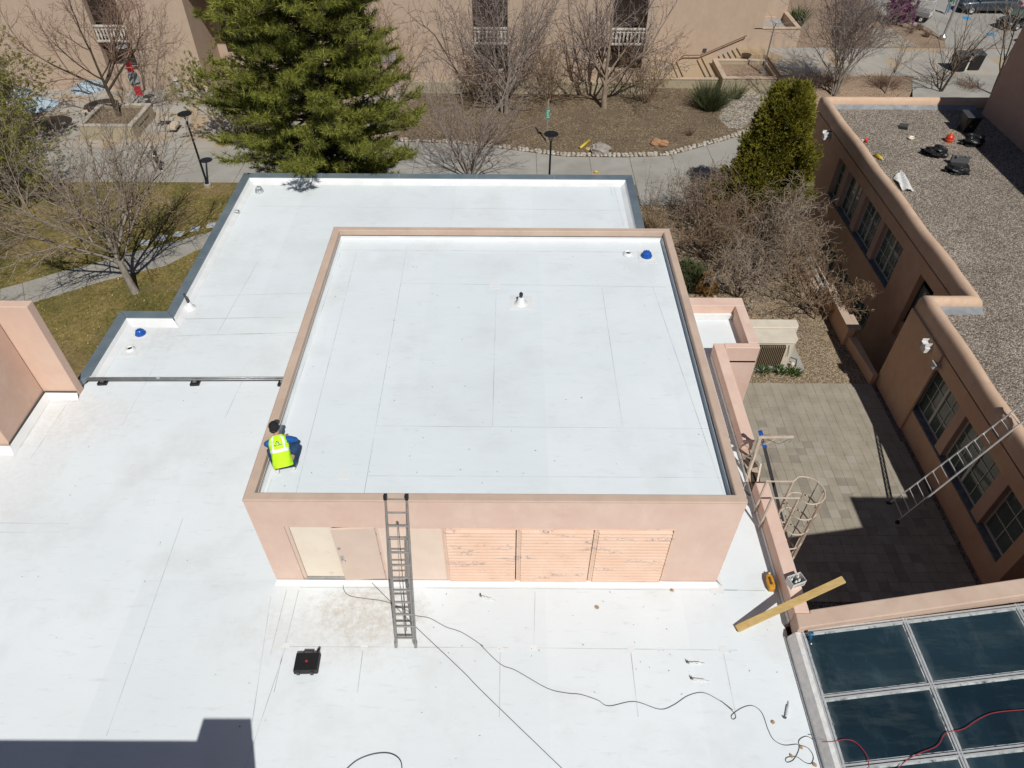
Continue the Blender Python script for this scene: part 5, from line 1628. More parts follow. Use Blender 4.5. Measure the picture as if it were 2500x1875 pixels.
MB().lathe((c[0], c[1], 0.02), [(.2, 0), (.2, .05), (.15, .09), (.0, .1)], 16).build('yellow_disc', M('faded_yellow_cap', (.5, .38, .14), (.42, .32, .12)), label='faded yellow round cap beside the yellow tube', cat='cap')
gr = random.Random(12)
sc_ = thing('loose_rocks', 'pale loose rocks scattered in the gravel among the bare shrubs', 'rocks', (17, 23.5, 0))
for i in range(46):
    x, y = gr.gauss(17.2, 1.2), gr.gauss(23.6, 1.3)
    s = gr.uniform(.12, .3)
    inst('stone', gr.choice(sm), sc_, (x, y, .05), (gr.random(), gr.random(), gr.random() * 6), (s * 1.2, s, s * .7))
vb = (11.012,36.33,0.035)
t = thing('yellow_valve_marker', 'small yellow marker on a flat plate on the walk above the roof edge', 'marker', vb)
MB().bb(vb[0] - .3, vb[0] + .3, vb[1] - .22, vb[1] + .22, .036, .05).build('plate', MT['plaza'], t)
MB().blob((vb[0] + .03, vb[1], .14), (.16, .1, .1), .2, 3).build('marker', MT['yellow'], t)

# left planter, parasols, tables, litter bin
pb = thing('planter_box', 'stucco planter box with pale stone rim holding the bare tree, upper left', 'planter', (-24, 43, 0))
x0, x1, y0, y1 = -26.0, -22.1, 41.0, 44.85
MB().bb(x0, x1, y0, y0 + .3, -.1, .98).bb(x0, x1, y1 - .3, y1, -.1, .98).bb(x0, x0 + .3, y0 + .3, y1 - .3, -.1, .98).bb(x1 - .3, x1, y0 + .3, y1 - .3, -.1, .98).build('wall', MT['plinth'], pb)
k = 0
for (a0, a1, b0, b1) in ((x0 - .03, x1 + .03, y0 - .03, y0 + .32), (x0 - .03, x1 + .03, y1 - .32, y1 + .03), (x0 - .03, x0 + .32, y0 + .322, y1 - .322), (x1 - .32, x1 + .03, y0 + .322, y1 - .322)):
    n = 6
    for i in range(n):
        if a1 - a0 > b1 - b0: q = (a0 + (a1 - a0) * i / n + .006, a0 + (a1 - a0) * (i + 1) / n - .006, b0, b1)
        else: q = (a0, a1, b0 + (b1 - b0) * i / n + .006, b0 + (b1 - b0) * (i + 1) / n - .006)
        MB().bb(*q, .983, 1.07).build('cap_stone', MT['stone'], pb, bevel=.012)
MB().bb(x0 + .28, x1 - .28, y0 + .28, y1 - .28, .3, .86).build('soil', MT['soil'], pb)
em = MB()
em.bb(x1 + .002, x1 + .012, 41.9, 44.0, .52, .62)
em.build('groove', MT['darkgrey'], pb)
MB().add([(x1 + .012, 42.75, .1), (x1 + .012, 43.1, .12), (x1 + .012, 43.15, .35), (x1 + .012, 42.95, .44), (x1 + .012, 42.78, .36), (x1 + .012, 42.68, .22)], [(0, 1, 2, 3, 4, 5)]).build('emblem', MT['black'], pb)
MT['parasol'] = M('pale_blue_parasol', (.33, .42, .48), (.42, .5, .55), 6, .8)


def parasol(label, c, R_=1.35, tilt=0.0):
    t = thing('parasol', label, 'parasol', (c[0], c[1], 0), 'pale blue parasols')
    MB().tube([(c[0], c[1], .0), (c[0], c[1], 2.55)], .025, 8).build('pole', MT['steel'], t)
    n = 8
    for k in range(n):
        a0, a1 = 2 * math.pi * k / n, 2 * math.pi * (k + 1) / n
        am = (a0 + a1) / 2
        vs = [(c[0], c[1], 2.62)]
        for (r_, z) in ((.5, 2.45), (1.0, 2.22), (1.0 * R_, 2.02)):
            for aa, rf, dz in ((a0, 1, 0), (am, .97, -.03), (a1, 1, 0)):
                vs.append((c[0] + math.cos(aa) * r_ * rf, c[1] + math.sin(aa) * r_ * rf, z + dz))
        MB().add(vs, [(0, 1, 2), (0, 2, 3), (1, 4, 5, 2), (2, 5, 6, 3), (4, 7, 8, 5), (5, 8, 9, 6)]).build('canopy_panel', MT['parasol'], t)
        MB().bar((c[0], c[1], 2.58), (c[0] + math.cos(a0) * R_, c[1] + math.sin(a0) * R_, 2.0), .02).build('rib', MT['white'], t)
    return t


def round_table(label, c):
    t = thing('round_table', label, 'table', (c[0], c[1], 0), 'round dark plaza tables')
    MB().lathe((c[0], c[1], .70), [(.0, 0), (.6, 0), (.62, .02), (.6, .045), (0, .05)], 24).build('top', MT['darkgrey'], t)
    MB().tube([(c[0], c[1], 0), (c[0], c[1], .7)], .09, 10).build('pedestal', MT['darkgrey'], t)
    for k in range(4):
        a = k * math.pi / 2 + .6
        px_, py_ = c[0] + math.cos(a) * .95, c[1] + math.sin(a) * .95
        s = MB().box((px_, py_, .42), (.38, .38, .06), a).build('seat', MT['tansteel'], t, bevel=.01)
        MB().box((px_, py_, .2), (.12, .12, .38), a).build('seat_leg', MT['darkgrey'], t)
    return t


for lab, c in (('pale blue parasol left of the planter box with the bare tree', (-26.6, 45.4)), ('pale blue parasol behind the budding tree at the left edge', (-28.9, 42.2)), ('pale blue parasol at the far left edge of the plaza', (-31.8, 44.2))):
    parasol(lab, c)
    round_table(lab.replace('pale blue parasol', 'round dark table under the parasol'), c)
t = thing('plaza_bench', 'pale stone bench with dark legs right of the planter box', 'bench', (-20.6, 43.2, 0))
MB().bb(-21.3, -20.1, 43.2, 43.75, .44, .56).build('seat', MT['stone'], t, bevel=.02)
MB().bb(-20.1, -19.5, 42.0, 43.1, .3, .5).build('side_seat', MT['tansteel'], t, bevel=.02)
for x in (-21.1, -20.35): MB().bb(x, x + .12, 43.3, 43.65, 0, .44).build('leg', MT['darkgrey'], t)
for y in (42.2, 42.85): MB().bb(-19.95, -19.65, y, y + .1, 0, .3).build('leg', MT['darkgrey'], t)
t = thing('litter_bin', 'pale round litter bin with dark slotted rim against the tan wall', 'bin', (-21.75, 49.35, 0))
MB().lathe((-21.75, 49.35, 0), [(.26, 0), (.28, .05), (.28, .9), (.3, .93), (.3, .95)], 20).build('body', MT['offwhite'], t, smooth=True)
MB().lathe((-21.75, 49.35, .95), [(.27, 0), (.27, .14)], 20).build('rim', MT['black'], t)
for k in range(10):
    a = k * .628
    MB().box((-21.75 + .285 * math.cos(a), 49.35 + .285 * math.sin(a), 1.02), (.03, .05, .14), a).build('slot_bar', MT['offwhite'], t)
MB().lathe((-21.75, 49.35, 1.09), [(.3, 0), (.3, .03), (.2, .1), (0, .12)], 20).build('lid', MT['offwhite'], t, smooth=True)
sw = thing('stone_garden_wall', 'low pale stone wall between plaza and mulch bed', 'wall', (-3.9, 47, 0))
wr = random.Random(4)
y = 43.6
while y < 49.7:
    L = wr.uniform(.35, .7)
    MB().box((-3.9 + wr.uniform(-.03, .03), y + L / 2, .28), (.42 + wr.uniform(-.05, .05), L - .02, .6)).build('stone_block', MT['stone'], sw, bevel=.03)
    y += L
# ------------------------------------------------------------------ things on the white roof
cn = thing('roof_conduit', 'pair of grey conduits crossing the roof to the penthouse on black blocks', 'conduit', (-3.5, 6.42, R0))
for dy, dz, r_ in ((-.03, .15, .022), (.045, .15, .03)):
    MB().tube([(-7.15, 6.38 + dy, R0 + dz), (-4, 6.41 + dy, R0 + dz), (-.02, 6.46 + dy, R0 + dz)], r_, 8).build('pipe', MT['dullalu'], cn, smooth=True)
for x in (-6.58, -3.89, -1.35):
    MB().prism([(x - .13, 6.25), (x + .13, 6.27), (x + .12, 6.53), (x - .12, 6.51)], R0, R0 + .085).build('support_block', MT['black'], cn, bevel=.015)
    MB().bb(x - .05, x + .05, 6.32, 6.5, R0 + .086, R0 + .12).build('strut', MT['steel'], cn)
for x in (-5.0, -2.4): MB().tube([(x, 6.45, R0 + .15), (x + .09, 6.451, R0 + .15)], .037, 8).build('coupling', MT['alu'], cn)


def drain(label, c, group='blue roof drain domes'):
    t = thing('roof_drain', label, 'roof drain', c, group)
    MB().lathe(c, [(.24, 0), (.24, .012), (.19, .02), (.0, .02)], 24).build('flange', MT['flashing'], t)
    bl = plain('blue_drain_plastic', (.015, .10, .42), .25) if 'bluep' not in MT else MT['bluep']
    MT['bluep'] = bl
    MB().lathe((c[0], c[1], c[2] + .018), [(.16, 0), (.165, .02), (.13, .045), (.115, .11), (.085, .155), (.04, .175), (.0, .178)], 20).build('dome', MT['bluep'], t, smooth=True)
    for k in range(8):
        a = k * math.pi / 4
        ca, sa = math.cos(a), math.sin(a)
        MB().tube([(c[0] + ca * r_, c[1] + sa * r_, c[2] + z) for r_, z in ((.165, .03), (.137, .07), (.12, .135), (.08, .182))], .012, 5).build('rib', MT['bluep'], t, smooth=True)
    return t


drain('blue domed roof drain near the left metal edge of the lower roof', (-6.32, 8.57, R0))
drain('blue domed roof drain in the back right corner of the penthouse roof', (9.22, 8.95, 11.89))


def overflow(label, c):
    t = thing('overflow_drain', label, 'roof drain', c, 'small white overflow drains')
    MB().lathe(c, [(.16, 0), (.15, .02), (.105, .06), (.10, .08), (.085, .08), (.085, .03), (0, .03)], 20).build('ring', MT['flashing'], t, smooth=True)
    MB().lathe((c[0], c[1], c[2] + .031), [(.082, 0), (.05, .02), (0, .025)], 14).build('strainer', MT['black'], t)


overflow('small white overflow drain beside the blue dome on the lower roof', (-6.37, 7.85, R0))
overflow('small white overflow drain beside the blue dome on the penthouse roof', (8.7, 9.07, 11.89))


def vent(label, c, h=.45, cap='black', bend=None, pr=.05):
    t = thing('pipe_vent', label, 'vent pipe', c)
    MB().lathe(c, [(.19, 0), (.18, .012), (.11, .05), (.075, h * .62), (.06, h * .66), (0, h * .66)], 20).build('boot', MT['flashing'], t, smooth=True)
    p = MB().tube([(c[0], c[1], c[2] + h * .6), (c[0], c[1], c[2] + h)], pr, 12).build('pipe', MT['darkgrey'], t, smooth=True)
    MB().lathe((c[0], c[1], c[2] + h), [(pr * 1.25, -.06), (pr * 1.3, 0), (pr * .8, .03), (0, .03)], 14).build('cap', MT[cap], t)
    if bend:
        MB().tube([Vector(c) + Vector(q) for q in bend], .035, 8).build('gooseneck', MT['darkgrey'], t, smooth=True)


vent('white boot and black-capped vent pipe in the middle of the penthouse roof', (5.56, 6.72, 11.89), .33, pr=.04)
vent('white cone vent with grey gooseneck near the step in the left roof edge', (-5.2, 9.9, R0), .34, 'darkgrey', [(-.02, .02, .22), (-.05, .06, .38), (-.12, .16, .44), (-.16, .24, .36)], pr=.035)
t = thing('strainer_cap', 'grey wire strainer cap in the back left roof corner', 'roof drain', (-4.85, 17.38, R0))
for k in range(9):
    a = k * .698
    MB().tube([(-4.85 + math.cos(a) * r_, 17.38 + math.sin(a) * r_, R0 + z) for r_, z in ((.16, 0), (.14, .12), (.09, .22), (.02, .26))], .011, 5).build('wire', MT['steel'], t, smooth=True)
MB().tube([(-4.85 + math.cos(k * .35) * .15, 17.38 + math.sin(k * .35) * .15, R0 + .08) for k in range(18)], .009, 5, closed=True).build('hoop', MT['steel'], t)
t = thing('small_pipe_ring', 'small grey pipe ring against the left roof edge', 'pipe', (-5.3, 15.75, R0))
MB().lathe((-5.3, 15.75, R0), [(.11, 0), (.11, .1), (.075, .1), (.075, .02), (0, .02)], 16).build('ring', MT['steel'], t)

# black equipment case
cs = thing('equipment_case', 'black plastic equipment case lying on the white roof', 'case', (1.11, -1.95, R0))
rzc = .03
MB().box((1.11, -1.96, R0 + .055), (.5, .41, .09), rzc).build('base', MT['black'], cs, bevel=.025)
lid = MB().box((1.11, -1.96, R0 + .135), (.49, .40, .06), rzc).build('lid', MT['black'], cs, bevel=.022)
MB().lathe((1.11, -1.95, R0 + .1655), [(.028, 0), (.028, .002), (0, .0025)], 14).build('badge', MT['red'], lid)
for dx in (-.14, .14): MB().box((1.11 + dx, -2.18, R0 + .1), (.06, .035, .1), rzc).build('latch', MT['darkgrey'], cs)
MB().tube([(1.0, -1.755, R0 + .1), (1.0, -1.70, R0 + .1), (1.2, -1.70, R0 + .1), (1.2, -1.755, R0 + .1)], .014, 6).build('handle', MT['black'], cs)
MB().box((1.30, -1.71, R0 + .13), (.04, .09, .05), -.4).build('clip', MT['black'], cs)


def ladder(label, b0, b1, t0, t1, n, mat, rail=(.075, .028), foot='black', tip=None, group=None, fly=0.0, rope=False, skip=(), railmat=None):
    """two rails from the feet b0,b1 to the tops t0,t1 and n rungs"""
    b0, b1, t0, t1 = map(Vector, (b0, b1, t0, t1))
    t = thing('ladder', label, 'ladder', ((b0 + b1) / 2).to_tuple(), group)
    up = ((t0 - b0).cross(b1 - b0)).normalized()
    for a, b in ((b0, t0), (b1, t1)):
        MB().bar(a, b, rail[1], rail[0], up).build('rail', MT[railmat or mat], t)
    for i in range(n):
        f = (i + .75) / n
        if i in skip: continue
        MB().tube([b0.lerp(t0, f), b1.lerp(t1, f)], .017, 8).build('rung', MT[mat], t)
    if fly:
        off = up * -.06
        for a, b, s in ((b0, t0, .03), (b1, t1, -.03)):
            sh = (b1 - b0).normalized() * s
            MB().bar(a.lerp(b, fly) + off + sh, a.lerp(b, .74) + off + sh, rail[1], rail[0] * .9, up).build('fly_rail', MT[mat], t)
        m = int(n * (.74 - fly))
        for i in range(m):
            f = fly + (i + .45) / n
            MB().tube([b0.lerp(t0, f) + off, b1.lerp(t1, f) + off], .016, 8).build('fly_rung', MT[mat], t)
    for a, b in ((b0, t0), (b1, t1)):
        d = (b - a).normalized()
        MB().bar(a - d * .02, a + d * .1, .05, .1, up).build('foot', MT[foot], t)
        if tip: MB().bar(b - d * .07, b + d * .03, rail[1] + .03, rail[0] + .03, up).build('end_cap', MT[tip], t)
    if rope:
        m0, m1 = (b0 + b1) / 2, (t0 + t1) / 2
        o_ = up * .04
        MB().tube([m0.lerp(m1, .05) + o_, m0.lerp(m1, .4) + o_ + Vector((.015, 0, 0)), m0.lerp(m1, .82) + o_], .008, 5).build('rope', MT['darkgrey'], t)
        MB().tube([m0.lerp(m1, .1) + o_ * .6 + Vector((.03, 0, 0)), m0.lerp(m1, .82) + o_], .008, 5).build('rope', MT['darkgrey'], t)
        p = m0.lerp(m1, .83)
        MB().lathe(p.to_tuple(), [(.035, -.012), (.035, .012)], 10, Matrix.Rotation(RAD(90), 3, 'Y')).build('pulley', MT['darkgrey'], t)
    return t


ladder('grey extension ladder leaning on the penthouse front beside the doors', (2.9, -1.55, R0 + .03), (3.32, -1.55, R0 + .03), (2.86, -.035, 12.40), (3.28, -.035, 12.40), 12, 'dullalu', foot='dullalu', tip='black', fly=.03, rope=True)
ladder('aluminium ladder leaning on the adobe parapet in the courtyard', (20.72, 8.85, .06), (20.70, 7.98, .06), (23.15, 8.82, 5.95), (23.17, 8.30, 5.95), 16, 'alu', group=None)
lt = thing('ladder_shoe_set', 'dark ladder levelling shoes on the courtyard pavers', 'ladder shoe', (20.7, 8.4, 0))
for y in (8.9, 7.93): MB().bb(20.62, 20.76, y - .05, y + .05, .042, .09).build('shoe', MT['black'], lt)
ladder('telescoping ladder with blue tips rising above the parapet gap', (15.8, 2.9, .05), (15.8, 2.48, .05), (11.60, 3.54, 10.32), (11.59, 3.13, 10.32), 30, 'alu', foot='black', tip='bluep', rail=(.07, .05), railmat='darkgrey')

# caged access ladder over the parapet
cg = thing('caged_ladder', 'tan steel ladder with hooped safety cage on the courtyard wall', 'ladder', (11.95, 1.69, 0))
for y in (1.93, 1.45):
    MB().tube([(11.33, y, R0 + .02), (11.33, y, 10.40), (11.95, y, 10.40), (11.95, y, .3)], .033, 4).build('side_rail', MT['tansteel'], cg)
    MB().bar((11.33, y, 9.4), (11.40, y, 9.4), .05, .03).build('bracket', MT['tansteel'], cg)
for i in range(31):
    MB().tube([(11.95, 1.45, .6 + i * .305), (11.95, 1.93, .6 + i * .305)], .014, 6).build('rung', MT['tansteel'], cg)
for i in range(9):
    z = 10.38 - i * .62
    pts = [(11.95, 1.45, z)] + [(12.22 + .40 * math.sin(a), 1.69 - .40 * math.cos(a), z) for a in [k * math.pi / 12 for k in range(-1, 14)]] + [(11.95, 1.93, z)]
    MB().tube(pts, .02, 5).build('hoop', MT['tansteel'], cg, smooth=True)
for a in (.15, .3, .5, .7, .85):
    th = math.pi * a
    x, y = 12.22 + .40 * math.sin(th), 1.69 - .40 * math.cos(th)
    MB().bar((x, y, 10.4), (x, y, 5.3), .05, .012, (math.cos(th), math.sin(th), 0)).build('strap', MT['tansteel'], cg)

# davit hoist in the parapet gap
dv = thing('davit_hoist', 'tan steel hoist arm clamped in the parapet gap', 'hoist', (11.5, 3.1, 9.3))
MB().bar((11.42, 3.05, 9.31), (11.42, 3.12, 10.6), .07).build('mast', MT['tansteel'], dv)
MB().bar((11.36, 3.12, 10.6), (12.25, 3.14, 10.6), .06).build('arm', MT['tansteel'], dv, bevel=.01)
MB().bar((11.46, 3.12, 10.2), (11.8, 3.13, 10.57), .05).build('brace', MT['tansteel'], dv)
MB().tube([(12.2, 3.14, 10.56), (12.19, 3.1, 10.47), (12.15, 3.1, 10.45)], .02, 6).build('hook', MT['steel'], dv)
MB().tube([(11.6, 3.12, 10.55), (11.9, 3.05, 10.44), (12.15, 3.12, 10.54)], .006, 4).build('cable', MT['darkgrey'], dv)
for i, (p, q) in enumerate((((11.28, 2.7, R0 + .02), (11.42, 3.05, 10.1)), ((11.3, 3.55, R0 + .02), (11.43, 3.1, 10.1)), ((11.52, 2.6, 9.32), (11.62, 3.0, 9.75)), ((11.45, 3.6, 9.32), (11.66, 3.15, 9.6)))):
    MB().bar(p, q, .045, .03).build('frame_leg', MT['tansteel'], dv)
MB().box((11.55, 3.35, 9.33), (.24, .3, .03), .3).box((11.56, 2.85, 9.34), (.2, .36, .03), -.2).build('plate', MT['bark_dark'], dv)

# timber plank resting over the parapet
MT['timber'] = M('yellow_pine_timber', (.50, .34, .12), (.58, .42, .18), 2.5, .75, bs=.15, bscale=20, stretch=(1, 6, 6), spots=[((.33, .2, .07), 3, .66, .05)])
MB().bar((10.21, -1.15, R0 + .06), (12.43, -.485, 10.14), .155, .05, (0, 0, 1)).build('timber_plank', MT['timber'], bevel=.004, label='yellow timber plank leaning over the parapet corner above the skylight', cat='plank')

# carton of tubes on the parapet
ct = thing('open_carton', 'open white carton of cartridges standing on the parapet', 'box', (11.56, -.32, 9.66))
rzk = .35
mc = Matrix.Rotation(rzk, 3, 'Z')


def cpt(x, y, z):
    v = mc @ Vector((x, y, 0))
    return (11.56 + v.x, -.31 + v.y, 9.662 + z)


for (x0, x1, y0, y1) in ((-.17, .17, -.115, -.107), (-.17, .17, .107, .115), (-.17, -.162, -.106, .106), (.162, .17, -.106, .106)):
    mb = MB()
    mb.add([cpt(x, y, z) for z in (0, .2) for x, y in ((x0, y0), (x1, y0), (x1, y1), (x0, y1))], [(3, 2, 1, 0), (4, 5, 6, 7), (0, 1, 5, 4), (1, 2, 6, 5), (2, 3, 7, 6), (3, 0, 4, 7)])
    mb.build('side', MT['white'], ct)
MB().add([cpt(-.165, -.11, .004), cpt(.165, -.11, .004), cpt(.165, .11, .004), cpt(-.165, .11, .004)], [(0, 1, 2, 3)]).build('bottom', MT['darkgrey'], ct)
MB().add([cpt(-.12, -.1165, .07), cpt(.13, -.1165, .07), cpt(.13, -.1165, .085), cpt(-.12, -.1165, .085)], [(0, 1, 2, 3)]).add([cpt(-.12, -.1165, .11), cpt(.13, -.1165, .11), cpt(.13, -.1165, .118), cpt(-.12, -.1165, .118)], [(0, 1, 2, 3)]).build('print', MT['darkgrey'], ct)
for i, (x, y) in enumerate(((-.11, -.05), (-.04, -.04), (-.1, .04), (-.02, .04), (.05, -.03), (.07, .05), (.12, -.06))):
    c = cpt(x, y, .01)
    MB().lathe(c, [(.026, 0), (.026, .17), (.01, .18), (.006, .215), (0, .215)], 10).build('tube', MT['white'] if i % 3 else MT['darkgrey'], ct, smooth=True)

yc = thing('yellow_tool_case', 'yellow plastic tool leaning at the foot of the right parapet', 'tool', (11.22, -.08, R0))
MT['orange'] = plain('amber_yellow_plastic', (.62, .30, .02), .35)
MB().prism([(-.07, -.19), (.05, -.2), (.085, -.1), (.08, .12), (.03, .2), (-.05, .19), (-.085, .05)], 0, .16).build('body', MT['orange'], yc, bevel=.03)
MB().bb(-.03, .02, -.02, .1, .155, .175).build('grip', plain('brown_grip', (.16, .06, .01), .5), yc)
MB().lathe((.0, -.06, .15), [(.035, 0), (.03, .03), (0, .035)], 12).build('knob', MT['darkgrey'], yc)
MB().lathe((.03, .2, .12), [(.02, -.02), (.025, .03), (0, .04)], 10).build('tip', MT['white'], yc)
for ch in yc.children:
    for v in ch.data.vertices: v.co = v.co + Vector(yc.location)
yc.rotation_euler = (0, RAD(-8), .0)
yc.location = (11.21, -.06, R0 + .02)

bt = thing('blue_bottle', 'small blue bottle standing at the top corner of the skylight', 'bottle', (11.62, -1.42, 9.45))
MB().lathe((11.60, -1.52, 9.46), [(.035, 0), (.035, .13), (.05, .14), (.05, .2), (.03, .2), (.03, .15), (0, .15)], 14, Matrix.Rotation(RAD(-25), 3, 'X')).build('bottle', plain('blue_bottle_plastic', (.03, .16, .3), .3), bt, smooth=True)
MB().lathe((11.60, -1.6, 9.462), [(.012, 0), (.02, .02), (.0, .03)], 8).build('nozzle', MT['steel'], bt)


def cartridge(label, c, rz, L=.24):
    t = thing('sealant_cartridge', label, 'cartridge', c, 'used sealant cartridges')
    m3 = Matrix.Rotation(rz, 3, 'Z') @ Matrix.Rotation(RAD(90), 3, 'Y')
    MB().lathe((c[0], c[1], c[2] + .028), [(.026, -L / 2), (.026, L / 2), (.01, L / 2 + .012), (.005, L / 2 + .1), (0, L / 2 + .1)], 12, m3).build('tube', MT['white'], t, smooth=True)
    MB().lathe((c[0], c[1], c[2] + .028), [(.0268, -L / 2 + .02), (.0268, L / 2 - .05)], 12, m3).build('printed_band', M('cartridge_print', (.72, .72, .7), (.2, .2, .21), 60, .5, lo=.52, hi=.6), t)
    v = Matrix.Rotation(rz, 3, 'Z') @ Vector((-L / 2 - .03, .02, 0))
    MB().box((c[0] + v.x, c[1] + v.y, c[2] + .04), (.012, .05, .07), rz).build('plunger', MT['darkgrey'], t)


for lab, p, rz in (('sealant cartridge on the roof below the right parapet, upper of the pair', (9.162,-1.889,9.15), -.02), ('sealant cartridge on the roof below the right parapet, lower of the pair', (9.185,-2.242,9.15), -.12), ('bent sealant cartridge below the first louver bay', (4.782,-0.428,9.15), -.3), ('long sealant cartridge wrapper beside the skylight curb', (10.832,-2.863,9.15), 1.15)):
    cartridge(lab, p, rz)
MT['leaf'] = M('dry_tan_leaf', (.42, .29, .17), (.33, .22, .12), 12, .8)
for i, (lab, p) in enumerate((('round tan dry leaf in the middle of the front roof', (7.229,-0.633,9.15)), ('tan dry leaf below the right louver bay', (8.965,-0.215,9.15)), ('dry leaf scrap beside the cartridge wrapper', (10.499,-3.068,9.15)), ('dry leaf scrap where the cords cross by the skylight', (10.92,-3.533,9.15)), ('dry leaf scrap inside the lower cord loop', (10.692,-3.687,9.15)), ('dry leaf scrap at the bottom edge beside the skylight', (11.088,-3.848,9.15)))):
    rr = random.Random(i)
    n = 7
    rad_ = .05 if i < 2 else .04
    vs = [(p[0] + math.cos(k * 6.283 / n) * rad_ * rr.uniform(.7, 1.2), p[1] + math.sin(k * 6.283 / n) * rad_ * rr.uniform(.7, 1.2), R0 + .012 + rr.uniform(0, .02)) for k in range(n)]
    MB().add(vs + [(p[0], p[1], R0 + .03)], [(k, (k + 1) % n, n) for k in range(n)]).build('dry_leaf', MT['leaf'], label=lab, cat='leaf', group='dry leaves on the roof')
# tiny debris nobody could count
dbn = np.random.default_rng(31)
C_ = np.concatenate([np.stack([dbn.uniform(3.5, 11, 40), dbn.uniform(-2.6, -.25, 40), np.full(40, R0 + .006)], 1), np.stack([dbn.uniform(-7, 11, 60), dbn.uniform(-3.8, 6, 60), np.full(60, R0 + .006)], 1), np.stack([dbn.uniform(-5, 9.8, 50), dbn.uniform(17.5, 18.0, 50), np.full(50, R0 + .006)], 1), np.stack([dbn.uniform(.4, 9.6, 70), dbn.uniform(.4, 9.5, 70), np.full(70, 11.896)], 1)])
V, F = blades(C_, np.tile([[1., 0, .05]], (len(C_), 1)), 2, .045, .014, .9, dbn)
V[:, 2] = np.where(V[:, 2] > 11, 11.897, R0 + .007)
fast_mesh('roof_debris', V, F, MT['darkgrey'], None, label='tiny dark bits of debris strewn over the white roofs', cat='debris', kind='stuff')


# cords
def spline(pts, k=6):
    pts = [Vector(p) for p in pts]
    out = []
    n = len(pts)
    for i in range(n - 1):
        p0, p1, p2, p3 = pts[max(i - 1, 0)], pts[i], pts[i + 1], pts[min(i + 2, n - 1)]
        for j in range(k):
            t_ = j / k
            out.append(.5 * ((2 * p1) + (p2 - p0) * t_ + (2 * p0 - 5 * p1 + 4 * p2 - p3) * t_ ** 2 + (3 * p1 - p0 - 3 * p2 + p3) * t_ ** 3))
    out.append(pts[-1])
    return out


MT['cord'] = plain('dark_grey_cord', (.10, .092, .08), .6)
MT['redcord'] = plain('red_cord', (.35, .04, .05), .5)
w1 = [(1.536,0.016,9.162),(1.542,-0.19,9.162),(1.701,-0.376,9.162),(2.079,-0.451,9.162),(2.422,-0.495,9.162),(2.684,-0.57,9.162),(3.008,-0.719,9.162),(3.243,-0.852,9.162),(3.551,-0.909,9.162),(3.923,-1.111,9.162),(4.284,-1.239,9.162),(4.728,-1.532,9.162)]
w1 += [(4.693,-1.519,9.162),(5.118,-1.928,9.162),(5.44,-2.06,9.162),(6.07,-2.42,9.162),(6.466,-2.517,9.162),(6.749,-2.544,9.162),(7.081,-2.654,9.162),(7.297,-2.769,9.162),(7.815,-2.679,9.162),(8.302,-2.828,9.162),(8.596,-2.744,9.162),(8.91,-2.562,9.162),(9.235,-2.496,9.162),(9.545,-2.657,9.162),(9.761,-2.835,9.162)]
w1 += [(9.559,-2.656,9.162),(9.753,-2.858,9.162),(9.793,-2.972,9.162),(9.719,-3.014,9.162),(9.726,-2.929,9.162),(9.976,-2.785,9.162),(10.191,-2.755,9.162),(10.333,-2.898,9.162),(10.372,-3.207,9.162),(10.438,-3.399,9.162),(10.614,-3.492,9.162),(10.875,-3.478,9.162),(10.862,-3.585,9.162),(10.711,-3.757,9.162),(10.574,-3.796,9.162),(10.595,-3.718,9.162),(10.784,-3.699,9.162),(10.924,-3.8,9.162),(11.038,-3.815,9.162),(11.112,-3.69,9.162),(11.056,-3.544,9.162),(10.904,-3.478,9.162),(10.945,-3.383,9.162),(11.091,-3.328,9.162),(11.202,-3.39,9.162)]
MB().tube(spline(w1, 5), .0065, 5).build('power_cord', MT['cord'], label='long dark cord wandering from the doors across the roof to the skylight', cat='cord')
w2 = [(2.066,0.034,9.18),(2.685,-0.565,9.18),(3.272,-1.124,9.18),(4.33,-2.083,9.18),(4.76,-2.506,9.18)] + [(6.058,-3.697,9.162),(6.436,-4.043,9.162)]
MB().tube(spline(w2, 4), .0065, 5).build('power_cord', MT['cord'], label='straight dark cord running from the door under the ladder to the bottom edge', cat='cord')
w3 = [(11.212,-3.54,9.49),(11.438,-3.533,9.49),(11.676,-3.493,9.49),(11.855,-3.545,9.49),(11.963,-3.714,9.49),(11.987,-3.843,9.49),(11.934,-4.046,9.49)]
MB().tube(spline(w3, 5), .008, 5).build('power_cord', MT['redcord'], label='short red cord lying over the lower left skylight pane', cat='cord')
w4 = [(12.42,-4.044,9.49),(12.681,-3.866,9.49),(12.982,-3.736,9.49),(13.371,-3.604,9.49),(13.577,-3.418,9.49),(13.706,-3.35,9.49),(14.014,-3.294,9.49),(14.382,-3.115,9.49),(14.759,-2.988,9.49),(15.366,-2.929,9.49),(15.78,-2.913,9.49)]
MB().tube(spline(w4, 5), .008, 5).build('power_cord', MT['redcord'], label='long red cord crossing the skylight to the right edge', cat='cord')
w5 = [(2.152,-4.061,9.162),(2.413,-3.803,9.162),(2.747,-3.679,9.162),(3.056,-3.677,9.162),(3.257,-3.816,9.162),(3.306,-4.095,9.162)]
MB().tube(spline(w5, 6), .010, 6).build('power_cord', MT['black'], label='black cable loop at the bottom edge of the picture', cat='cord')
w6 = [(11.219,2.64,9.17),(11.275,2.558,9.17),(11.329,2.466,9.17),(11.362,2.432,9.17)]
MB().tube(spline(w6, 4), .012, 5).build('power_cord', MT['black'], label='short black cable in the shaded gap beside the penthouse', cat='cord')

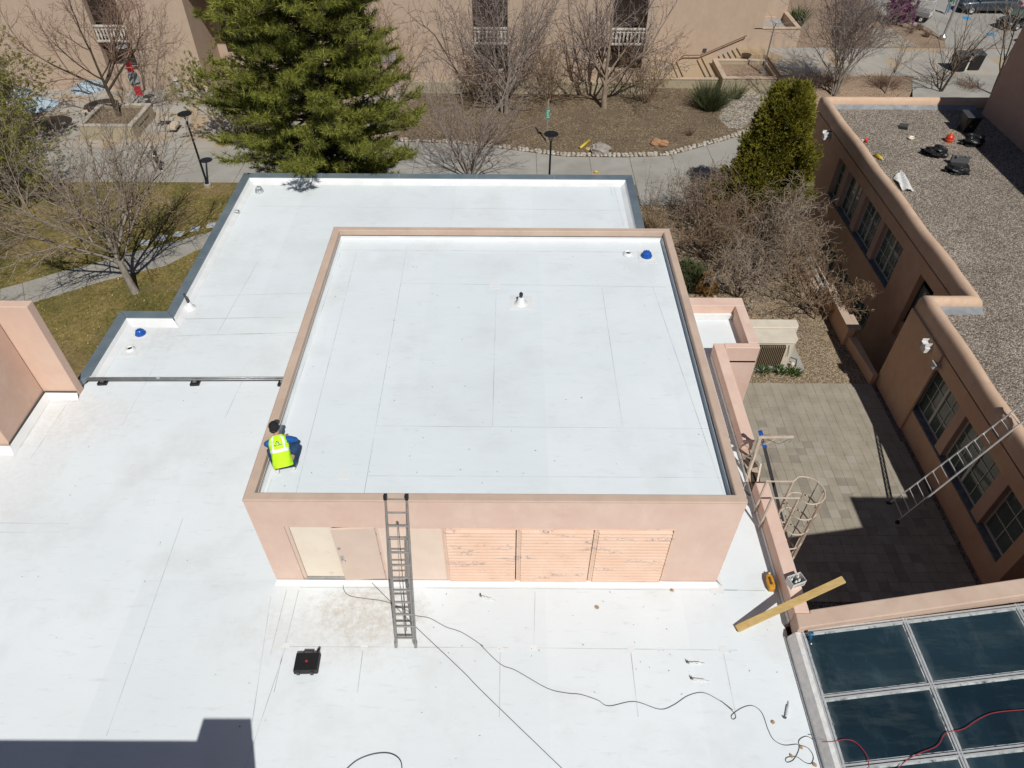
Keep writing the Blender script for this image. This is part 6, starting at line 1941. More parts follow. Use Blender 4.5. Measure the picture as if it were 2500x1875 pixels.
# condenser in the gravel yard
ac = thing('condenser_unit', 'cream air-conditioning condenser with brown fins beside the courtyard', 'condenser', (17.9, 17.8, 0))
MB().bb(16.4, 19.6, 16.7, 19.0, -.05, .08).build('pad', MT['concrete'], ac, bevel=.02)
MT['acpaint'] = M('cream_metal_paint', (.60, .53, .42), (.66, .60, .49), 2, .5, spots=[((.4, .33, .24), 2.5, .66, .1)])
MB().prism([(16.6, 17.1), (18.75, 17.08), (18.98, 17.35), (18.98, 18.1), (16.6, 18.1)], .09, 1.52).build('cabinet', MT['acpaint'], ac, bevel=.02)
MB().prism([(16.58, 17.06), (18.80, 17.04), (19.02, 17.33), (19.02, 18.06), (16.58, 18.06)], 1.523, 1.56).build('top_panel', MT['acpaint'], ac, bevel=.01)
MB().prism([(16.6, 18.105), (19.2, 18.105), (19.3, 18.3), (19.3, 18.75), (16.6, 18.75)], .09, 1.62).build('rear_cabinet', MT['acpaint'], ac, bevel=.03)
fn = MB().bb(17.15, 18.38, 16.985, 17.075, .22, 1.42).build('coil', MT['bark_dark'], ac)
fme = MB().add([(-.012, -.1, -.6), (.012, -.1, -.6), (.012, -.1, .56), (-.012, -.1, .56), (-.012, 0, -.6), (.012, 0, -.6), (.012, 0, .6), (-.012, 0, .6)], [(0, 1, 2, 3), (7, 6, 5, 4), (0, 3, 7, 4), (1, 5, 6, 2), (3, 2, 6, 7)]).mesh('fin', plain('brown_fin_paint', (.30, .235, .16), .6))
for i in range(14): inst('fin', fme, fn, (17.18 + i * .09, 16.98, .84))
MB().tube([(18.9, 17.2, .5), (19.15, 17.05, .5), (19.2, 17.0, .1)], .03, 8).build('pipe', MT['darkgrey'], ac)
MB().lathe((18.98, 16.95, .08), [(.1, 0), (.1, .25), (.06, .3), (0, .3)], 12).build('disconnect', MT['acpaint'], ac)
MB().tube([(18.55, 17.06, 1.4), (18.62, 17.02, .9), (18.6, 16.98, .75)], .012, 5).build('wire', MT['black'], ac)

# ------------------------------------------------------------------ things on the gravel roof
GZ = 4.8
MT['bagplastic'] = M('black_bag_plastic', (.012, .013, .014), (.02, .021, .022), 8, .28, bs=.9, bscale=7, bdist=.06)


def bag(label, c, s, seed, rz=0):
    t = thing('rubbish_bag', label, 'bag', (c[0], c[1], GZ), 'black bags on the gravel roof')
    MB().blob((c[0], c[1], GZ + s[2] * .55), s, .19, seed, 18, 12, rz, flat=-s[2] * .5).build('bag', MT['bagplastic'], t)
    e = (c[0] - s[0] * .95 * math.cos(rz), c[1] - s[0] * .95 * math.sin(rz) + .1)
    MB().blob((e[0], e[1], GZ + .16), (.2, .14, .14), .4, seed + 5, 9, 6, rz).build('knot', MT['bagplastic'], t)


bag('black rubbish bag beside the wheeled bin at the edge of the shade', (32.1, 31.0), (.62, .45, .4), 1, .15)
bag('black rubbish bag in the middle of the gravel roof', (29.35, 29.6), (.62, .4, .36), 2, -.25)
bag('black rubbish bag in front of the open black tool case', (29.75, 27.6), (.6, .36, .26), 3, -.1)
wb = thing('wheeled_bin', 'black wheeled bin with yellow sticker in the shade of the tall block', 'bin', (32.5, 32.7, GZ))
MB().add([(32.15, 32.45, GZ + .08), (32.8, 32.4, GZ + .08), (32.85, 33.0, GZ + .08), (32.2, 33.05, GZ + .08), (32.05, 32.35, GZ + 1.0), (32.9, 32.3, GZ + 1.0), (32.95, 33.1, GZ + 1.0), (32.1, 33.15, GZ + 1.0)], [(3, 2, 1, 0), (4, 5, 6, 7), (0, 1, 5, 4), (1, 2, 6, 5), (2, 3, 7, 6), (3, 0, 4, 7)]).build('body', MT['black'], wb, bevel=.03)
MB().box((32.5, 32.73, GZ + 1.06), (.98, .95, .06), -.06, rx=.06).build('lid', MT['darkgrey'], wb, bevel=.02)
MB().add([(32.28, 32.405, GZ + .42), (32.52, 32.386, GZ + .42), (32.51, 32.352, GZ + .78), (32.27, 32.371, GZ + .78)], [(0, 1, 2, 3)]).build('sticker', MT['orange'], wb)
for x in (32.2, 32.8): MB().lathe((x, 33.05, GZ + .12), [(.12, -.03), (.12, .03)], 14, Matrix.Rotation(RAD(90), 3, 'Y')).build('wheel', MT['black'], wb)
rc = thing('red_fuel_can', 'round red fuel can with yellow spout on the gravel roof', 'can', (30.9, 31.4, GZ))
MT['canred'] = plain('red_can_paint', (.62, .045, .02), .35)
MB().lathe((30.9, 31.4, GZ), [(.21, 0), (.22, .02), (.22, .3), (.2, .34), (.1, .42), (.06, .44), (.06, .5), (0, .5)], 20).build('body', MT['canred'], rc, smooth=True)
MB().lathe((30.9, 31.4, GZ + .12), [(.224, 0), (.228, .02), (.224, .04)], 20).build('band', plain('orange_band', (.7, .15, .02), .4), rc)
MB().tube([(30.78, 31.4, GZ + .42), (30.8, 31.4, GZ + .56), (31.0, 31.4, GZ + .56), (31.02, 31.4, GZ + .42)], .015, 6).build('handle', MT['yellow'], rc)
MB().lathe((30.9, 31.4, GZ + .5), [(.03, 0), (.02, .1), (0, .1)], 10).build('spout', MT['yellow'], rc)
tc = thing('open_tool_case', 'open black tool case on the gravel roof', 'case', (30.1, 28.4, GZ))
MB().box((30.05, 28.15, GZ + .1), (.95, .5, .18), -.2).build('tray', MT['black'], tc, bevel=.02)
MB().box((30.18, 28.55, GZ + .32), (.95, .12, .45), -.2, rx=-.35).build('lid', MT['darkgrey'], tc, bevel=.02)
for d in (-.25, .25): MB().box((30.18 + d, 28.5, GZ + .52), (.1, .1, .04), -.2).build('latch', MT['steel'], tc)
ws = MB()
sr = random.Random(8)
q0 = [Vector(p) for p in [(25.914,26.844,4.85),(26.648,27.687,4.85),(26.869,26.258,4.85),(26.495,25.462,4.85),(25.874,25.56,4.85)]]
n = 8
for j in range(n + 1):
    for i in range(n + 1):
        a = q0[0].lerp(q0[1], i / n) if i < n else q0[1]
        b = q0[4].lerp(q0[3], i / n)
        p = a.lerp(b, j / n)
        if 2 < i < 6 and 2 < j < 6: p = p + Vector((0, 0, .1))
        ws.v.append((p.x, p.y, GZ + .03 + .16 * abs(math.sin(i * .5 + j * .35)) * sr.uniform(.6, 1)))
for j in range(n):
    for i in range(n): ws.f.append((j * (n + 1) + i, j * (n + 1) + i + 1, (j + 1) * (n + 1) + i + 1, (j + 1) * (n + 1) + i))
o = ws.build('crumpled_sheet', MT['white'], label='crumpled white plastic sheet on the gravel roof beside the parapet', cat='sheet')
md = o.modifiers.new('thick', 'SOLIDIFY')
md.thickness = .012
t = thing('yellow_bottle', 'yellow bottle lying behind the adobe parapet', 'bottle', (26.0, 29.3, GZ))
MB().tube([(25.9, 29.5, GZ + .1), (26.05, 29.05, GZ + .1), (26.08, 28.98, GZ + .1)], [.1, .1, .04], 10).build('bottle', MT['yellow'], t, smooth=True)
MB().tube([(26.08, 28.98, GZ + .1), (26.1, 28.9, GZ + .1)], .04, 8).build('cap', MT['white'], t)
t = thing('red_cup', 'red and white cup behind the adobe parapet', 'cup', (25.97, 31.2, GZ))
MB().lathe((25.97, 31.2, GZ), [(.07, 0), (.1, .22), (.09, .22), (.06, .02), (0, .02)], 14).build('cup', MT['canred'], t, smooth=True)
MB().lathe((25.8, 31.3, GZ), [(.06, 0), (.08, .12), (0, .12)], 12).build('lid', MT['white'], t)
t = thing('black_tray', 'small black open tray on the gravel roof', 'tray', (28.9, 33.1, GZ))
MB().box((28.9, 33.1, GZ + .03), (.5, .36, .03), -.35).build('base', MT['black'], t)
MB().box((28.98, 33.28, GZ + .12), (.5, .03, .2), -.35, rx=-.3).build('flap', MT['darkgrey'], t)
MB().blob((28.8, 31.65, GZ + .09), (.2, .14, .11), .3, 9).build('paper_lump', MT['cream'], label='small cream paper lump on the gravel roof', cat='paper')
# ------------------------------------------------------------------ people
def skinned(name, nodes, edges, mat, parent, M4, sub=2, root=0, extra=None):
    """nodes = [(x,y,z,r)] joints; skin + subdivision evaluated into a plain mesh"""
    me = bpy.data.meshes.new(name)
    me.from_pydata([M4 @ Vector(n[:3]) - ORG[parent.name] for n in nodes], edges, [])
    o = bpy.data.objects.new(name, me)
    COL.objects.link(o)
    md = o.modifiers.new('skin', 'SKIN')
    md.use_smooth_shade = True
    for i, sv in enumerate(me.skin_vertices[0].data):
        r = nodes[i][3]
        sv.radius = (r if not isinstance(r, tuple) else r[0], r if not isinstance(r, tuple) else r[1])
        sv.use_root = (i == root)
    sb = o.modifiers.new('sub', 'SUBSURF')
    sb.levels = sub
    sb.render_levels = sub
    bpy.context.view_layer.update()
    dg = bpy.context.evaluated_depsgraph_get()
    m2 = bpy.data.meshes.new_from_object(o.evaluated_get(dg))
    m2.name = name
    m2.materials.clear()
    m2.materials.append(mat)
    bpy.data.objects.remove(o)
    if extra is not None:
        import bmesh
        bm = bmesh.new()
        bm.from_mesh(m2)
        em = extra.mesh(name + '_x', None, True, ORG[parent.name])
        bm.from_mesh(em)
        bm.to_mesh(m2)
        bm.free()
    m2.polygons.foreach_set('use_smooth', [True] * len(m2.polygons))
    return link_mesh(name, m2, parent)


MT['skin'] = M('skin', (.42, .24, .165), (.46, .27, .19), 8, .5)
MT['hair'] = plain('dark_hair', (.018, .011, .008), .6)


def chain(nodes, edges, pts, start=None):
    prev = start
    for p in pts:
        nodes.append(p)
        k = len(nodes) - 1
        if prev is not None: edges.append((prev, k))
        prev = k
    return prev


def hand(nodes, edges, wrist, w, d, side, up):
    """palm and five fingers from a wrist joint; d = pointing, side = towards the thumb"""
    w, d, side, up = Vector(w), Vector(d).normalized(), Vector(side).normalized(), Vector(up).normalized()
    nodes.append((*(w + d * .05), (.032, .02)))
    palm = len(nodes) - 1
    edges.append((wrist, palm))
    for k, (o_, L) in enumerate(((.027, .07), (.009, .08), (-.009, .075), (-.027, .06))):
        a = w + d * .09 + side * o_
        chain(nodes, edges, [(*a, .009), (*(a + d * L * .5 - up * .012), .008), (*(a + d * L * .75 - up * .045), .007)], palm)
    a = w + d * .03 + side * .04
    chain(nodes, edges, [(*a, .011), (*(a + d * .04 + side * .018 - up * .01), .009), (*(a + d * .065 + side * .012 - up * .03), .008)], palm)


def head_features(M4, c, fw, r=.1):
    """nose, ears and brow joined to the body mesh"""
    mb = MB()
    c, fw = Vector(c), Vector(fw).normalized()
    up = Vector((0, 0, 1))
    up = (up - fw * up.dot(fw)).normalized()
    rt = fw.cross(up)
    for q, s in ((c + fw * r * 1.0 - up * r * .15, (.014, .02, .022)), (c + rt * r * .82 - up * r * .1, (.012, .022, .032)), (c - rt * r * .82 - up * r * .1, (.012, .022, .032)), (c + fw * r * .72 - up * r * .75, (.035, .03, .02))):
        mb.blob(M4 @ q, s, .05, 1, 8, 6)
    return mb


def eyes_mouth(M4, par, c, fw, r=.1):
    c, fw = Vector(c), Vector(fw).normalized()
    up = (Vector((0, 0, 1)) - fw * fw.z).normalized()
    rt = fw.cross(up)
    e = MB()
    for s in (-1, 1): e.blob(M4 @ (c + fw * r * .9 + rt * s * .034 + up * .012), (.012, .012, .008), 0, 1, 7, 5)
    e.blob(M4 @ (c + fw * r * .92 - up * .05), (.022, .012, .006), 0, 1, 7, 5)
    e.build('face', MT['hair'], par, smooth=True)


MT['blackcloth'] = plain('black_cloth', (.012, .012, .014), .9)
# crouching worker at the left parapet of the penthouse
wk = thing('person', 'crouching worker in lime safety vest and black cap at the left penthouse parapet', 'person', (.62, 1.05, 11.89))
MW = Matrix.Translation((.60, .92, 11.895)) @ Matrix.Rotation(RAD(17), 4, 'Z')
N_, E_ = [], []
sp = chain(N_, E_, [(0, 0, .34, (.15, .13)), (0, .1, .47, (.13, .11)), (0, .22, .60, (.14, .11)), (0, .31, .70, (.13, .09)), (0, .385, .79, .055), (-.01, .44, .86, (.075, .085)), (-.02, .475, .93, (.085, .095)), (-.02, .49, .99, .06)])
neck = 3
for s in (1, -1):
    el = (.34 if s > 0 else -.28, .40 if s > 0 else .46, .50)
    wr_ = (.17 if s > 0 else -.12, .60, .44 if s > 0 else .42)
    k = chain(N_, E_, [(s * .19, .30, .68, .058), (*el, .042), (*wr_, .027)], neck)
    hand(N_, E_, k, wr_, (-.25 * s, .9, -.15), (-s, -.2, 0), (0, 0, 1))
    kx = .34 if s > 0 else -.22
    chain(N_, E_, [(s * .11, .02, .31, .105), (kx, .36, .46, .065), (s * .17, .06, .1, .042), (s * .20, .2, .045, .04)], 0)
skinned('body', N_, E_, MT['skin'], wk, MW, 2, 0, head_features(MW, (-.02, .48, .93), (-.1, .8, -.55)))
eyes_mouth(MW, wk, (-.02, .48, .93), (-.1, .8, -.55))
MT['shirt'] = M('blue_shirt', (.012, .10, .36), (.018, .14, .45), 7, .8, bs=.4, bscale=12, bdist=.03)
MT['jeans'] = M('navy_trousers', (.016, .045, .10), (.025, .065, .14), 7, .85, bs=.4, bscale=14, bdist=.03)
N2, E2 = [], []
chain(N2, E2, [(0, .02, .37, (.165, .145)), (0, .1, .47, (.15, .13)), (0, .22, .60, (.165, .13)), (0, .31, .70, (.15, .11)), (0, .365, .765, .075)])
for s in (1, -1):
    el = (.34 if s > 0 else -.28, .40 if s > 0 else .46, .50)
    wr_ = (.18 if s > 0 else -.13, .585, .44 if s > 0 else .425)
    chain(N2, E2, [(s * .19, .30, .68, .082), (*el, .064), (*wr_, .043)], 3)
skinned('shirt', N2, E2, MT['shirt'], wk, MW)
N3, E3 = [], []
chain(N3, E3, [(0, -.02, .33, (.175, .15)), (0, .06, .42, (.16, .135))])
for s in (1, -1):
    kx = .34 if s > 0 else -.22
    chain(N3, E3, [(s * .115, .02, .31, .13), (kx * .72, .22, .41, .105), (kx, .36, .465, .09), (s * .24 if s > 0 else -.19, .2, .26, .078), (s * .17, .06, .12, .062)], 0)
skinned('trousers', N3, E3, MT['jeans'], wk, MW)
for s in (1, -1):
    mb = MB()
    for (cx, cy, cz, sx, sy, sz) in ((s * .18, .13, .05, .05, .145, .05),):
        mb.blob(MW @ Vector((cx, cy, cz)), (sx, sy, sz), .06, 3, 14, 9, RAD(17 - 10 * s), flat=-.045)
    mb.build('shoe', MT['white'], wk, smooth=True)
# vest: lofted shell along the spine, stripes and print set per face
cl = [Vector(p) for p in ((0, -.075, .315), (0, .0, .40), (0, .1, .495), (0, .20, .60), (0, .29, .695), (0, .345, .765), (0, .375, .80))]
hw = [.205, .20, .19, .195, .20, .165, .10]
hd = [.185, .17, .16, .158, .145, .10, .06]


def samp(a, t_):
    x = t_ * (len(a) - 1)
    i = min(len(a) - 2, int(x))
    f_ = x - i
    return a[i].lerp(a[i + 1], f_) if isinstance(a[0], Vector) else a[i] + (a[i + 1] - a[i]) * f_


nu, nv = 72, 70
vv, ff, mi = [], [], []
for j in range(nv + 1):
    t_ = j / nv
    c = samp(cl, t_)
    d = (samp(cl, min(1, t_ + .03)) - samp(cl, max(0, t_ - .03))).normalized()
    bn = Vector((0, -d.z, d.y))
    for i in range(nu):
        a = 2 * math.pi * i / nu
        w_, h_ = samp(hw, t_), samp(hd, t_)
        rip = 1 + .018 * math.sin(a * 7 + t_ * 11) + .012 * math.sin(t_ * 40 + a * 3)
        ca, sa = math.cos(a), math.sin(a)
        p = c + Vector((1, 0, 0)) * (w_ * rip * math.copysign(abs(ca) ** .85, ca)) + bn * (h_ * rip * math.copysign(abs(sa) ** .85, sa))
        vv.append(MW @ p - ORG[wk.name])
for j in range(nv):
    t_ = (j + .5) / nv
    for i in range(nu):
        a = 2 * math.pi * (i + .5) / nu
        x = math.cos(a)
        back = math.sin(a) > 0
        m_ = 0
        if .40 < t_ < .475: m_ = 1
        elif t_ >= .475 and .42 < abs(x) < .62: m_ = 1
        elif back and .55 < t_ < .60 and -.32 < x < .36: m_ = 2 if (.55 < t_ < .563 or (i * 7 + j * 3) % 5 < 3) else 0
        elif back and .62 < t_ < .72 and abs(x + .02) < .17 * (.73 - t_) / .11 and not (abs(x + .02) < .05 and t_ < .66): m_ = 2
        ff.append((j * nu + i, j * nu + (i + 1) % nu, (j + 1) * nu + (i + 1) % nu, (j + 1) * nu + i))
        mi.append(m_)
vm = bpy.data.meshes.new('vest')
vm.from_pydata(vv, [], ff)
MT['lime'] = M('lime_safety_vest', (.50, .85, .015), (.56, .92, .02), 5, .7)
for m_ in (MT['lime'], plain('reflective_tape', (.85, .86, .85), .3), MT['black']): vm.materials.append(m_)
vm.polygons.foreach_set('material_index', mi)
vm.polygons.foreach_set('use_smooth', [True] * len(ff))
vm.update()
link_mesh('vest', vm, wk)
hc = MW @ Vector((-.02, .475, .945))
mb = MB().blob(hc + Vector((0, 0, .02)), (.105, .125, .10), .02, 2, 18, 12, RAD(17), flat=-.035)
mb.build('cap', MT['blackcloth'], wk, smooth=True)
fwv = (MW.to_3x3() @ Vector((.35, .8, 0))).normalized()
MB().blob(hc + fwv * .13 + Vector((0, 0, .0)), (.075, .085, .012), .02, 2, 14, 6, RAD(-5)).build('cap_brim', MT['darkgrey'], wk, smooth=True)
MB().blob(hc - fwv * .03 - Vector((0, 0, .045)), (.092, .10, .05), .03, 4, 14, 8, RAD(17)).build('hair', MT['hair'], wk, smooth=True)


def standing(label, base, yaw, clothes, stride=.0, H_=1.72, wide=False):
    t = thing('person', label, 'person', base)
    MW_ = Matrix.Translation(base) @ Matrix.Rotation(yaw, 4, 'Z') @ Matrix.Scale(H_ / 1.75, 4)
    N_, E_ = [], []
    chain(N_, E_, [(0, 0, .95, (.14, .10)), (0, .0, 1.12, (.12, .09)), (0, .01, 1.3, (.14, .095)), (0, .01, 1.43, (.11, .08)), (0, .02, 1.5, .05), (0, .04, 1.58, (.07, .085)), (0, .045, 1.66, (.075, .09)), (0, .04, 1.72, .055)])
    armp = {}
    for s in (1, -1):
        el = (s * .25, .02, 1.14) if s < 0 else (s * .24, .06, 1.13)
        wr_ = (s * .24, .1, .9) if s < 0 else (s * .12, .30, 1.14)
        armp[s] = (el, wr_)
        k = chain(N_, E_, [(s * .185, .0, 1.41, .05), (*el, .038), (*wr_, .026)], 3)
        hand(N_, E_, k, wr_, (0, .3, -.9) if s < 0 else (-.3, .9, .1), (-s * .3, 1, 0) if s < 0 else (-1, 0, .5), (0, 1, 0) if s < 0 else (0, 0, 1))
        f_ = stride * s
        chain(N_, E_, [(s * .09, 0, .9, .085), (s * .1, f_ * .55 + .03, .5, .055), (s * .1, f_ - .02, .09, .036), (s * .11, f_ + .13, .03, .034)], 0)
    skinned('body', N_, E_, MT['skin'], t, MW_, 2, 0, head_features(MW_, (0, .045, 1.64), (0, 1, -.1), .095))
    eyes_mouth(MW_, t, (0, .045, 1.64), (0, 1, -.1), .095)
    n2, e2 = [], []
    chain(n2, e2, [(0, 0, .98, (.16, .12)), (0, 0, 1.14, (.14, .11)), (0, .01, 1.3, (.16, .115)), (0, .01, 1.43, (.13, .095)), (0, .015, 1.47, .07)])
    for s in (1, -1): chain(n2, e2, [(s * .185, .0, 1.41, .07), (*armp[s][0], .056), (*armp[s][1], .042)], 3)
    skinned('shirt', n2, e2, clothes[0], t, MW_)
    n3, e3 = [], []
    chain(n3, e3, [(0, 0, .95, (.155, .12)), (0, 0, 1.03, (.145, .11))])
    for s in (1, -1):
        f_ = stride * s
        chain(n3, e3, [(s * .092, 0, .88, .105), (s * .1, f_ * .55 + .03, .5, .08 if not wide else .10), (s * .1, f_ - .01, .1, .062 if not wide else .125)], 0)
    skinned('trousers', n3, e3, clothes[1], t, MW_)
    for s in (1, -1):
        MB().blob(MW_ @ Vector((s * .105, stride * s + .06, .04)), (.045, .13, .045), .04, 3, 12, 8, yaw, flat=-.04).build('shoe', clothes[2], t, smooth=True)
    MB().blob(MW_ @ Vector((0, .02, 1.69)), (.09, .105, .08), .04, 4, 14, 9, yaw, flat=-.02).blob(MW_ @ Vector((0, -.05, 1.62)), (.085, .06, .11), .05, 5, 12, 8, yaw).build('hair', clothes[3], t, smooth=True)
    return t, MW_


MT['blackcloth'] = plain('black_cloth', (.012, .012, .014), .9)
MT['palejacket'] = M('pale_grey_jacket', (.50, .50, .49), (.42, .42, .42), 6, .85, bs=.4, bscale=10, bdist=.03)
MT['green'] = M('green_jacket', (.01, .11, .07), (.015, .15, .1), 6, .85)
MT['denim'] = M('blue_denim', (.13, .22, .32), (.18, .28, .4), 6, .85)
wl, MWl = standing('person in black with pale open jacket walking along the path, looking at a phone', (-18.75, 36.45, .035), RAD(-115), (MT['blackcloth'], MT['blackcloth'], MT['white'], MT['hair']), .22, 1.73, True)
n4, e4 = [], []
chain(n4, e4, [(-.05, -.05, .80, (.13, .10)), (-.04, -.06, 1.05, (.15, .10)), (-.02, -.05, 1.3, (.16, .10)), (0, -.03, 1.43, (.14, .09))])
for s in (1, -1):
    el, wr_ = ((s * .25, .02, 1.14), (s * .24, .1, .9)) if s < 0 else ((s * .24, .06, 1.13), (s * .12, .30, 1.14))
    chain(n4, e4, [(s * .19, -.01, 1.42, .085), (*el, .07), (*(Vector(el).lerp(Vector(wr_), .8)), .055)], 3)
skinned('jacket', n4, e4, MT['palejacket'], wl, MWl)
p = MWl @ Vector((.06, .40, 1.16))
MB().box(p, (.08, .02, .15), RAD(-115), rx=-.6).build('phone', MT['black'], None, label='black phone held by the walking person', cat='phone')
standing('person in green jacket and blue jeans standing beside the grey pickup', (46.85, 65.2, 1.525), RAD(160), (MT['green'], MT['denim'], MT['white'], MT['hair']), .08, 1.75)


# ------------------------------------------------------------------ vehicles at the upper right
def car_paint(name, c):
    m, nt, b = new_mat(name)
    b.inputs['Base Color'].default_value = (*c, 1)
    r = ramp(nt, [(.3, c), (.7, tuple(x * 1.15 for x in c))])
    nt.links.new(noise(nt, wpos(nt), 2, 3), r.inputs[0])
    nt.links.new(r.outputs[0], b.inputs['Base Color'])
    b.inputs['Roughness'].default_value = .3
    b.inputs['Metallic'].default_value = .4
    b.inputs['Coat Weight'].default_value = .8
    b.inputs['Coat Roughness'].default_value = .06
    return m


def car(name, label, loc, rz, L, W2, H_, paint, kind='suv'):
    """x forward; body lofted from stations, cabin, wheels, lamps"""
    t = thing(name, label, 'car', loc)
    MX = Matrix.Translation(loc) @ Matrix.Rotation(rz, 4, 'Z')
    wl_ = W2 / 2
    hood = H_ * (.62 if kind != 'sedan' else .60)
    belt = hood + .08
    st = [(L / 2, .55, .42, hood * .72, .80), (L / 2 - .1, .38, .30, hood * .86, .90), (L / 2 - .5, .34, .28, hood * .95, .98), (L / 2 - 1.35, .34, .28, hood, 1.0), (0, .34, .28, belt, 1.0), (-L / 2 + 1.2, .34, .28, belt, 1.0), (-L / 2 + .3, .36, .30, belt * .98, .97), (-L / 2, .5, .42, belt * .9, .88)]
    vs, fs = [], []
    k = 0
    for (x, zb, zb2, zt_, wf) in st:
        w_ = wl_ * wf
        prof = [(-w_ * .55, zb2), (-w_ * .92, zb2 + .02), (-w_, zb2 + .25), (-w_ * 1.0, zt_ - .2), (-w_ * .93, zt_ - .03), (-w_ * .6, zt_ + .02), (0, zt_ + .045), (w_ * .6, zt_ + .02), (w_ * .93, zt_ - .03), (w_ * 1.0, zt_ - .2), (w_, zb2 + .25), (w_ * .92, zb2 + .02), (w_ * .55, zb2)]
        vs += [MX @ Vector((x, y, z)) for y, z in prof]
        k = len(prof)
    for i in range(len(st) - 1):
        for j in range(k - 1): fs.append((i * k + j, (i + 1) * k + j, (i + 1) * k + j + 1, i * k + j + 1))
    fs.append(tuple(range(k)))
    fs.append(tuple((len(st) - 1) * k + j for j in range(k))[::-1])
    o = MB().add(vs, fs).build('body', paint, t, smooth=True)
    sm_ = o.modifiers.new('sub', 'SUBSURF')
    sm_.levels = sm_.render_levels = 1
    x0, x1, x2, x3 = L / 2 - 1.3, L / 2 - 2.1, (-L / 2 + 1.0 if kind == 'suv' else -L / 2 + 1.5), (-L / 2 + .35 if kind == 'suv' else -L / 2 + .7)
    if kind == 'pickup': x2, x3 = -L / 2 + 2.1, -L / 2 + 1.85
    rw_ = wl_ * .74
    B_ = [(x0, -wl_ * .9, belt), (x0, wl_ * .9, belt), (x3, wl_ * .9, belt), (x3, -wl_ * .9, belt), (x1, -rw_, H_), (x1, rw_, H_), (x2, rw_, H_), (x2, -rw_, H_)]
    MB().add([MX @ Vector(p) for p in B_], [(4, 5, 6, 7)[::-1], (0, 1, 5, 4), (2, 3, 7, 6), (1, 2, 6, 5), (3, 0, 4, 7)]).build('cabin', paint, t, bevel=.05)

    def panel(i0, i1, i2, i3, u0, u1, v0, v1, nm='window'):
        a, b, c, d = [Vector(B_[i]) for i in (i0, i1, i2, i3)]
        nn = (b - a).cross(d - a).normalized()
        f_ = lambda u, v: a.lerp(b, u).lerp(d.lerp(c, u), v)
        ctr = (a + b + c + d) / 4
        if nn.dot(ctr - Vector((0, 0, H_ * .7))) < 0: nn = -nn
        MB().add([MX @ (f_(u, v) + nn * .008) for u, v in ((u0, v0), (u1, v0), (u1, v1), (u0, v1))], [(0, 1, 2, 3)]).build(nm, MT['glass'], t)
    panel(0, 1, 5, 4, .06, .94, .06, .92, 'windscreen')
    panel(2, 3, 7, 6, .1, .9, .1, .9, 'rear_window')
    for (a, b, c, d) in ((1, 2, 6, 5), (0, 3, 7, 4)):
        panel(a, b, c, d, .1, .47, .1, .88)
        panel(a, b, c, d, .5, .9, .1, .88)
    for sx in (L / 2 - .95, -L / 2 + 1.0):
        for sy in (-1, 1):
            c = MX @ Vector((sx, sy * (wl_ - .1), .36))
            m3 = MX.to_3x3() @ Matrix.Rotation(RAD(90), 3, 'X')
            wh = MB().lathe(c, [(.2, -.12), (.34, -.11), (.36, -.07), (.36, .07), (.34, .11), (.2, .12)], 20, m3).build('wheel', MT['black'], t, smooth=True)
            MB().lathe(c, [(.21, -.122), (.2, -.125), (.05, -.11), (.05, .11), (.2, .125), (.21, .122)], 14, m3).build('rim', MT['alu'], wh, smooth=True)
    for sy in (-1, 1):
        MB().box(MX @ Vector((L / 2 - .12, sy * wl_ * .68, hood * .74)), (.16, .42, .16), rz).build('headlight', MT['palehead'], t, bevel=.03)
        MB().box(MX @ Vector((-L / 2 + .05, sy * wl_ * .8, hood * .8)), (.1, .2, .25), rz).build('tail_light', MT['red'], t, bevel=.02)
        MB().box(MX @ Vector((x0 - .2, sy * (wl_ + .1), belt + .06)), (.12, .2, .14), rz).build('mirror', paint, t, bevel=.03)
    MB().box(MX @ Vector((L / 2 - .0, 0, hood * .55)), (.08, W2 * .5, .22), rz).build('grille', MT['black'], t, bevel=.02)
    return t


car('parked_pickup', 'dark grey pickup parked at the top edge of the picture', (51.0, 66.1, 1.525), RAD(180), 5.6, 2.0, 1.85, car_paint('dark_grey_paint', (.06, .075, .09)), 'suv')
car('parked_car', 'black car parked nose out at the upper right behind the bare trees', (52.1, 61.9, 1.525), RAD(202), 4.6, 1.85, 1.45, car_paint('black_paint', (.01, .013, .017)), 'sedan')
car('parked_car', 'red car parked nearest the tall mauve block at the right edge', (52.3, 57.9, 1.525), RAD(202), 4.6, 1.85, 1.45, car_paint('red_paint', (.35, .008, .02)), 'sedan')
MT['bluepaint'] = plain('blue_road_paint', (.03, .28, .55), .7)
for i, (x, y) in enumerate(((48.25, 64.2), (48.4, 59.7))):
    MB().prism([(x - .3, y - .4), (x + .35, y - .5), (x + .5, y + .3), (x - .1, y + .4)], 1.523, 1.53).build('blue_parking_mark', MT['bluepaint'], label=('blue painted parking mark in front of the grey pickup', 'blue painted parking mark in front of the black car')[i], cat='road marking')

# utility cart with white rack
ut = thing('utility_cart', 'small grey utility cart with white pipe rack beside the purple tree', 'cart', (43.0, 63.6, 1.52))
MU = Matrix.Translation((43.0, 63.7, 1.525)) @ Matrix.Rotation(RAD(141), 4, 'Z')


def ubox(nm, c, s, mat, par=ut, bev=.03):
    return MB().box(MU @ Vector(c), s, RAD(141)).build(nm, mat, par, bevel=bev)


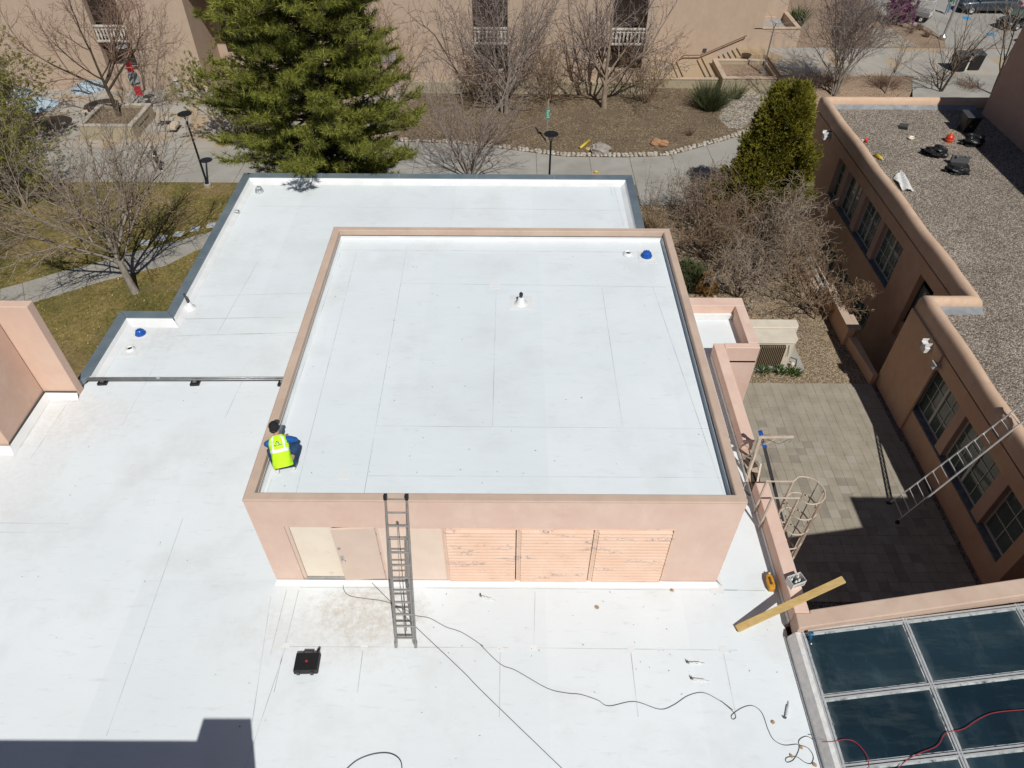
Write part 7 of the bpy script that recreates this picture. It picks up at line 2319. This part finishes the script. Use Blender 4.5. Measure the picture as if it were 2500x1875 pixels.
MT['cartgrey'] = plain('cart_grey', (.25, .24, .235), .5)
ubox('chassis', (0, 0, .42), (2.9, 1.2, .18), MT['darkgrey'])
ubox('cargo_bed', (-.7, 0, .72), (1.5, 1.35, .42), MT['cartgrey'])
ubox('tailgate', (-1.47, 0, .74), (.05, 1.3, .42), MT['offwhite'])
ubox('hood', (1.15, 0, .75), (.7, 1.2, .4), MT['cartgrey'], bev=.12)
ubox('seat', (.3, 0, .75), (.5, 1.15, .2), MT['black'])
ubox('seat_back', (.05, 0, 1.05), (.12, 1.15, .5), MT['black'])
for s in (-1, 1):
    ubox('headlight', (1.48, s * .45, .8), (.06, .16, .14), MT['palehead'])
    for x in (-.85, .95):
        c = MU @ Vector((x, s * .6, .28))
        m3 = MU.to_3x3() @ Matrix.Rotation(RAD(90), 3, 'X')
        wh = MB().lathe(c, [(.15, -.1), (.27, -.09), (.28, 0), (.27, .09), (.15, .1)], 18, m3).build('wheel', MT['black'], ut, smooth=True)
        MB().lathe(c, [(.16, -.102), (.06, -.108), (.06, .108), (.16, .102)], 12, m3).build('rim', MT['offwhite'], wh, smooth=True)
    MB().tube([MU @ Vector(p) for p in ((1.0, s * .58, .9), (.75, s * .56, 1.85), (-1.4, s * .56, 1.85), (-1.4, s * .6, .9))], .03, 6).build('rack_frame', MT['white'], ut)
for x in (.7, 0, -.7, -1.4): MB().tube([MU @ Vector((x, -.56, 1.85)), MU @ Vector((x, .56, 1.85))], .025, 6).build('rack_bar', MT['white'], ut)

# twin dark litter bins behind the gravel roof
bn_ = thing('twin_litter_bins', 'pair of black litter bins with a pale post between them behind the gravel roof', 'bin', (42.2, 51.3, 1.52))
for k, (x, y) in enumerate(((41.6, 51.2), (42.95, 51.5))):
    MB().add([(x - .45, y - .42, 1.56), (x + .45, y - .42, 1.56), (x + .45, y + .42, 1.56), (x - .45, y + .42, 1.56), (x - .52, y - .48, 2.75), (x + .52, y - .48, 2.75), (x + .52, y + .48, 2.75), (x - .52, y + .48, 2.75)], [(3, 2, 1, 0), (4, 5, 6, 7), (0, 1, 5, 4), (1, 2, 6, 5), (2, 3, 7, 6), (3, 0, 4, 7)]).build('bin', MT['black'], bn_, bevel=.04)
    MB().box((x, y, 2.82), (1.1, 1.0, .1), 0, rx=.1).build('lid', MT['darkgrey'], bn_, bevel=.04)
MB().bb(42.2, 42.34, 51.0, 51.2, 1.52, 2.7).build('post', MT['offwhite'], bn_)
